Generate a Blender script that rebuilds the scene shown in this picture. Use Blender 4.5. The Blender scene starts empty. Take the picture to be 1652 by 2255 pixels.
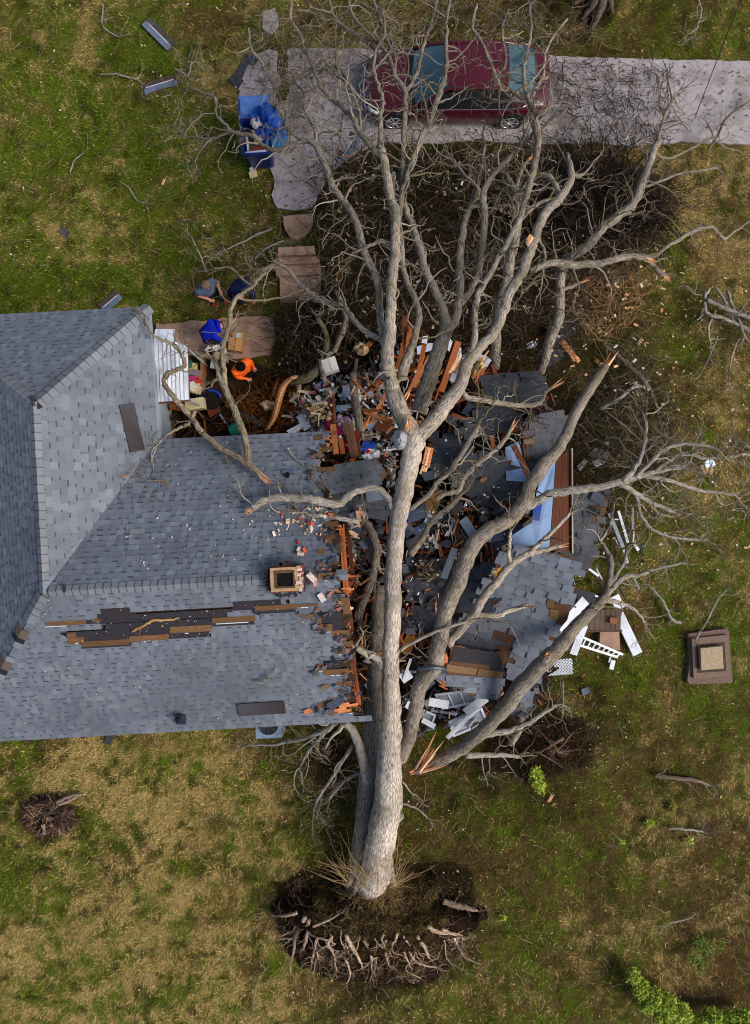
import bpy, bmesh, math, random
import numpy as np
from mathutils import Vector, Matrix, Quaternion
random.seed(7); RNG = np.random.default_rng(7)
SC = bpy.context.scene; COL = SC.collection
R = math.radians
# ------------------------------------------------------------------ camera, sky, sun
CH = 19.5                                   # drone height, metres
cam = bpy.data.cameras.new('drone_camera'); cam.sensor_fit = 'VERTICAL'; cam.sensor_height = 24
cam.lens = 24*CH/28.7; cam.clip_end = 600
co = bpy.data.objects.new('drone_camera', cam); COL.objects.link(co); co.location = (0, 0, CH); SC.camera = co
wd = bpy.data.worlds.new('World'); SC.world = wd; wd.use_nodes = True
nt = wd.node_tree; sky = nt.nodes.new('ShaderNodeTexSky'); sky.sky_type = 'NISHITA'; sky.sun_disc = False
SUN_EL, SUN_AZ = R(41), R(108)              # azimuth clockwise from +Y
sky.sun_elevation = SUN_EL; sky.sun_rotation = SUN_AZ; sky.air_density = 1.0; sky.dust_density = 2.0
bg = nt.nodes['Background']; bg.inputs[1].default_value = 0.058; nt.links.new(sky.outputs[0], bg.inputs[0])
sl = bpy.data.lights.new('sun', 'SUN'); sl.energy = 1.5; sl.angle = R(34); sl.color = (1, .96, .9)
so = bpy.data.objects.new('sun', sl); COL.objects.link(so)
sd = Vector((math.sin(SUN_AZ)*math.cos(SUN_EL), math.cos(SUN_AZ)*math.cos(SUN_EL), math.sin(SUN_EL)))
so.rotation_euler = sd.to_track_quat('Z', 'Y').to_euler(); so.location = sd*40
SC.view_settings.view_transform = 'Standard'; SC.view_settings.look = 'None'; SC.view_settings.gamma = 1
SC.view_settings.exposure = 1.1
SC.render.engine = 'CYCLES'; SC.cycles.filter_width = 1.0; SC.cycles.max_bounces = 8
# ------------------------------------------------------------------ helpers
KK = 28.7/2255/CH
def W(u, v, z=0.0):                         # plan survey coordinate (ground grid seen from the drone) -> world
    f = (CH-z)*KK
    return Vector(((u-826)*f, (1127.5-v)*f, z))
def UV(p):
    f = (CH-p[2])*KK
    return (p[0]/f+826, 1127.5-p[1]/f)
GS = KK*CH
def lin(r, g, b):
    return tuple(((c/255+.055)/1.055)**2.4 if c > 10 else c/255/12.92 for c in (r, g, b))
def rr(a, b): return random.uniform(a, b)
def hash2(ix, iy, s):
    h = (ix.astype(np.int64)*374761393 + iy.astype(np.int64)*668265263 + s*974711) & 0x7fffffff
    h = ((h ^ (h >> 13))*1274126177) & 0x7fffffff
    h = (h ^ (h >> 16)) & 0xffff
    return h/65535.0
def vnoise(x, y, s=0):
    ix, iy = np.floor(x), np.floor(y); fx, fy = x-ix, y-iy
    fx = fx*fx*(3-2*fx); fy = fy*fy*(3-2*fy)
    a, b = hash2(ix, iy, s), hash2(ix+1, iy, s); c, d = hash2(ix, iy+1, s), hash2(ix+1, iy+1, s)
    return (a*(1-fx)+b*fx)*(1-fy)+(c*(1-fx)+d*fx)*fy
def fbm(x, y, s=0, o=4):
    t = 0; a = .5; n = 0
    for i in range(o):
        t = t+a*vnoise(x, y, s+i*17); n += a; a *= .55; x = x*2.03+3.1; y = y*2.03-1.7
    return t/n
def inpoly(x, y, poly):
    x = np.asarray(x, float); y = np.asarray(y, float); ins = np.zeros(x.shape, bool); n = len(poly)
    for i in range(n):
        x1, y1 = poly[i][:2]; x2, y2 = poly[(i+1) % n][:2]
        if y1 == y2: continue
        c = ((y1 > y) != (y2 > y)) & (x < (x2-x1)*(y-y1)/(y2-y1)+x1)
        ins ^= c
    return ins
def clip2(sub, poly):                       # Sutherland-Hodgman, poly convex and counter-clockwise
    out = list(sub)
    for i in range(len(poly)):
        a, b = poly[i], poly[(i+1) % len(poly)]; inp = out; out = []
        if not inp: break
        def sd_(p): return (b[0]-a[0])*(p[1]-a[1])-(b[1]-a[1])*(p[0]-a[0])
        for j in range(len(inp)):
            p, q = inp[j-1], inp[j]; sp, sq = sd_(p), sd_(q)
            if (sp >= 0) != (sq >= 0):
                t = sp/(sp-sq); out.append((p[0]+(q[0]-p[0])*t, p[1]+(q[1]-p[1])*t))
            if sq >= 0: out.append(q)
    return out
class G:
    """collects faces and links them as ONE mesh object"""
    def __init__(s): s.v = []; s.f = []; s.c = []; s.m = []; s.uv = []; s.hasuv = False
    def add(s, vs, fs, col=(.5, .5, .5), m=0, uvs=None):
        o = len(s.v); s.v.extend([tuple(p) for p in vs])
        for i, f in enumerate(fs):
            s.f.append(tuple(k+o for k in f)); s.c.append(col); s.m.append(m)
            s.uv.append(uvs[i] if uvs else None)
        if uvs: s.hasuv = True
    def box(s, M, sx, sy, sz, col=(.5, .5, .5), m=0, taper=1.0):
        vs = [M @ Vector((x*sx/2*(taper if z > 0 else 1), y*sy/2*(taper if z > 0 else 1), z*sz/2)) for z in (-1, 1) for x, y in ((-1, -1), (1, -1), (1, 1), (-1, 1))]
        s.add(vs, [(3, 2, 1, 0), (4, 5, 6, 7), (0, 1, 5, 4), (1, 2, 6, 5), (2, 3, 7, 6), (3, 0, 4, 7)], col, m)
    def prism(s, top, th, col=(.5, .5, .5), m=0, down=Vector((0, 0, -1))):
        n = len(top); top = [Vector(p) for p in top]
        nrm = Vector((0, 0, 0))
        for i in range(n): nrm += top[i].cross(top[(i+1) % n])
        if nrm.dot(down) > 0: top = top[::-1]
        bot = [p+down*th for p in top]
        s.add(top+bot, [tuple(range(n)), tuple(range(2*n-1, n-1, -1))]+[(i, i+n, (i+1) % n+n, (i+1) % n) for i in range(n)], col, m)
    def tube(s, pts, rad, sides=8, col=(.5, .5, .5), m=0, cap=True, uv=False, rough=0.0, seed=0):
        pts = [Vector(p) for p in pts]; n = len(pts)
        t0 = (pts[1]-pts[0]).normalized(); ref = t0.orthogonal().normalized(); vs = []; L = 0; Ls = []
        for i in range(n):
            t = (pts[min(i+1, n-1)]-pts[max(i-1, 0)])
            if t.length < 1e-7: t = t0
            t.normalize(); ref = (ref-t*ref.dot(t)).normalized(); bi = t.cross(ref)
            if i: L += (pts[i]-pts[i-1]).length
            Ls.append(L)
            for k in range(sides):
                a = 2*math.pi*k/sides; r = rad[i]
                if rough:
                    fu = k*1.0; r *= 1+rough*(hs(k % sides, int(L*1.6+seed), seed)-.5)*1.1+rough*(hs(k % sides, int(L*6), seed+5)-.5)*.9
                vs.append(pts[i]+(ref*math.cos(a)+bi*math.sin(a))*r)
        fs = []; us = []
        for i in range(n-1):
            c = 2*math.pi*sum(rad)/n
            for k in range(sides):
                k2 = (k+1) % sides
                fs.append((i*sides+k, i*sides+k2, (i+1)*sides+k2, (i+1)*sides+k))
                if uv: us.append(((k/sides*c, Ls[i]), ((k+1)/sides*c, Ls[i]), ((k+1)/sides*c, Ls[i+1]), (k/sides*c, Ls[i+1])))
        if cap and sides > 3:
            fs.append(tuple(range(sides-1, -1, -1))); fs.append(tuple((n-1)*sides+k for k in range(sides)))
            if uv: us += [tuple((0, 0) for _ in range(sides))]*2
        s.add(vs, fs, col, m, us if uv else None)
    def mesh(s, name, mats, smooth=False):
        me = bpy.data.meshes.new(name); me.from_pydata(s.v, [], s.f)
        for x in (mats if isinstance(mats, (list, tuple)) else [mats]): me.materials.append(x)
        me.polygons.foreach_set('material_index', s.m)
        if smooth: me.polygons.foreach_set('use_smooth', [True]*len(s.f))
        a = me.attributes.new('col', 'FLOAT_COLOR', 'FACE')
        a.data.foreach_set('color', [k for c in s.c for k in (c[0], c[1], c[2], 1)])
        if s.hasuv:
            ul = me.uv_layers.new(name='UVMap'); buf = []
            for f, u in zip(s.f, s.uv):
                for k in range(len(f)): buf += (u[k] if u else (0, 0))
            ul.data.foreach_set('uv', buf)
        me.validate(); me.update(); return me
    def build(s, name, mats, parent=None, smooth=False):
        o = bpy.data.objects.new(name, s.mesh(name, mats, smooth)); COL.objects.link(o)
        if parent: o.parent = parent
        return o
def hs(a, b, c):
    h = (a*374761393+b*668265263+c*974711) & 0x7fffffff; h = ((h ^ (h >> 13))*1274126177) & 0x7fffffff
    return ((h ^ (h >> 16)) & 0xffff)/65535
def tag(o, label=None, cat=None, group=None, kind=None):
    if label: o['label'] = label
    if cat: o['category'] = cat
    if group: o['group'] = group
    if kind or cat: o['kind'] = kind or 'thing'
    return o
def thing(name, label, cat, loc=(0, 0, 0), group=None, rz=0):
    o = bpy.data.objects.new(name, None); COL.objects.link(o); o.location = loc; o.rotation_euler = (0, 0, rz)
    o.empty_display_size = .1
    # parts are given in world coordinates; the caller uses child() to compensate for the base
    return tag(o, label, cat, group)
def under(o, root):                         # parent o (built in world coordinates) without moving it
    o.parent = root; o.matrix_parent_inverse = Matrix.Translation(root.location).inverted() if not any(root.rotation_euler) else (Matrix.Translation(root.location) @ root.rotation_euler.to_matrix().to_4x4()).inverted()
    return o
def frame(a, b, up=Vector((0, 0, 1))):      # matrix at the middle of a-b with x along it
    a = Vector(a); b = Vector(b); x = (b-a).normalized(); y = up.cross(x)
    if y.length < 1e-4: y = Vector((0, 1, 0))
    y.normalize(); z = x.cross(y); M = Matrix((x, y, z)).transposed().to_4x4(); M.translation = (a+b)/2
    return M
# ------------------------------------------------------------------ materials
def mat(name, base=None, rough=.8, spec=.3, var=.25, scale=6, bump=.0, bscale=40, metal=0, trans=0, coat=0, dirt=None, dirt_scale=1.5, dirt_amt=.5, detail=6, stretch=None):
    m = bpy.data.materials.new(name); m.use_nodes = True; n = m.node_tree; N = n.nodes; L = n.links
    b = N['Principled BSDF']; b.inputs['Roughness'].default_value = rough; b.inputs['Specular IOR Level'].default_value = spec
    b.inputs['Metallic'].default_value = metal; b.inputs['Coat Weight'].default_value = coat; b.inputs['Transmission Weight'].default_value = trans
    geo = N.new('ShaderNodeNewGeometry'); vec = geo.outputs['Position']
    if stretch:
        tc = N.new('ShaderNodeTexCoord'); mp = N.new('ShaderNodeMapping'); mp.inputs['Scale'].default_value = stretch
        L.new(tc.outputs['UV' if stretch[2] == 1.0 else 'Object'], mp.inputs[0]); vec = mp.outputs[0]
    if base is None:
        at = N.new('ShaderNodeAttribute'); at.attribute_name = 'col'; csrc = at.outputs['Color']
    else:
        rg = N.new('ShaderNodeRGB'); rg.outputs[0].default_value = (*base, 1); csrc = rg.outputs[0]
    nz = N.new('ShaderNodeTexNoise'); nz.inputs['Scale'].default_value = scale; nz.inputs['Detail'].default_value = detail; nz.inputs['Roughness'].default_value = .65
    L.new(vec, nz.inputs['Vector'])
    mr = N.new('ShaderNodeMapRange'); mr.inputs[1].default_value = .25; mr.inputs[2].default_value = .75; mr.inputs[3].default_value = 1-var; mr.inputs[4].default_value = 1+var
    L.new(nz.outputs[0], mr.inputs[0])
    mx = N.new('ShaderNodeMix'); mx.data_type = 'RGBA'; mx.blend_type = 'MULTIPLY'; mx.inputs[0].default_value = 1
    L.new(csrc, mx.inputs[6]); L.new(mr.outputs[0], mx.inputs[7]); out = mx.outputs[2]
    if dirt:
        n2 = N.new('ShaderNodeTexNoise'); n2.inputs['Scale'].default_value = dirt_scale; n2.inputs['Detail'].default_value = 8; L.new(geo.outputs['Position'], n2.inputs['Vector'])
        r2 = N.new('ShaderNodeMapRange'); r2.inputs[1].default_value = .48; r2.inputs[2].default_value = .68; r2.inputs[3].default_value = 0; r2.inputs[4].default_value = dirt_amt
        L.new(n2.outputs[0], r2.inputs[0]); m2 = N.new('ShaderNodeMix'); m2.data_type = 'RGBA'
        L.new(r2.outputs[0], m2.inputs[0]); L.new(out, m2.inputs[6]); m2.inputs[7].default_value = (*dirt, 1); out = m2.outputs[2]
    L.new(out, b.inputs['Base Color'])
    if bump:
        n3 = N.new('ShaderNodeTexNoise'); n3.inputs['Scale'].default_value = bscale; n3.inputs['Detail'].default_value = 6; L.new(vec, n3.inputs['Vector'])
        bp = N.new('ShaderNodeBump'); bp.inputs['Strength'].default_value = bump; bp.inputs['Distance'].default_value = .02
        L.new(n3.outputs[0], bp.inputs['Height']); L.new(bp.outputs[0], b.inputs['Normal'])
    return m
def bark_mat(name, dark, light, lichen, lic_amt=.5, rough=.9):
    m = bpy.data.materials.new(name); m.use_nodes = True; n = m.node_tree; N = n.nodes; L = n.links; b = N['Principled BSDF']
    b.inputs['Roughness'].default_value = rough; b.inputs['Specular IOR Level'].default_value = .15
    tc = N.new('ShaderNodeTexCoord'); mp = N.new('ShaderNodeMapping'); mp.inputs['Scale'].default_value = (40, 6.5, 1); L.new(tc.outputs['UV'], mp.inputs[0])
    nz = N.new('ShaderNodeTexNoise'); nz.inputs['Scale'].default_value = 1; nz.inputs['Detail'].default_value = 8; nz.inputs['Roughness'].default_value = .68; nz.inputs['Distortion'].default_value = .15
    L.new(mp.outputs[0], nz.inputs['Vector'])
    cr = N.new('ShaderNodeValToRGB'); cr.color_ramp.elements[0].position = .34; cr.color_ramp.elements[0].color = (*dark, 1)
    cr.color_ramp.elements[1].position = .62; cr.color_ramp.elements[1].color = (*light, 1); L.new(nz.outputs[0], cr.inputs[0])
    geo = N.new('ShaderNodeNewGeometry'); n2 = N.new('ShaderNodeTexNoise'); n2.inputs['Scale'].default_value = 2.6; n2.inputs['Detail'].default_value = 5
    L.new(geo.outputs['Position'], n2.inputs['Vector']); r2 = N.new('ShaderNodeMapRange'); r2.inputs[1].default_value = .48; r2.inputs[2].default_value = .7; r2.inputs[3].default_value = 0; r2.inputs[4].default_value = lic_amt
    L.new(n2.outputs[0], r2.inputs[0]); mx = N.new('ShaderNodeMix'); mx.data_type = 'RGBA'; L.new(r2.outputs[0], mx.inputs[0]); L.new(cr.outputs[0], mx.inputs[6]); mx.inputs[7].default_value = (*lichen, 1)
    at = N.new('ShaderNodeAttribute'); at.attribute_name = 'col'
    ml = N.new('ShaderNodeMix'); ml.data_type = 'RGBA'; ml.blend_type = 'MULTIPLY'; ml.inputs[0].default_value = 1
    sc = N.new('ShaderNodeMix'); sc.data_type = 'RGBA'; sc.blend_type = 'ADD'; sc.inputs[0].default_value = 1
    L.new(at.outputs['Color'], sc.inputs[6]); L.new(at.outputs['Color'], sc.inputs[7])
    n4 = N.new('ShaderNodeTexNoise'); n4.inputs['Scale'].default_value = 1.1; n4.inputs['Detail'].default_value = 7; L.new(geo.outputs['Position'], n4.inputs['Vector'])
    r4 = N.new('ShaderNodeMapRange'); r4.inputs[1].default_value = .3; r4.inputs[2].default_value = .7; r4.inputs[3].default_value = .58; r4.inputs[4].default_value = 1.22; L.new(n4.outputs[0], r4.inputs[0])
    m4 = N.new('ShaderNodeMix'); m4.data_type = 'RGBA'; m4.blend_type = 'MULTIPLY'; m4.inputs[0].default_value = 1; L.new(mx.outputs[2], m4.inputs[6]); L.new(r4.outputs[0], m4.inputs[7]); mx = m4
    L.new(mx.outputs[2], ml.inputs[6]); L.new(sc.outputs[2], ml.inputs[7]); L.new(ml.outputs[2], b.inputs['Base Color'])
    bp = N.new('ShaderNodeBump'); bp.inputs['Strength'].default_value = .9; bp.inputs['Distance'].default_value = .035
    L.new(nz.outputs[0], bp.inputs['Height']); L.new(bp.outputs[0], b.inputs['Normal'])
    return m
M_ground = mat('lawn_soil', None, .95, .05, .55, 9, .8, 30)
M_blade = mat('grass_blades', None, .75, .15, .0, 5)
M_conc = mat('driveway_concrete', lin(168, 158, 157), .9, .2, .24, 9, .4, 60, dirt=lin(112, 97, 90), dirt_scale=2.1, dirt_amt=.6)
M_conc2 = mat('brown_concrete', lin(172, 138, 116), .9, .2, .2, 4, .3, 50, dirt=lin(84, 62, 50), dirt_scale=2.2, dirt_amt=.6)
M_soil = mat('dark_soil', None, .95, .05, .6, 12, 1, 25)
M_shing = mat('asphalt_shingle', None, .62, .45, .20, 45, .45, 220, dirt=lin(76, 78, 88), dirt_scale=.45, dirt_amt=.5)
M_felt = mat('roofing_felt', lin(50, 46, 50), .85, .25, .25, 8, .2, 80)
M_wood = mat('raw_lumber', None, .75, .25, .35, 1, .4, 3, stretch=(3, 40, 40))
M_paint = mat('painted_surface', None, .5, .4, .1, 4, .05, 30, dirt=lin(120, 110, 100), dirt_scale=2.5, dirt_amt=.25)
M_cloth = mat('cloth', None, .9, .1, .25, 12, .3, 60)
M_plast = mat('plastic', None, .4, .5, .08, 5)
M_stone = mat('masonry', None, .9, .2, .3, 14, .6, 40)
M_metal = mat('metal', None, .3, .5, .08, 8, metal=.9)
M_black = mat('dark_interior', (.012, .01, .009), .95, .05, .4, 5)
M_bark = bark_mat('bark', lin(66, 54, 44), lin(200, 188, 174), lin(128, 120, 84), .5)
M_twig = mat('twig_bark', None, .9, .1, .3, 5)
M_split = mat('split_wood', None, .7, .2, .3, 1, .5, 3, stretch=(2, 30, 30))
M_leaf = mat('leaf', None, .6, .3, .25, 20)
M_skin = mat('person_surface', None, .85, .12, .26, 14, .8, 16)
# ------------------------------------------------------------------ ground and lawn
CP = [(60,60,.5,.4,.1,0),(100,250,.2,.7,.1,0),(250,350,.15,.85,0,0),(60,450,.4,.55,.05,0),(350,520,.2,.75,.05,0),(100,600,.25,.7,.05,0),(420,250,.3,.5,.2,0),(450,450,.25,.6,.15,0),(330,60,.2,.6,.2,0),
(560,60,.3,.3,.4,0),(740,70,.2,.45,.35,0),(1000,60,.25,.2,.5,.1),(1350,80,.05,.15,.6,.2),(1500,80,.1,.4,.45,.05),(1620,60,.15,.55,.3,0),(1560,370,.75,.05,.2,0),(1300,330,.15,.1,.6,.15),(1000,450,0,.05,.15,.8),(1200,450,0,.02,.18,.8),(1350,430,.05,.05,.3,.6),(1000,620,0,.05,.15,.8),(850,560,0,.1,.2,.7),
(1450,520,.3,.15,.5,.05),(1600,600,.55,.3,.15,0),(1500,800,.5,.4,.1,0),(1450,900,.2,.3,.45,.05),(1400,750,.1,.25,.5,.15),(1320,900,0,.3,.2,.5),(1320,1050,.0,.3,.2,.5),(1550,1000,.5,.15,.35,0),(1450,1250,.2,.4,.4,0),(1600,1300,.3,.5,.2,0),(1450,1500,.15,.4,.45,0),(1330,1550,.2,.35,.4,.05),
(1500,1700,.4,.1,.5,0),(1600,1560,.2,.7,.1,0),(1600,1850,.3,.05,.65,0),(1350,1850,.1,.4,.5,0),(1100,1800,.15,.2,.6,.05),(1200,1680,0,.1,.4,.5),(1080,1720,0,.15,.4,.45),(1200,1950,.05,.6,.35,0),(1400,2050,.5,.1,.4,0),(1150,2200,.2,.6,.2,0),(1600,2150,.35,.05,.6,0),(1000,2230,.3,.2,.5,0),(750,2200,.25,.3,.45,0),(560,2100,.4,.45,.15,0),
(600,1850,.35,.4,.25,0),(500,1750,.55,.35,.1,0),(200,1680,.85,.1,.05,0),(40,1760,.2,.55,.05,.2),(120,1850,.2,.5,.1,.2),(350,1950,.75,.2,.05,0),(100,2000,.5,.5,0,0),(250,2150,.55,.4,.05,0),(450,2150,.45,.5,.05,0),(700,1720,.1,.25,.45,.2),(950,1780,.05,.25,.45,.25),(620,1930,.1,.1,.4,.4),(830,2130,0,0,.2,.8),
(620,620,.1,.4,.4,.1),(480,660,.2,.5,.25,.05),(300,655,.35,.45,.2,0),(760,700,0,.15,.35,.5),(570,830,.1,.05,.5,.35),(720,560,0,.3,.4,.3),(620,130,.4,.1,.5,0),(900,700,0,0,.2,.8),(1280,650,.05,.1,.45,.4)]
PAL = np.array([lin(179,151,92), lin(86,104,16), lin(90,68,36), lin(28,21,13)])
SOILS = [([(598,1935),(660,1912),(800,1905),(1000,1888),(1052,1920),(1052,2010),(1010,2110),(900,2185),(820,2192),(690,2145),(618,2080)], .93), ([(740,340),(900,330),(1100,345),(1300,340),(1440,390),(1470,470),(1410,560),(1330,620),(1300,720),(1250,820),(1290,900),(1330,1080),(1260,1100),(1200,840),(860,760),(740,830),(640,800),(620,690),(720,620),(690,560),(720,500),(710,420)], .85), ([(1090,1590),(1290,1580),(1310,1680),(1200,1720),(1060,1700)], .8), ([(700,1610),(870,1630),(850,1850),(770,1850),(720,1700)], .6), ([(60,1770),(100,1745),(160,1770),(155,1830),(90,1850),(50,1820)], .85), ([(1290,45),(1260,-30),(1360,-30),(1340,60)], .8)]
def lawn_weights(x, y):
    u = x/GS+826; v = 1127.5-y/GS
    wu = u+(fbm(x*.5, y*.5, 91)-.5)*240; wv = v+(fbm(x*.5, y*.5, 77)-.5)*240
    acc = np.zeros((len(x), 4)); tot = np.zeros(len(x))
    for c in CP:
        w = np.exp(-((wu-c[0])**2+(wv-c[1])**2)/(2*95**2))+1e-9/(1+((wu-c[0])**2+(wv-c[1])**2)/1e4)
        acc += w[:, None]*np.array(c[2:]); tot += w
    wt = acc/tot[:, None]
    sm = lambda a, b, t: np.clip((t-a)/(b-a), 0, 1)
    ul = sm(720, 520, u)*sm(760, 600, v); ll = sm(900, 600, u)*sm(1550, 1700, v); lr = sm(900, 1150, u)*sm(1350, 1600, v)
    wt = wt*np.stack([.62-.20*ul+.44*ll-.14*lr, 1.05+.12*ul-.06*ll-.15*lr, 1.05-.25*ul+.45*lr, 1+.5*lr+ll*0], 1)
    n = np.stack([fbm(x*1.1, y*1.1, s, 5) for s in (3, 31, 59, 83)], 1)
    n2 = np.stack([fbm(x*4.5, y*4.5, s, 3) for s in (13, 41, 69, 93)], 1)
    wt = (wt+.02)*np.exp((n-.5)*5.2+(n2-.5)*4.6)
    wt = wt/wt.sum(1)[:, None]
    dk = np.clip((fbm(x*3.3, y*3.3, 301, 4)-.60)*9, 0, 1)*.8; wt = wt*(1-dk[:, None])+dk[:, None]*np.array([0, .35, .15, .5])
    wu2 = u+(fbm(x*1.6, y*1.6, 191)-.5)*60; wv2 = v+(fbm(x*1.6, y*1.6, 177)-.5)*60
    for poly, amt in SOILS:
        k = inpoly(wu2, wv2, poly)*amt
        wt = wt*(1-k[:, None])+k[:, None]*np.array([.04, .05, .36, .55] if amt == .85 else [0, .03, .12, .85])
    return wt
xs = np.concatenate([np.linspace(-150, -21, 30), np.linspace(-20, 20, 290), np.linspace(21, 150, 30)])
ys = np.concatenate([np.linspace(-150, -24, 30), np.linspace(-23, 23, 330), np.linspace(24, 150, 30)])
X, Y = np.meshgrid(xs, ys, indexing='ij'); gx, gy = X.ravel(), Y.ravel()
ROOT = W(825, 2010); STUMP = W(105, 1795); HOLE2 = W(1230, 1650)
def ground_z(x, y):
    z = (fbm(x*.8, y*.8, 5)-.5)*.10
    def bowl(c, rx, ry, d): return -d*np.clip(1-((x-c[0])/rx)**2-((y-c[1])/ry)**2, 0, 1)
    z = z+bowl(W(825, 2085), 3.0, 1.5, .5)+bowl(STUMP, .9, .7, .3)
    flat = np.clip((np.maximum(np.abs(x)-14, np.abs(y)-18))/3, 0, 1)
    return z*(1-flat)-.03
gz = ground_z(gx, gy)
nx, ny = len(xs), len(ys)
idx = np.arange(nx*ny).reshape(nx, ny)
fc = np.stack([idx[:-1, :-1], idx[1:, :-1], idx[1:, 1:], idx[:-1, 1:]], -1).reshape(-1, 4)
def np_mesh(name, V, F, colP, m, smooth=False):
    me = bpy.data.meshes.new(name); nv, nf, k = len(V), len(F), F.shape[1]
    me.vertices.add(nv); me.vertices.foreach_set('co', V.astype(np.float32).ravel())
    me.loops.add(nf*k); me.loops.foreach_set('vertex_index', F.astype(np.int32).ravel())
    me.polygons.add(nf); me.polygons.foreach_set('loop_start', np.arange(0, nf*k, k, dtype=np.int32))
    me.polygons.foreach_set('loop_total', np.full(nf, k, np.int32))
    if smooth: me.polygons.foreach_set('use_smooth', np.ones(nf, bool))
    me.materials.append(m); me.update(calc_edges=True)
    a = me.attributes.new('col', 'FLOAT_COLOR', 'POINT')
    a.data.foreach_set('color', np.concatenate([colP, np.ones((nv, 1))], 1).astype(np.float32).ravel())
    return me
wt = lawn_weights(gx, gy); gc = (wt @ PAL)*.6
ground = bpy.data.objects.new('ground', np_mesh('ground', np.stack([gx, gy, gz], 1), fc, gc, M_ground, True)); COL.objects.link(ground); tag(ground, kind='structure')
# paved shapes (view coordinates)
DRIVE = [(632,108),(720,106),(800,108),(1000,116),(1200,122),(1420,130),(1652,135),(1800,138),(1800,322),(1652,317),(1500,312),(1400,320),(1300,314),(1180,318),(1060,308),(940,316),(850,312),(800,330),(760,352),(738,372),(712,385),(716,402),(700,430),(694,446),(688,458),(650,462),(612,456),(598,430),(606,400),(596,372),(560,345),(540,320),(530,262),(525,190),(545,150),(560,122),(590,108),(612,112),(610,150),(618,178),(606,210),(624,236),(640,200),(636,160)]
STRIP = [(578,22),(606,18),(612,52),(600,74),(576,62)]
PATIO = [(345,712),(420,708),(505,700),(600,697),(606,740),(596,784),(500,792),(440,788),(350,760)]
HOUSE = [(-300,700),(325,690),(335,960),(725,965),(820,1575),(1180,1570),(1260,1200),(1250,960),(1200,840),(900,820),(730,900),(725,965),(820,1590),(0,1615),(-300,1625)]
HOUSE_FP = [(-300,720),(318,705),(340,890),(360,955),(740,950),(880,820),(1180,840),(1240,960),(1240,1230),(1180,1560),(820,1570),(-300,1600)]
PIT = [(345,880),(420,870),(470,790),(560,800),(640,830),(740,900),(730,965),(350,965)]
STEPS = [(605,535),(712,535),(712,668),(605,668)]
def slab(name, poly, z, th, m, jag=0):
    pts = []
    n = len(poly)
    for i in range(n):
        a, b = Vector(poly[i]), Vector(poly[(i+1) % n]); d = b-a; k = max(1, int(d.length/14)) if jag else 1
        for j in range(k):
            p = a+d*(j/k)
            if jag: p += Vector((rr(-jag, jag), rr(-jag, jag)))
            pts.append(W(p.x, p.y, z))
    g = G(); g.prism(pts, th, (.5, .5, .5)); o = g.build(name, m); return tag(o, kind='structure')
slab('driveway', DRIVE, .035, .12, M_conc, 1.8)
slab('path', STRIP, .03, .1, M_conc, 3)
patio = slab('patio', PATIO, .08, .2, M_conc2, 3)
# grass blades: one mass
def grass(n, ex, seed, lo, hi, straw_only=False):
    rng = np.random.default_rng(seed)
    x = np.clip(rng.uniform(-11.2, 11.2, n), -20, 20); y = rng.uniform(-15.0, 15.0, n); no_ = n//7; x[:no_] = rng.uniform(-16, 16, no_); y[:no_] = rng.uniform(-19, 19, no_)
    u = x/GS+826; v = 1127.5-y/GS; keep = np.ones(n, bool)
    ju = u+rng.normal(0, 4.5, n)+(fbm(x*2, y*2, 411)-.5)*22; jv = v+rng.normal(0, 4.5, n)+(fbm(x*2, y*2, 433)-.5)*22
    for p in ex: keep &= ~(inpoly(ju, jv, p) if p is DRIVE or p is PATIO or p is STRIP else inpoly(u, v, p))
    x, y, u, v = x[keep], y[keep], u[keep], v[keep]; n = len(x)
    wt = lawn_weights(x, y)
    thin = rng.random(n) < np.clip(1.0-wt[:, 3]*.85-wt[:, 2]*.25, .05, 1); x, y, wt = x[thin], y[thin], wt[thin]; n = len(x)
    w2 = wt**1.3; cs = np.cumsum(w2/w2.sum(1)[:, None], 1); kind = (rng.random(n)[:, None] > cs).sum(1).clip(0, 3)
    col = PAL[kind]*np.exp((rng.normal(0, 1, (n, 1))*np.where(kind == 0, .30, .45)[:, None]))*rng.uniform(.9, 1.12, (n, 3))
    L = rng.uniform(lo, hi, n)*(1+.25*(kind == 0)); wd_ = rng.uniform(.007, .016, n); az = rng.uniform(0, 2*math.pi, n)
    az = az*.6+ (fbm(x*.9, y*.9, 21)*12)*.4
    dx, dy = np.cos(az), np.sin(az); tilt = rng.uniform(.15, 1.0, n)
    z0 = ground_z(x, y)
    b = np.stack([x, y, z0-.005], 1); s = np.stack([-dy*wd_/2, dx*wd_/2, np.zeros(n)], 1)
    mid = b+np.stack([dx*L*.5*np.cos(tilt), dy*L*.5*np.cos(tilt), L*.5*np.sin(tilt)], 1)
    tip = b+np.stack([dx*L*np.cos(tilt*.6), dy*L*np.cos(tilt*.6), L*.72*np.sin(tilt)], 1)
    V = np.stack([b-s, b+s, mid+s*.8, mid-s*.8, tip], 1).reshape(-1, 3); o = np.arange(n)[:, None]*5
    F = np.concatenate([o+np.array([0, 1, 2]), o+np.array([0, 2, 3]), o+np.array([3, 2, 4])])
    return V, F, np.repeat(col, 5, 0)
V, F, C = grass(700000, [DRIVE, HOUSE_FP, PATIO, PIT, STEPS, STRIP], 3, .04, .115)
go = bpy.data.objects.new('grass', np_mesh('grass', V, F, C, M_blade)); COL.objects.link(go); tag(go, 'patchy green and straw coloured lawn grass', 'grass', kind='stuff')
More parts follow.
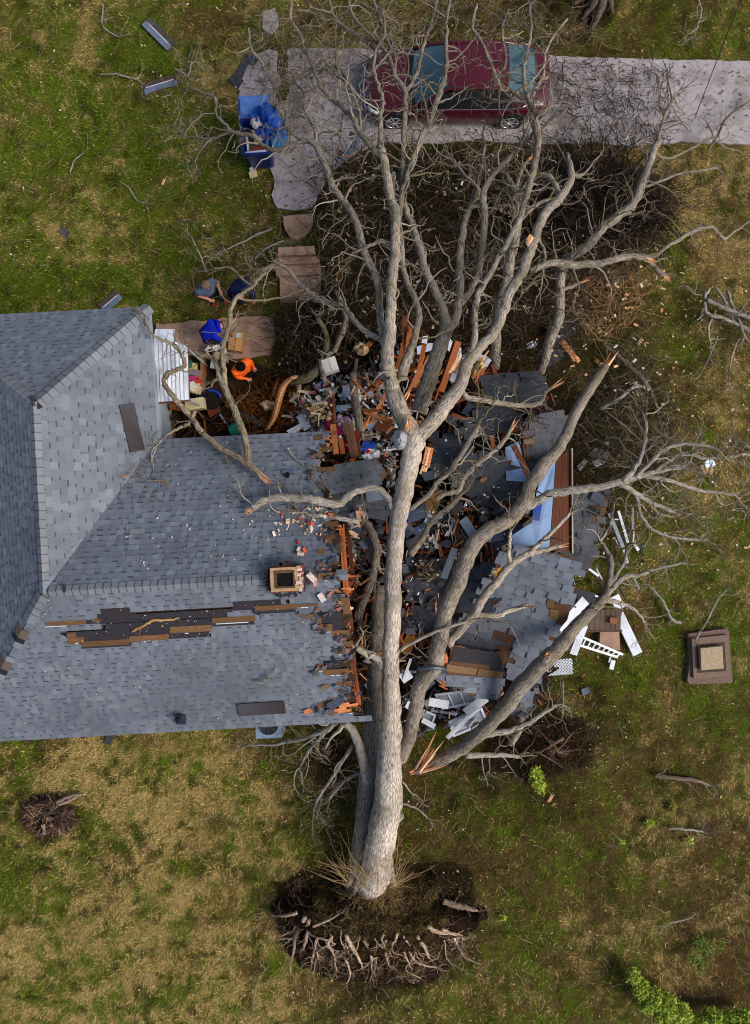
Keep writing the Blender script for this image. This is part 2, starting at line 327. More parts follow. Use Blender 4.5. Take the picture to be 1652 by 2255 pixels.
# leaf litter and small chips
def litter(name, n, polys, zf, cols, lo, hi, seed, label, cat, outside=None, m=M_leaf, wp=None):
    rng = np.random.default_rng(seed); us = []; 
    pb = np.array([p for q in polys for p in q]); 
    x = rng.uniform(pb[:, 0].min(), pb[:, 0].max(), n); y = rng.uniform(pb[:, 1].min(), pb[:, 1].max(), n)
    k = np.zeros(n, bool)
    for p in polys: k |= inpoly(x, y, p)
    if outside:
        for p in outside: k &= ~inpoly(x, y, p)
    if wp is not None: k &= rng.random(n) < wp(x, y)
    x, y = x[k], y[k]; n = len(x); wx = (x-826)*GS; wy = (1127.5-y)*GS; z = zf(wx, wy)
    az = rng.uniform(0, 6.283, n); L = lo+(hi*1.6-lo)*rng.random(n)**2.6; w = L*rng.uniform(.25, .7, n); dx, dy = np.cos(az), np.sin(az)
    tl = rng.normal(0, .3, (n, 2)); c = np.stack([wx, wy, z+rng.uniform(.006, .03, n)], 1)
    a = np.stack([dx*L/2, dy*L/2, tl[:, 0]*L/2], 1); b = np.stack([-dy*w/2, dx*w/2, tl[:, 1]*w/2], 1)
    V = np.stack([c-a, c-b*.9+a*.1, c+a, c+b+a*.15], 1).reshape(-1, 3); F = np.arange(n*4).reshape(-1, 4)
    cl = np.array(cols)[rng.integers(0, len(cols), n)]*rng.uniform(.7, 1.25, (n, 1))
    o = bpy.data.objects.new(name, np_mesh(name, V, F, np.repeat(cl, 4, 0), m)); COL.objects.link(o); return tag(o, label, cat, kind='stuff')
FRAME = [(-40, -40), (1692, -40), (1692, 2295), (-40, 2295)]
flat0 = lambda x, y: ground_z(x, y)+.03
litter('leaf_litter', 2600, [FRAME], flat0, [lin(168,120,66), lin(150,96,52), lin(196,170,90), lin(120,84,50), lin(205,170,130)], .02, .07, 5, 'scattered dry leaves and bark chips on the lawn', 'leaves', [DRIVE, HOUSE_FP, PATIO, STEPS])
litter('leaf_litter', 9000, [DRIVE], lambda x, y: x*0+.036, [lin(104,90,82), lin(84,72,66), lin(120,100,84), lin(134,120,110)], .015, .07, 6, 'dark leaf and bark litter over the driveway', 'leaves', None, wp=lambda u, v: np.clip(.25+.75*fbm(u*.012, v*.012, 8, 3)*1.3-.25+.65*np.exp(-((u-1300)/130.)**2)+.05*np.exp(-((u-640)/60.)**2), 0, 1))
# ------------------------------------------------------------------ shingled roofs
TONES = [lin(113,118,127), lin(107,112,121), lin(116,121,130), lin(110,115,124), lin(104,109,118), lin(122,127,134)]
DARKBAND = lin(72,76,90)
COURSE = .132
_tabmesh = {}
def tab_geo(g, q, th, col, P, drop=.0):
    """slab over 2-D polygon q on the roof; lower edge thicker; P maps (x, y, height) to world"""
    n = len(q); ys_ = [p[1] for p in q]; y0, y1 = min(ys_), max(ys_); d = max(y1-y0, 1e-6)
    top = [P(p[0], p[1], th*(1-.75*(p[1]-y0)/d)+drop) for p in q]; bot = [P(p[0], p[1], -.004+drop) for p in q]
    g.add(top+bot, [tuple(range(n))]+[(i, i+n, (i+1) % n+n, (i+1) % n) for i in range(n)], col)
class Plane:
    """roof plane from world points; axis x along the courses, y up the slope"""
    def __init__(s, pts, xdir=None, flip=False):
        P = np.array([tuple(p) for p in pts]); c = P.mean(0); u_, s_, vt = np.linalg.svd(P-c); n = Vector(vt[2])
        if n.z < 0: n = -n
        s.n = n; s.o = Vector(c); up = Vector((0, 0, 1)); g = up-n*n.dot(up)
        if xdir is not None:
            x = Vector(xdir); x = (x-n*n.dot(x)).normalized()
        else: x = g.normalized().cross(n)
        s.x = x; s.y = n.cross(x).normalized()
        if flip: s.x = -s.x; s.y = -s.y
    def to2(s, p):
        d = Vector(p)-s.o; return (d.dot(s.x), d.dot(s.y))
    def P(s, x, y, h=0): return s.o+s.x*x+s.y*y+s.n*h
    def hit(s, u, v):                       # view ray meets the plane
        a = Vector((0, 0, CH)); b = W(u, v, 0)-a; t = (s.o-a).dot(s.n)/b.dot(s.n); return a+b*t
    def M(s, x, y, h=0, rot=0, sx=1, sy=1):
        m = Matrix((s.x, s.y, s.n)).transposed().to_4x4(); m.translation = s.P(x, y, h)
        return m @ Matrix.Rotation(rot, 4, 'Z') @ Matrix.Diagonal((sx, sy, 1, 1))
def shade(c, f): return (c[0]*f, c[1]*f, c[2]*f)
def shingles(parent, pl, poly, n_ind, seed, holes=(), shade_tint=1.0, e=COURSE, convex=True, jag=0.0, curve=None, lift=0.0, tabw=(.09, .18)):
    """courses of laminated shingles over 2-D polygon; n_ind of the largest are objects, the rest one mesh"""
    rnd = random.Random(seed); P = pl.P
    if curve:
        def P(x, y, h=0): return pl.P(x, y, h+curve(x, y))
    if sum(poly[i][0]*poly[(i+1) % len(poly)][1]-poly[(i+1) % len(poly)][0]*poly[i][1] for i in range(len(poly))) < 0: poly = poly[::-1]
    xs_ = [p[0] for p in poly]; ys_ = [p[1] for p in poly]; x0, x1, y0, y1 = min(xs_), max(xs_), min(ys_), max(ys_)
    g = G(); cand = []
    def blocked(cx, cy):
        for h in holes:
            if inpoly([cx], [cy], h)[0]: return True
        if not convex or jag: return not inpoly([cx+rnd.uniform(-jag, jag)], [cy], poly)[0]
        return False
    ny_ = int(math.ceil((y1-y0)/e))
    for j in range(ny_):
        ya, yb = y0+j*e, y0+(j+1)*e; x = x0-rnd.uniform(0, .3); first = True
        # base layer in one-metre shingles
        xb = x0-rnd.uniform(0, .9)
        while xb < x1:
            w = rnd.uniform(.28, .36); q = [(xb, ya), (xb+w-.002, ya), (xb+w-.002, yb+.03), (xb, yb+.03)]; cx, cy = xb+w/2, (ya+yb)/2
            qq = q
            if convex and not jag: qq = clip2(q, poly)
            if len(qq) >= 3 and not blocked(cx, cy): tab_geo(g, qq, .007, shade(rnd.choice(TONES[:4]), .93*shade_tint*rnd.uniform(.95, 1.04)), P)
            xb += w
        while x < x1:
            w = rnd.uniform(*tabw); gap = rnd.choice((0, 0, .0, .05, .08, .11, .14)); t = rnd.randrange(6); cx, cy = x+w/2, (ya+yb)/2
            q = [(x, ya), (x+w, ya), (x+w, yb+.004), (x, yb+.004)]
            qq = clip2(q, poly) if convex and not jag else q
            full = len(qq) == 4 and abs(qq[0][0]-qq[1][0])+abs(qq[1][0]-qq[2][0]) > w*.98 and all(q[k] in qq for k in range(4)) if convex and not jag else True
            if len(qq) >= 3 and not blocked(cx, cy):
                cand.append((w if full else 0, x, ya, w, t, qq))
            if gap:
                q = [(x+w, yb-.036), (x+w+gap, yb-.036), (x+w+gap, yb+.002), (x+w, yb+.002)]
                qq = clip2(q, poly) if convex and not jag else q
                if len(qq) >= 3 and not blocked(x+w+gap/2, cy): tab_geo(g, qq, .0085, shade(DARKBAND, shade_tint*rnd.uniform(.8, 1.15)), P, .0)
            x += w+gap
    cand.sort(key=lambda c: -c[0]); k = 0
    for c in cand:
        if k < n_ind and c[0] > 0:
            wq = round(c[3]/.02)*.02; key = (wq, c[4], round(shade_tint, 2), round(e, 3))
            if key not in _tabmesh:
                gg = G(); tab_geo(gg, [(-wq/2, -e/2), (wq/2, -e/2), (wq/2, e/2+.004), (-wq/2, e/2+.004)], .0135, shade(TONES[c[4]], shade_tint), lambda x, y, h: Vector((x, y, h)))
                _tabmesh[key] = gg.mesh('shingle', M_shing)
            o = bpy.data.objects.new('shingle', _tabmesh[key]); COL.objects.link(o)
            cx, cy = c[1]+c[3]/2, c[2]+e/2
            mw = pl.M(cx, cy, (curve(cx, cy) if curve else 0)); o.matrix_world = mw
            if lift and rnd.random() < lift: o.matrix_world = mw @ Matrix.Translation((0, e/2, .012)) @ Matrix.Rotation(rnd.uniform(-.35, -.08), 4, 'X') @ Matrix.Rotation(rnd.gauss(0, .12), 4, 'Z') @ Matrix.Translation((0, -e/2, 0))
            if curve:
                tx = (P(cx+.05, cy)-P(cx-.05, cy)).normalized(); ty = (P(cx, cy+.05)-P(cx, cy-.05)); nn = tx.cross(ty).normalized(); ty = nn.cross(tx)
                m4 = Matrix((tx, ty, nn)).transposed().to_4x4(); m4.translation = P(cx, cy); o.matrix_world = m4
            o.parent = parent
            k += 1
        else: tab_geo(g, c[5], .0135, shade(TONES[c[4]], shade_tint*rnd.uniform(.92, 1.08)), P)
    return g
def to_parent(o, part, root):               # third level: world-built o under a part of root
    o.parent = part; return o       # the part already cancels the offset of its root
# --- the standing house
EZ, RZ = 2.7, 4.4
A_, B_ = W(75, 893, RZ), W(97, 1303, RZ)
E1, V1 = W(326, 676, EZ), W(349, 968, EZ)
NE = W(727, 950, EZ); RE = W(762, 1266, RZ); SE = W(820, 1587, EZ); SWp = W(-86, 1637, EZ)
NW = W(-162, 701, EZ); RWs = W(0, 1482, 3.5)
HIPN = NW; HIPS = SWp
house = thing('house', 'low house with bluish grey shingle hip roof, its right half torn away', 'house', (-6, -1.5, 0))
roof_g = G()
FACETS = {'n': [NE, RE, B_, V1], 's': [SWp, SE, RE, B_], 'e': [E1, A_, B_, V1], 'hip': [NW, E1, A_], 'w': [A_, B_, HIPS, HIPN]}
CORE = {'n': [NE, RE, B_, V1], 's': [SWp, SE, RE, B_], 'e': [E1, A_, B_, V1], 'hip': [NW, E1, A_], 'w': [A_, B_, HIPS, HIPN]}
planes = {k: Plane(v) for k, v in CORE.items()}
for k, v in FACETS.items():
    pl = planes[k]; q = [pl.P(*pl.to2(p)) for p in v]; FACETS[k] = q
    if k in 'sn':                           # torn end: a ragged sheathing edge
        rag = [(752,1180),(738,1168),(748,1150),(728,1132),(716,1110),(726,1080),(705,1060),(698,1030),(716,1000),(708,980)] if k == 'n' else [(806,1588),(800,1574),(770,1568),(786,1548),(774,1520),(784,1496),(766,1480),(780,1452),(764,1430),(776,1402),(762,1384),(776,1360),(758,1342),(768,1318),(750,1300)]
        top = [pl.hit(748, 1268)]; rg = [pl.hit(*t) for t in rag]
        q = [q[3], q[2]]+top+([pl.hit(742, 1240), pl.hit(730, 1222), pl.hit(748, 1204)])+rg+[pl.hit(722, 951)] if k == 'n' else [q[3], q[0]]+rg+top
    roof_g.prism([p-pl.n*.045 for p in q], .10, lin(66,50,40))
roof = roof_g.build('roof', M_soil); under(roof, house)
TINT = {'n': .80, 's': 1.0, 'e': 1.12, 'hip': .66, 'w': 1.1}
TINT = {k: 1.0 for k in TINT}
def pv(pl, pts): return [pl.to2(pl.hit(u, v)) for u, v in pts]
# bare patch on the south slope: rows of missing shingles, given as (u0, u1, v) strips along the slope
pS = planes['s']
def srect(u0, u1, v0, v1, sl=-.056):        # rectangle aligned with the courses of the south slope
    return pv(pS, [(u0, v0+(u0-400)*sl*0), (u1, v0+(u1-u0)*sl), (u1, v1+(u1-u0)*sl), (u0, v1)])
BARE = [srect(208, 300, 1340, 1362), srect(212, 515, 1357, 1374), srect(512, 624, 1322, 1345), srect(232, 560, 1374, 1393), srect(236, 462, 1393, 1414), srect(118, 235, 1369, 1378), srect(150, 370, 1404, 1418), srect(145, 300, 1392, 1404), srect(180, 290, 1410, 1428), srect(555, 650, 1341, 1352)]
TEAR = [(818,1640),(818,1600),(812,1578),(716,1572),(706,1556),(745,1540),(770,1532),(768,1516),(740,1510),(772,1490),(700,1478),(694,1462),(766,1450),(770,1432),(742,1428),(752,1412),(766,1400),(712,1388),(698,1370),(676,1352),(750,1338),(748,1312),(735,1300),(738,1285),(746,1270),(719,1262),(716,1245),(740,1232),(735,1195),(716,1180),(722,1165),(735,1120),(716,1090),(700,1060),(692,1010),(705,995),(722,945),(730,900),(900,900),(900,1640)]
hS = BARE+[pv(pS, [p for p in TEAR])]
gS = shingles(roof, pS, [pS.to2(p) for p in FACETS['s']], 95, 11, hS)
pN = planes['n']; gN = shingles(roof, pN, [pN.to2(p) for p in FACETS['n']], 60, 12, [pv(pN, TEAR)])
pE = planes['e']; gE = shingles(roof, pE, [pE.to2(p) for p in FACETS['e']], 80, 13, e=.165, tabw=(.14, .24))
pH = planes['hip']; gH = shingles(roof, pH, [pH.to2(p) for p in FACETS['hip']], 40, 14)
pW_ = planes['w']; gW = shingles(roof, pW_, [pW_.to2(p) for p in FACETS['w']], 25, 15)
for g in (gN, gE, gH, gW):
    gS.add(g.v, g.f); gS.c[-len(g.f):] = g.c
o = gS.build('shingle', M_shing); tag(o, kind='stuff'); to_parent(o, roof, house)
# felt and exposed shingle backs in the bare patch and along the tear
g = G()
for r in BARE: g.prism([pS.P(x, y, .002+.0012*i) for i, (x, y) in [(BARE.index(r), p) for p in r]], .004)
o = g.build('underlayment', M_felt); to_parent(o, roof, house)
g = G(); g.prism([pS.hit(*p)-pS.n*.012 for p in [(690,1332),(752,1338),(755,1400),(750,1480),(768,1555),(700,1568),(690,1480),(670,1400)]], .004); o = g.build('underlayment', M_felt); to_parent(o, roof, house)
BROWNS = [(100,190,1369,1378),(148,168,1393,1404),(150,186,1404,1417),(180,286,1412,1424),(150,174,1404,1415),(286,372,1400,1412),(375,467,1380,1394),(467,562,1360,1372),(562,655,1334,1345),(655,700,1330,1336),(205,222,1362,1370),
          (676,690,1352,1364),(694,708,1360,1376),(708,732,1374,1390),(732,770,1388,1403),(694,712,1462,1476),(712,770,1474,1486),(740,762,1428,1440),(755,778,1412,1424),(742,775,1500,1511),(716,775,1560,1572),(700,720,1548,1558),(742,770,1316,1332),(756,772,1332,1352),(700,738,1262,1276)]
for i, (u0, u1, v0, v1) in enumerate(BROWNS):
    q = srect(u0, u1, v0, v1); g = G(); g.prism([pS.P(x, y, .014+.0013*(i % 6)) for x, y in q], .009, shade(lin(112, 80, 50), rr(.8, 1.15)))
    to_parent(g.build('shingle_backing', M_wood), roof, house)
    if rr(0, 1) < .6:                       # strip of white sealant left under the torn course
        a, b = q[3], q[2]; t0, t1 = sorted((rr(0, 1), rr(0, 1))); g = G()
        p0 = pS.P(a[0]+(b[0]-a[0])*t0, a[1]-.02, .016); p1 = pS.P(a[0]+(b[0]-a[0])*t1, a[1]-.02, .016); g.box(frame(p0, p1, pS.n), (p1-p0).length+.02, .022, .006, lin(205,212,220)); to_parent(g.build('sealant_strip', M_paint), roof, house)
pNv = planes['n']
for (u0, u1, v0, v1) in [(818-110,740,1130,1140),(704,736,985,996),(716,744,1150,1162),(712,738,1180,1190),(700,716,1210,1222),(722,742,1236,1246),(690,712,960,970),(700,738,1030,1040)]:
    g = G(); g.prism([pNv.hit(u, v)+pNv.n*.018 for u, v in [(u0, v0), (u1, v0-2), (u1, v1-2), (u0, v1)]], .009, shade(lin(112, 80, 50), rr(.7, 1.1))); to_parent(g.build('shingle_backing', M_wood), roof, house)
g = G(); rnd = random.Random(77)                # torn and lifted shingles along the break
for i in range(190):
    j = rnd.randrange(3, len(TEAR)-4); a, b = TEAR[j], TEAR[j+1]; f = rnd.random(); u, v = a[0]+(b[0]-a[0])*f+rnd.gauss(-4, 9), a[1]+(b[1]-a[1])*f+rnd.gauss(0, 5)
    pl = pN if v < 1266 else pS; p = pl.hit(u, v)+pl.n*rnd.uniform(.0, .07); M = pl.M(*pl.to2(p), (p-pl.o).dot(pl.n)) @ Matrix.Rotation(rnd.gauss(0, .7), 4, 'Z') @ Matrix.Rotation(rnd.gauss(0, .35), 4, 'X') @ Matrix.Rotation(rnd.gauss(0, .3), 4, 'Y'); L, w = rnd.uniform(.06, .22), rnd.uniform(.05, .13)
    g.prism([M @ Vector((x*L+rnd.gauss(0, .02), y*w+rnd.gauss(0, .015), rnd.gauss(0, .012))) for x, y in ((-.5, -.5), (.5, -.5), (.5, .5), (-.5, .5))], .008, shade(rnd.choice([lin(96,100,108), lin(60,58,62), lin(112,84,56), lin(48,46,50), lin(170,104,60), lin(84,88,96)]), rnd.uniform(.7, 1.15)))
to_parent(tag(g.build('torn_shingles', M_shing), kind='stuff'), roof, house)
# ridge and hip caps
def caps(a, b, n1, n2, w=.13, step=.165, skip=(), off=.02, t0=0.0, t1=1.0):
    d = (b-a); L = d.length; d.normalize(); n = int(L*(t1-t0)/step); s1 = n1.cross(d).normalized(); s2 = n2.cross(d).normalized()
    up = (n1+n2).normalized()
    if s1.dot(n2) > 0: s1 = -s1
    if s2.dot(n1) > 0: s2 = -s2
    for i in range(n):
        if i in skip: continue
        p = a+d*(L*t0+(i+.5)*step); hl = step/2+.035; lift = .013; g = G(); j = Vector((rr(-.004, .004), rr(-.004, .004), 0))
        def pt(s, h, e_): return p+j+s+up*(off+h)+d*e_
        vs = [pt(s1*w, .0, -hl), pt(Vector(), .018, -hl), pt(s2*w, .0, -hl), pt(s1*w, lift, hl), pt(Vector(), .018+lift, hl), pt(s2*w, lift, hl)]
        lo = [v-up*.014 for v in vs]
        f = [(0, 1, 4, 3), (1, 2, 5, 4)]; nn = (vs[1]-vs[0]).cross(vs[3]-vs[0])
        if nn.dot(up) < 0: f = [t[::-1] for t in f]
        g.add(vs+lo, f+[(3, 4, 10, 9), (4, 5, 11, 10), (0, 3, 9, 6), (2, 8, 11, 5)], shade(lin(122,125,131), rr(.9, 1.1)))
        e2 = d*(hl+.002)                    # asphalt cut edge, widened to a dark strip painted as the lap's shadow
        for sa, sb in ((s1*w, Vector()), (Vector(), s2*w)):
            pa, pb = p+j+sa+up*(off+.004+(.018 if sa.length < .01 else 0))+e2, p+j+sb+up*(off+.004+(.018 if sb.length < .01 else 0))+e2
            g.prism([pa+up*.010, pb+up*.010, pb+up*.010+d*.020, pa+up*.010+d*.009], .012, lin(78,78,84), down=-up)
        o = g.build('ridge_cap', M_shing); to_parent(o, roof, house)
        def none(): pass
nv = {k: p.n for k, p in planes.items()}
RJ = B_+(RE-B_)*.02
caps(RE+(B_-RE)*.0, B_, nv['n'], nv['s'], step=.17, t0=.20)
caps(RE, B_, nv['n'], nv['s'], step=.17, t1=.045)
caps(B_, A_, nv['w'], nv['e'], step=.19)
caps(E1, A_, nv['e'], nv['hip'], step=.19, w=.17)
caps(NW, A_, nv['w'], nv['hip'], step=.19, w=.17)
caps(HIPS, B_, nv['s'], nv['w'], step=.19, w=.16, skip=(20, 21, 16, 17) )
# missing cap spots: black felt blocks and dark brown strip
for (u, v, wv_, hv) in [(80, 889, 9, 26), (118, 1297, 0, 0)]:
    if not wv_: continue
    g = G(); c = W(u, v, RZ-.05); g.box(frame(c+Vector((-.11, .16, 0)), c+Vector((.11, -.12, 0))), .30, .10, .09, (.012, .012, .014)); to_parent(g.build('exposed_felt', M_felt), roof, house)
g = G(); c = W(142, 1296, RZ+.045); g.box(Matrix.Translation(c), .06, .16, .02, (.01, .01, .01)); to_parent(g.build('exposed_felt', M_felt), roof, house)
for f in (.25, .45):
    hd = (HIPS-B_).normalized(); c = B_+(HIPS-B_)*f+Vector((0, 0, .05)); up_ = (nv['s']+nv['w']).normalized()
    for off_, L_, cc, nm in ((0, .24, lin(98,84,72), 'exposed_backing'), (.19, .13, (.010, .010, .011), 'exposed_felt')):
        for sd_ in (-1, 1):
            g = G(); nn = nv['s'] if sd_ > 0 else nv['w']; side = nn.cross(hd).normalized()
            if side.dot(nv['w'] if sd_ > 0 else nv['s']) > 0: side = -side
            p0 = c+hd*(off_-L_/2); p1 = c+hd*(off_+L_/2); g.prism([p0+up_*.02, p1+up_*.02, p1+side*.17+up_*.012, p0+side*.17+up_*.012], .012, cc, down=-up_); to_parent(g.build(nm, M_shing), roof, house)
# fascia, gutters and walls of the standing part
def wall(p, q, z0, z1, th, col, name, par=house):
    p = Vector((p[0], p[1], (z0+z1)/2)); q = Vector((q[0], q[1], (z0+z1)/2)); g = G(); g.box(frame(p, q), (q-p).length, th, z1-z0, col); return under(g.build(name, M_paint), par)
def inset(p, dx, dy): return (p.x+dx, p.y+dy)
wall(inset(SWp, 0, .45), inset(SE, -.8, .45), 0, 2.55, .15, lin(176,184,190), 'wall')
wall(inset(V1, -.40, -.42), inset(NE, -.3, -.45), 0, 2.6, .15, lin(176,184,190), 'wall')
wall(inset(V1, -.42, -.3), inset(E1, -.42, -.4), 0, 2.6, .15, lin(176,184,190), 'wall')
wall(inset(E1, -.4, -.4), inset(NW, 0, -.4), 0, 2.6, .15, lin(176,184,190), 'wall')
for a, b in ((SWp, SE), (V1, NE), (V1, E1), (E1, NW)):
    g = G(); g.box(frame(a-Vector((0, 0, .12)), b-Vector((0, 0, .12))), (b-a).length, .03, .17, lin(150,160,176)); under(g.build('fascia', M_paint), house)
# pale soffit return by the sunken corner
g = G(); g.box(frame(W(340, 885, 2.3), W(346, 968, 2.3)), .95, .14, .5, lin(168,182,200)); under(g.build('corner_trim', M_paint), house)
# chimney
ch = W(631, 1275, 4.55); chim = G(); chim.box(Matrix.Translation(ch-Vector((0, 0, .55))) @ Matrix.Rotation(R(3), 4, 'Z'), .74, .56, 1.1, lin(126,62,42))
MB = Matrix.Translation(ch) @ Matrix.Rotation(R(3), 4, 'Z')
for sx, sy, px, py in ((.62, .11, -.02, .2), (.62, .11, -.02, -.2), (.13, .30, -.27, 0), (.12, .30, .21, 0)):
    chim.box(MB @ Matrix.Translation((px, py, .03)), sx, sy, .10, shade(lin(186,152,112), rr(.9, 1.1)))
chimney = chim.build('chimney', M_stone); under(chimney, house)
fl = G(); fl.box(MB @ Matrix.Translation((-.02, 0, .035)), .36, .31, .075, (.004, .004, .004)); fl.box(MB @ Matrix.Translation((-.42, .03, -.06)), .1, .34, .05, (.01, .01, .012)); to_parent(fl.build('flue', M_black), chimney, house)
rim = G()
for sx, sy, px, py in ((.42, .035, -.02, .17), (.42, .035, -.02, -.17), (.035, .3, -.21, 0), (.035, .3, .17, 0)): rim.box(MB @ Matrix.Translation((px, py, .095)), sx, sy, .04, lin(96,66,44))
to_parent(rim.build('flue_rim', M_stone), chimney, house)
for i in range(13):
    g = G(); a = .27+rr(-.03, .03); y = -.24+i*.04; c = random.choice([lin(160,84,60), lin(214,190,176), lin(196,160,140), lin(226,210,200), lin(130,60,44)])
    g.box(MB @ Matrix.Translation((a+.03, y, rr(.02, .07))) @ Matrix.Rotation(rr(-.3, .3), 4, 'Z'), rr(.07, .13), rr(.05, .08), .07, c); to_parent(g.build('brick', M_stone), chimney, house)
g = G()
for i in range(26):
    a = i/26*2*math.pi; r = .43+rr(-.02, .05); p = MB @ Vector((math.cos(a)*r*1.0, math.sin(a)*r*.78, -.03)); g.box(Matrix.Translation(p) @ Matrix.Rotation(rr(0, 3), 4, 'Z'), rr(.08, .18), rr(.05, .1), .04, (.008, .008, .009))
to_parent(g.build('flashing_tar', M_felt), chimney, house)
# vents
def vent(u, v, plane, label):
    p = plane.hit(u, v); g = G(); t = thing('vent_pipe', label, 'roof vent', p)
    g.box(Matrix.Translation(p+Vector((0, -.02, .02))) , .24, .34, .02, lin(96,102,112)); under(g.build('flashing', M_metal), t)
    g = G(); g.tube([p, p+Vector((0, .0, .26))], [.085, .075], 14, (.02, .02, .022)); under(g.build('collar', M_plast), t)
    g = G(); g.tube([p+Vector((0, 0, .2)), p+Vector((0, 0, .34))], [.05, .05], 12, (.006, .006, .006)); under(g.build('pipe', M_plast), t)
vent(463, 1832*.8604+.5, pS, 'black plumbing vent near the lower eave of the roof') if False else vent(399, 1577, pS, 'black plumbing vent near the lower eave of the roof')
p = pN.hit(634, 1040); t = thing('vent_flange', 'small grey metal flange on the upper roof slope below the eave', 'roof vent', p)
g = G(); g.box(pN.M(*pN.to2(p), .03), .27, .10, .03, lin(150,162,176)); under(g.build('flange', M_metal), t)
g = G(); g.tube([p+Vector((0, -.03, .0)), p+Vector((0, -.1, .12))], [.06, .05], 12, lin(60,64,70)); under(g.build('pipe', M_metal), t)
# loose shingle strips: an upper dark band and a bluish exposed band
def strip(u, v, ang, L, wd_, plane, label, kind='mixed', bend=.0, z=.03, group=None):
    if plane: p = plane.hit(u, v)+plane.n*.04; ax, ay, an = Vector((1, 0, 0)), Vector((0, 1, 0)), plane.n
    else: p = W(u, v, z); an = Vector((0, 0, 1))
    x = Vector((math.cos(R(ang)), math.sin(R(ang)), 0)); x = (x-an*an.dot(x)).normalized(); y = an.cross(x)
    t = thing('shingle_strip', label, 'shingle', p, group)
    bands = {'mixed': [(-.5, .02, lin(72,54,46)), (.0, .5, lin(104,118,138))], 'dark': [(-.5, .5, lin(52,42,42))], 'blue': [(-.5, .5, lin(86,98,116))], 'black': [(-.5, .5, lin(50,48,56))]}[kind]
    for bi, (y0, y1, c) in enumerate(bands):
        g = G(); n = 5
        for i in range(n):
            xa, xb = -L/2+L*i/n, -L/2+L*(i+1)/n
            def q(xx, yy): return p+x*xx+y*(yy*wd_+bend*((xx/L*2)**2))+an*(.012*bi+.02*((xx/L*2)**2))
            g.prism([q(xa, y0), q(xb-.004*(bi == 1), y0), q(xb-.004*(bi == 1), y1), q(xa, y1)], .012, shade(c, rr(.88, 1.12)) if kind != 'dark' else c, down=-an)
        under(g.build('exposed_band' if bi else 'strip_back', M_shing), t)
    if kind == 'mixed':
        g = G(); g.box(frame(p+x*(-L*.45)+an*.02, p+x*(L*.45)+an*.02), L*.85, .022, .006, lin(214,214,222)); under(g.build('sealant_strip', M_paint), t)
strip(350, 75, 125+180-170, 1.02, .33, None, 'shingle strip on the lawn at upper left, farther one', 'mixed')
strip(352, 185, 17+180, .95, .30, None, 'curved shingle strip on the lawn at upper left, nearer the blue bin', 'mixed', bend=.05)
strip(536, 155, 55, .98, .36, None, 'black shingle strip at the left end of the driveway', 'black')
strip(768, 324, 58+180, .82, .34, None, 'grey blue shingle strip at the lower driveway edge', 'mixed')
strip(243, 664, 40+180, .66, .32, None, 'shingle strip sticking out behind the upper roof eave', 'mixed')
strip(290, 943, -74, 1.12, .36, pE, 'brown backed shingle strip lying on the blue grey roof wing', 'dark')
strip(577, 1558, 4, 1.12, .36, pS, 'brown backed shingle strip lying near the lower eave', 'dark')
strip(143, 512, -40, .27, .2, None, 'small black shingle scrap in the green lawn at left', 'black')
strip(1290, 1522, 20, .22, .18, None, 'small grey shingle scrap on the lawn under the lattice', 'blue')
strip(240, 1622+5, 70, .3, .2, None, 'black shingle scrap below the lower eave', 'black')
strip(1240, 725, 25, .8, .5, None, 'black roofing scrap beside the upright stem at right', 'black', z=.25)
strip(1225, 775, 30, .9, .5, None, 'black roofing sheet below the broken orange limb', 'black', z=.2)
# ------------------------------------------------------------------ the wrecked half
# sunken floor and heap of rubble
WRECK = [(705,830),(860,770),(1060,800),(1195,830),(1250,950),(1262,1215),(1262,1400),(1185,1560),(1080,1600),(830,1590),(760,1540),(740,1250),(700,1000)]
cellar = G(); cellar.prism([W(u, v, .06) for u, v in WRECK], .12, (.3, .3, .3)); o = cellar.build('floor', mat('dirty_floor', lin(48,34,26), .95, .1, .5, 4, .4, 20)); tag(o, kind='structure')
o = G(); o.prism([W(u, v, .03) for u, v in PIT], .06, (.3, .3, .3)); o = o.build('soil', mat('churned_soil', lin(52,36,24), .95, .05, .6, 6, .8, 18)); tag(o, kind='structure')
def rubble(name, n, poly, zlo, zhi, pal, lo, hi, seed, label, long=.3, m=M_wood):
    rnd = random.Random(seed); g = G(); us = [p[0] for p in poly]; vs = [p[1] for p in poly]; k = 0
    while k < n:
        u, v = rnd.uniform(min(us), max(us)), rnd.uniform(min(vs), max(vs))
        if not inpoly([u], [v], poly)[0]: continue
        k += 1; c = W(u, v, rnd.uniform(zlo, zhi)); e = Matrix.Rotation(rnd.uniform(0, 6.28), 4, 'Z') @ Matrix.Rotation(rnd.gauss(0, .35), 4, 'X') @ Matrix.Rotation(rnd.gauss(0, .3), 4, 'Y')
        s = rnd.uniform(lo, hi); col = shade(rnd.choice(pal), rnd.uniform(.6, 1.2))
        if rnd.random() < long: g.box(Matrix.Translation(c) @ e, s*rnd.uniform(2, 4.5), s*rnd.uniform(.2, .45), s*.25, col)
        else:
            nn = rnd.choice((4, 4, 5, 5)); M = Matrix.Translation(c) @ e
            g.prism([M @ Vector((math.cos(a)*s*rnd.uniform(.35, .9), math.sin(a)*s*rnd.uniform(.25, .7), rnd.uniform(-.1, .1)*s)) for a in [6.283*i/nn+rnd.uniform(-.3, .3) for i in range(nn)]], rnd.uniform(.008, .03), col)
    o = g.build(name, m); return tag(o, label, 'rubble', kind='stuff')
OR_ = lin(172,96,52)
DK = [lin(40,30,26), lin(28,22,20), lin(58,44,36), lin(48,44,46)]
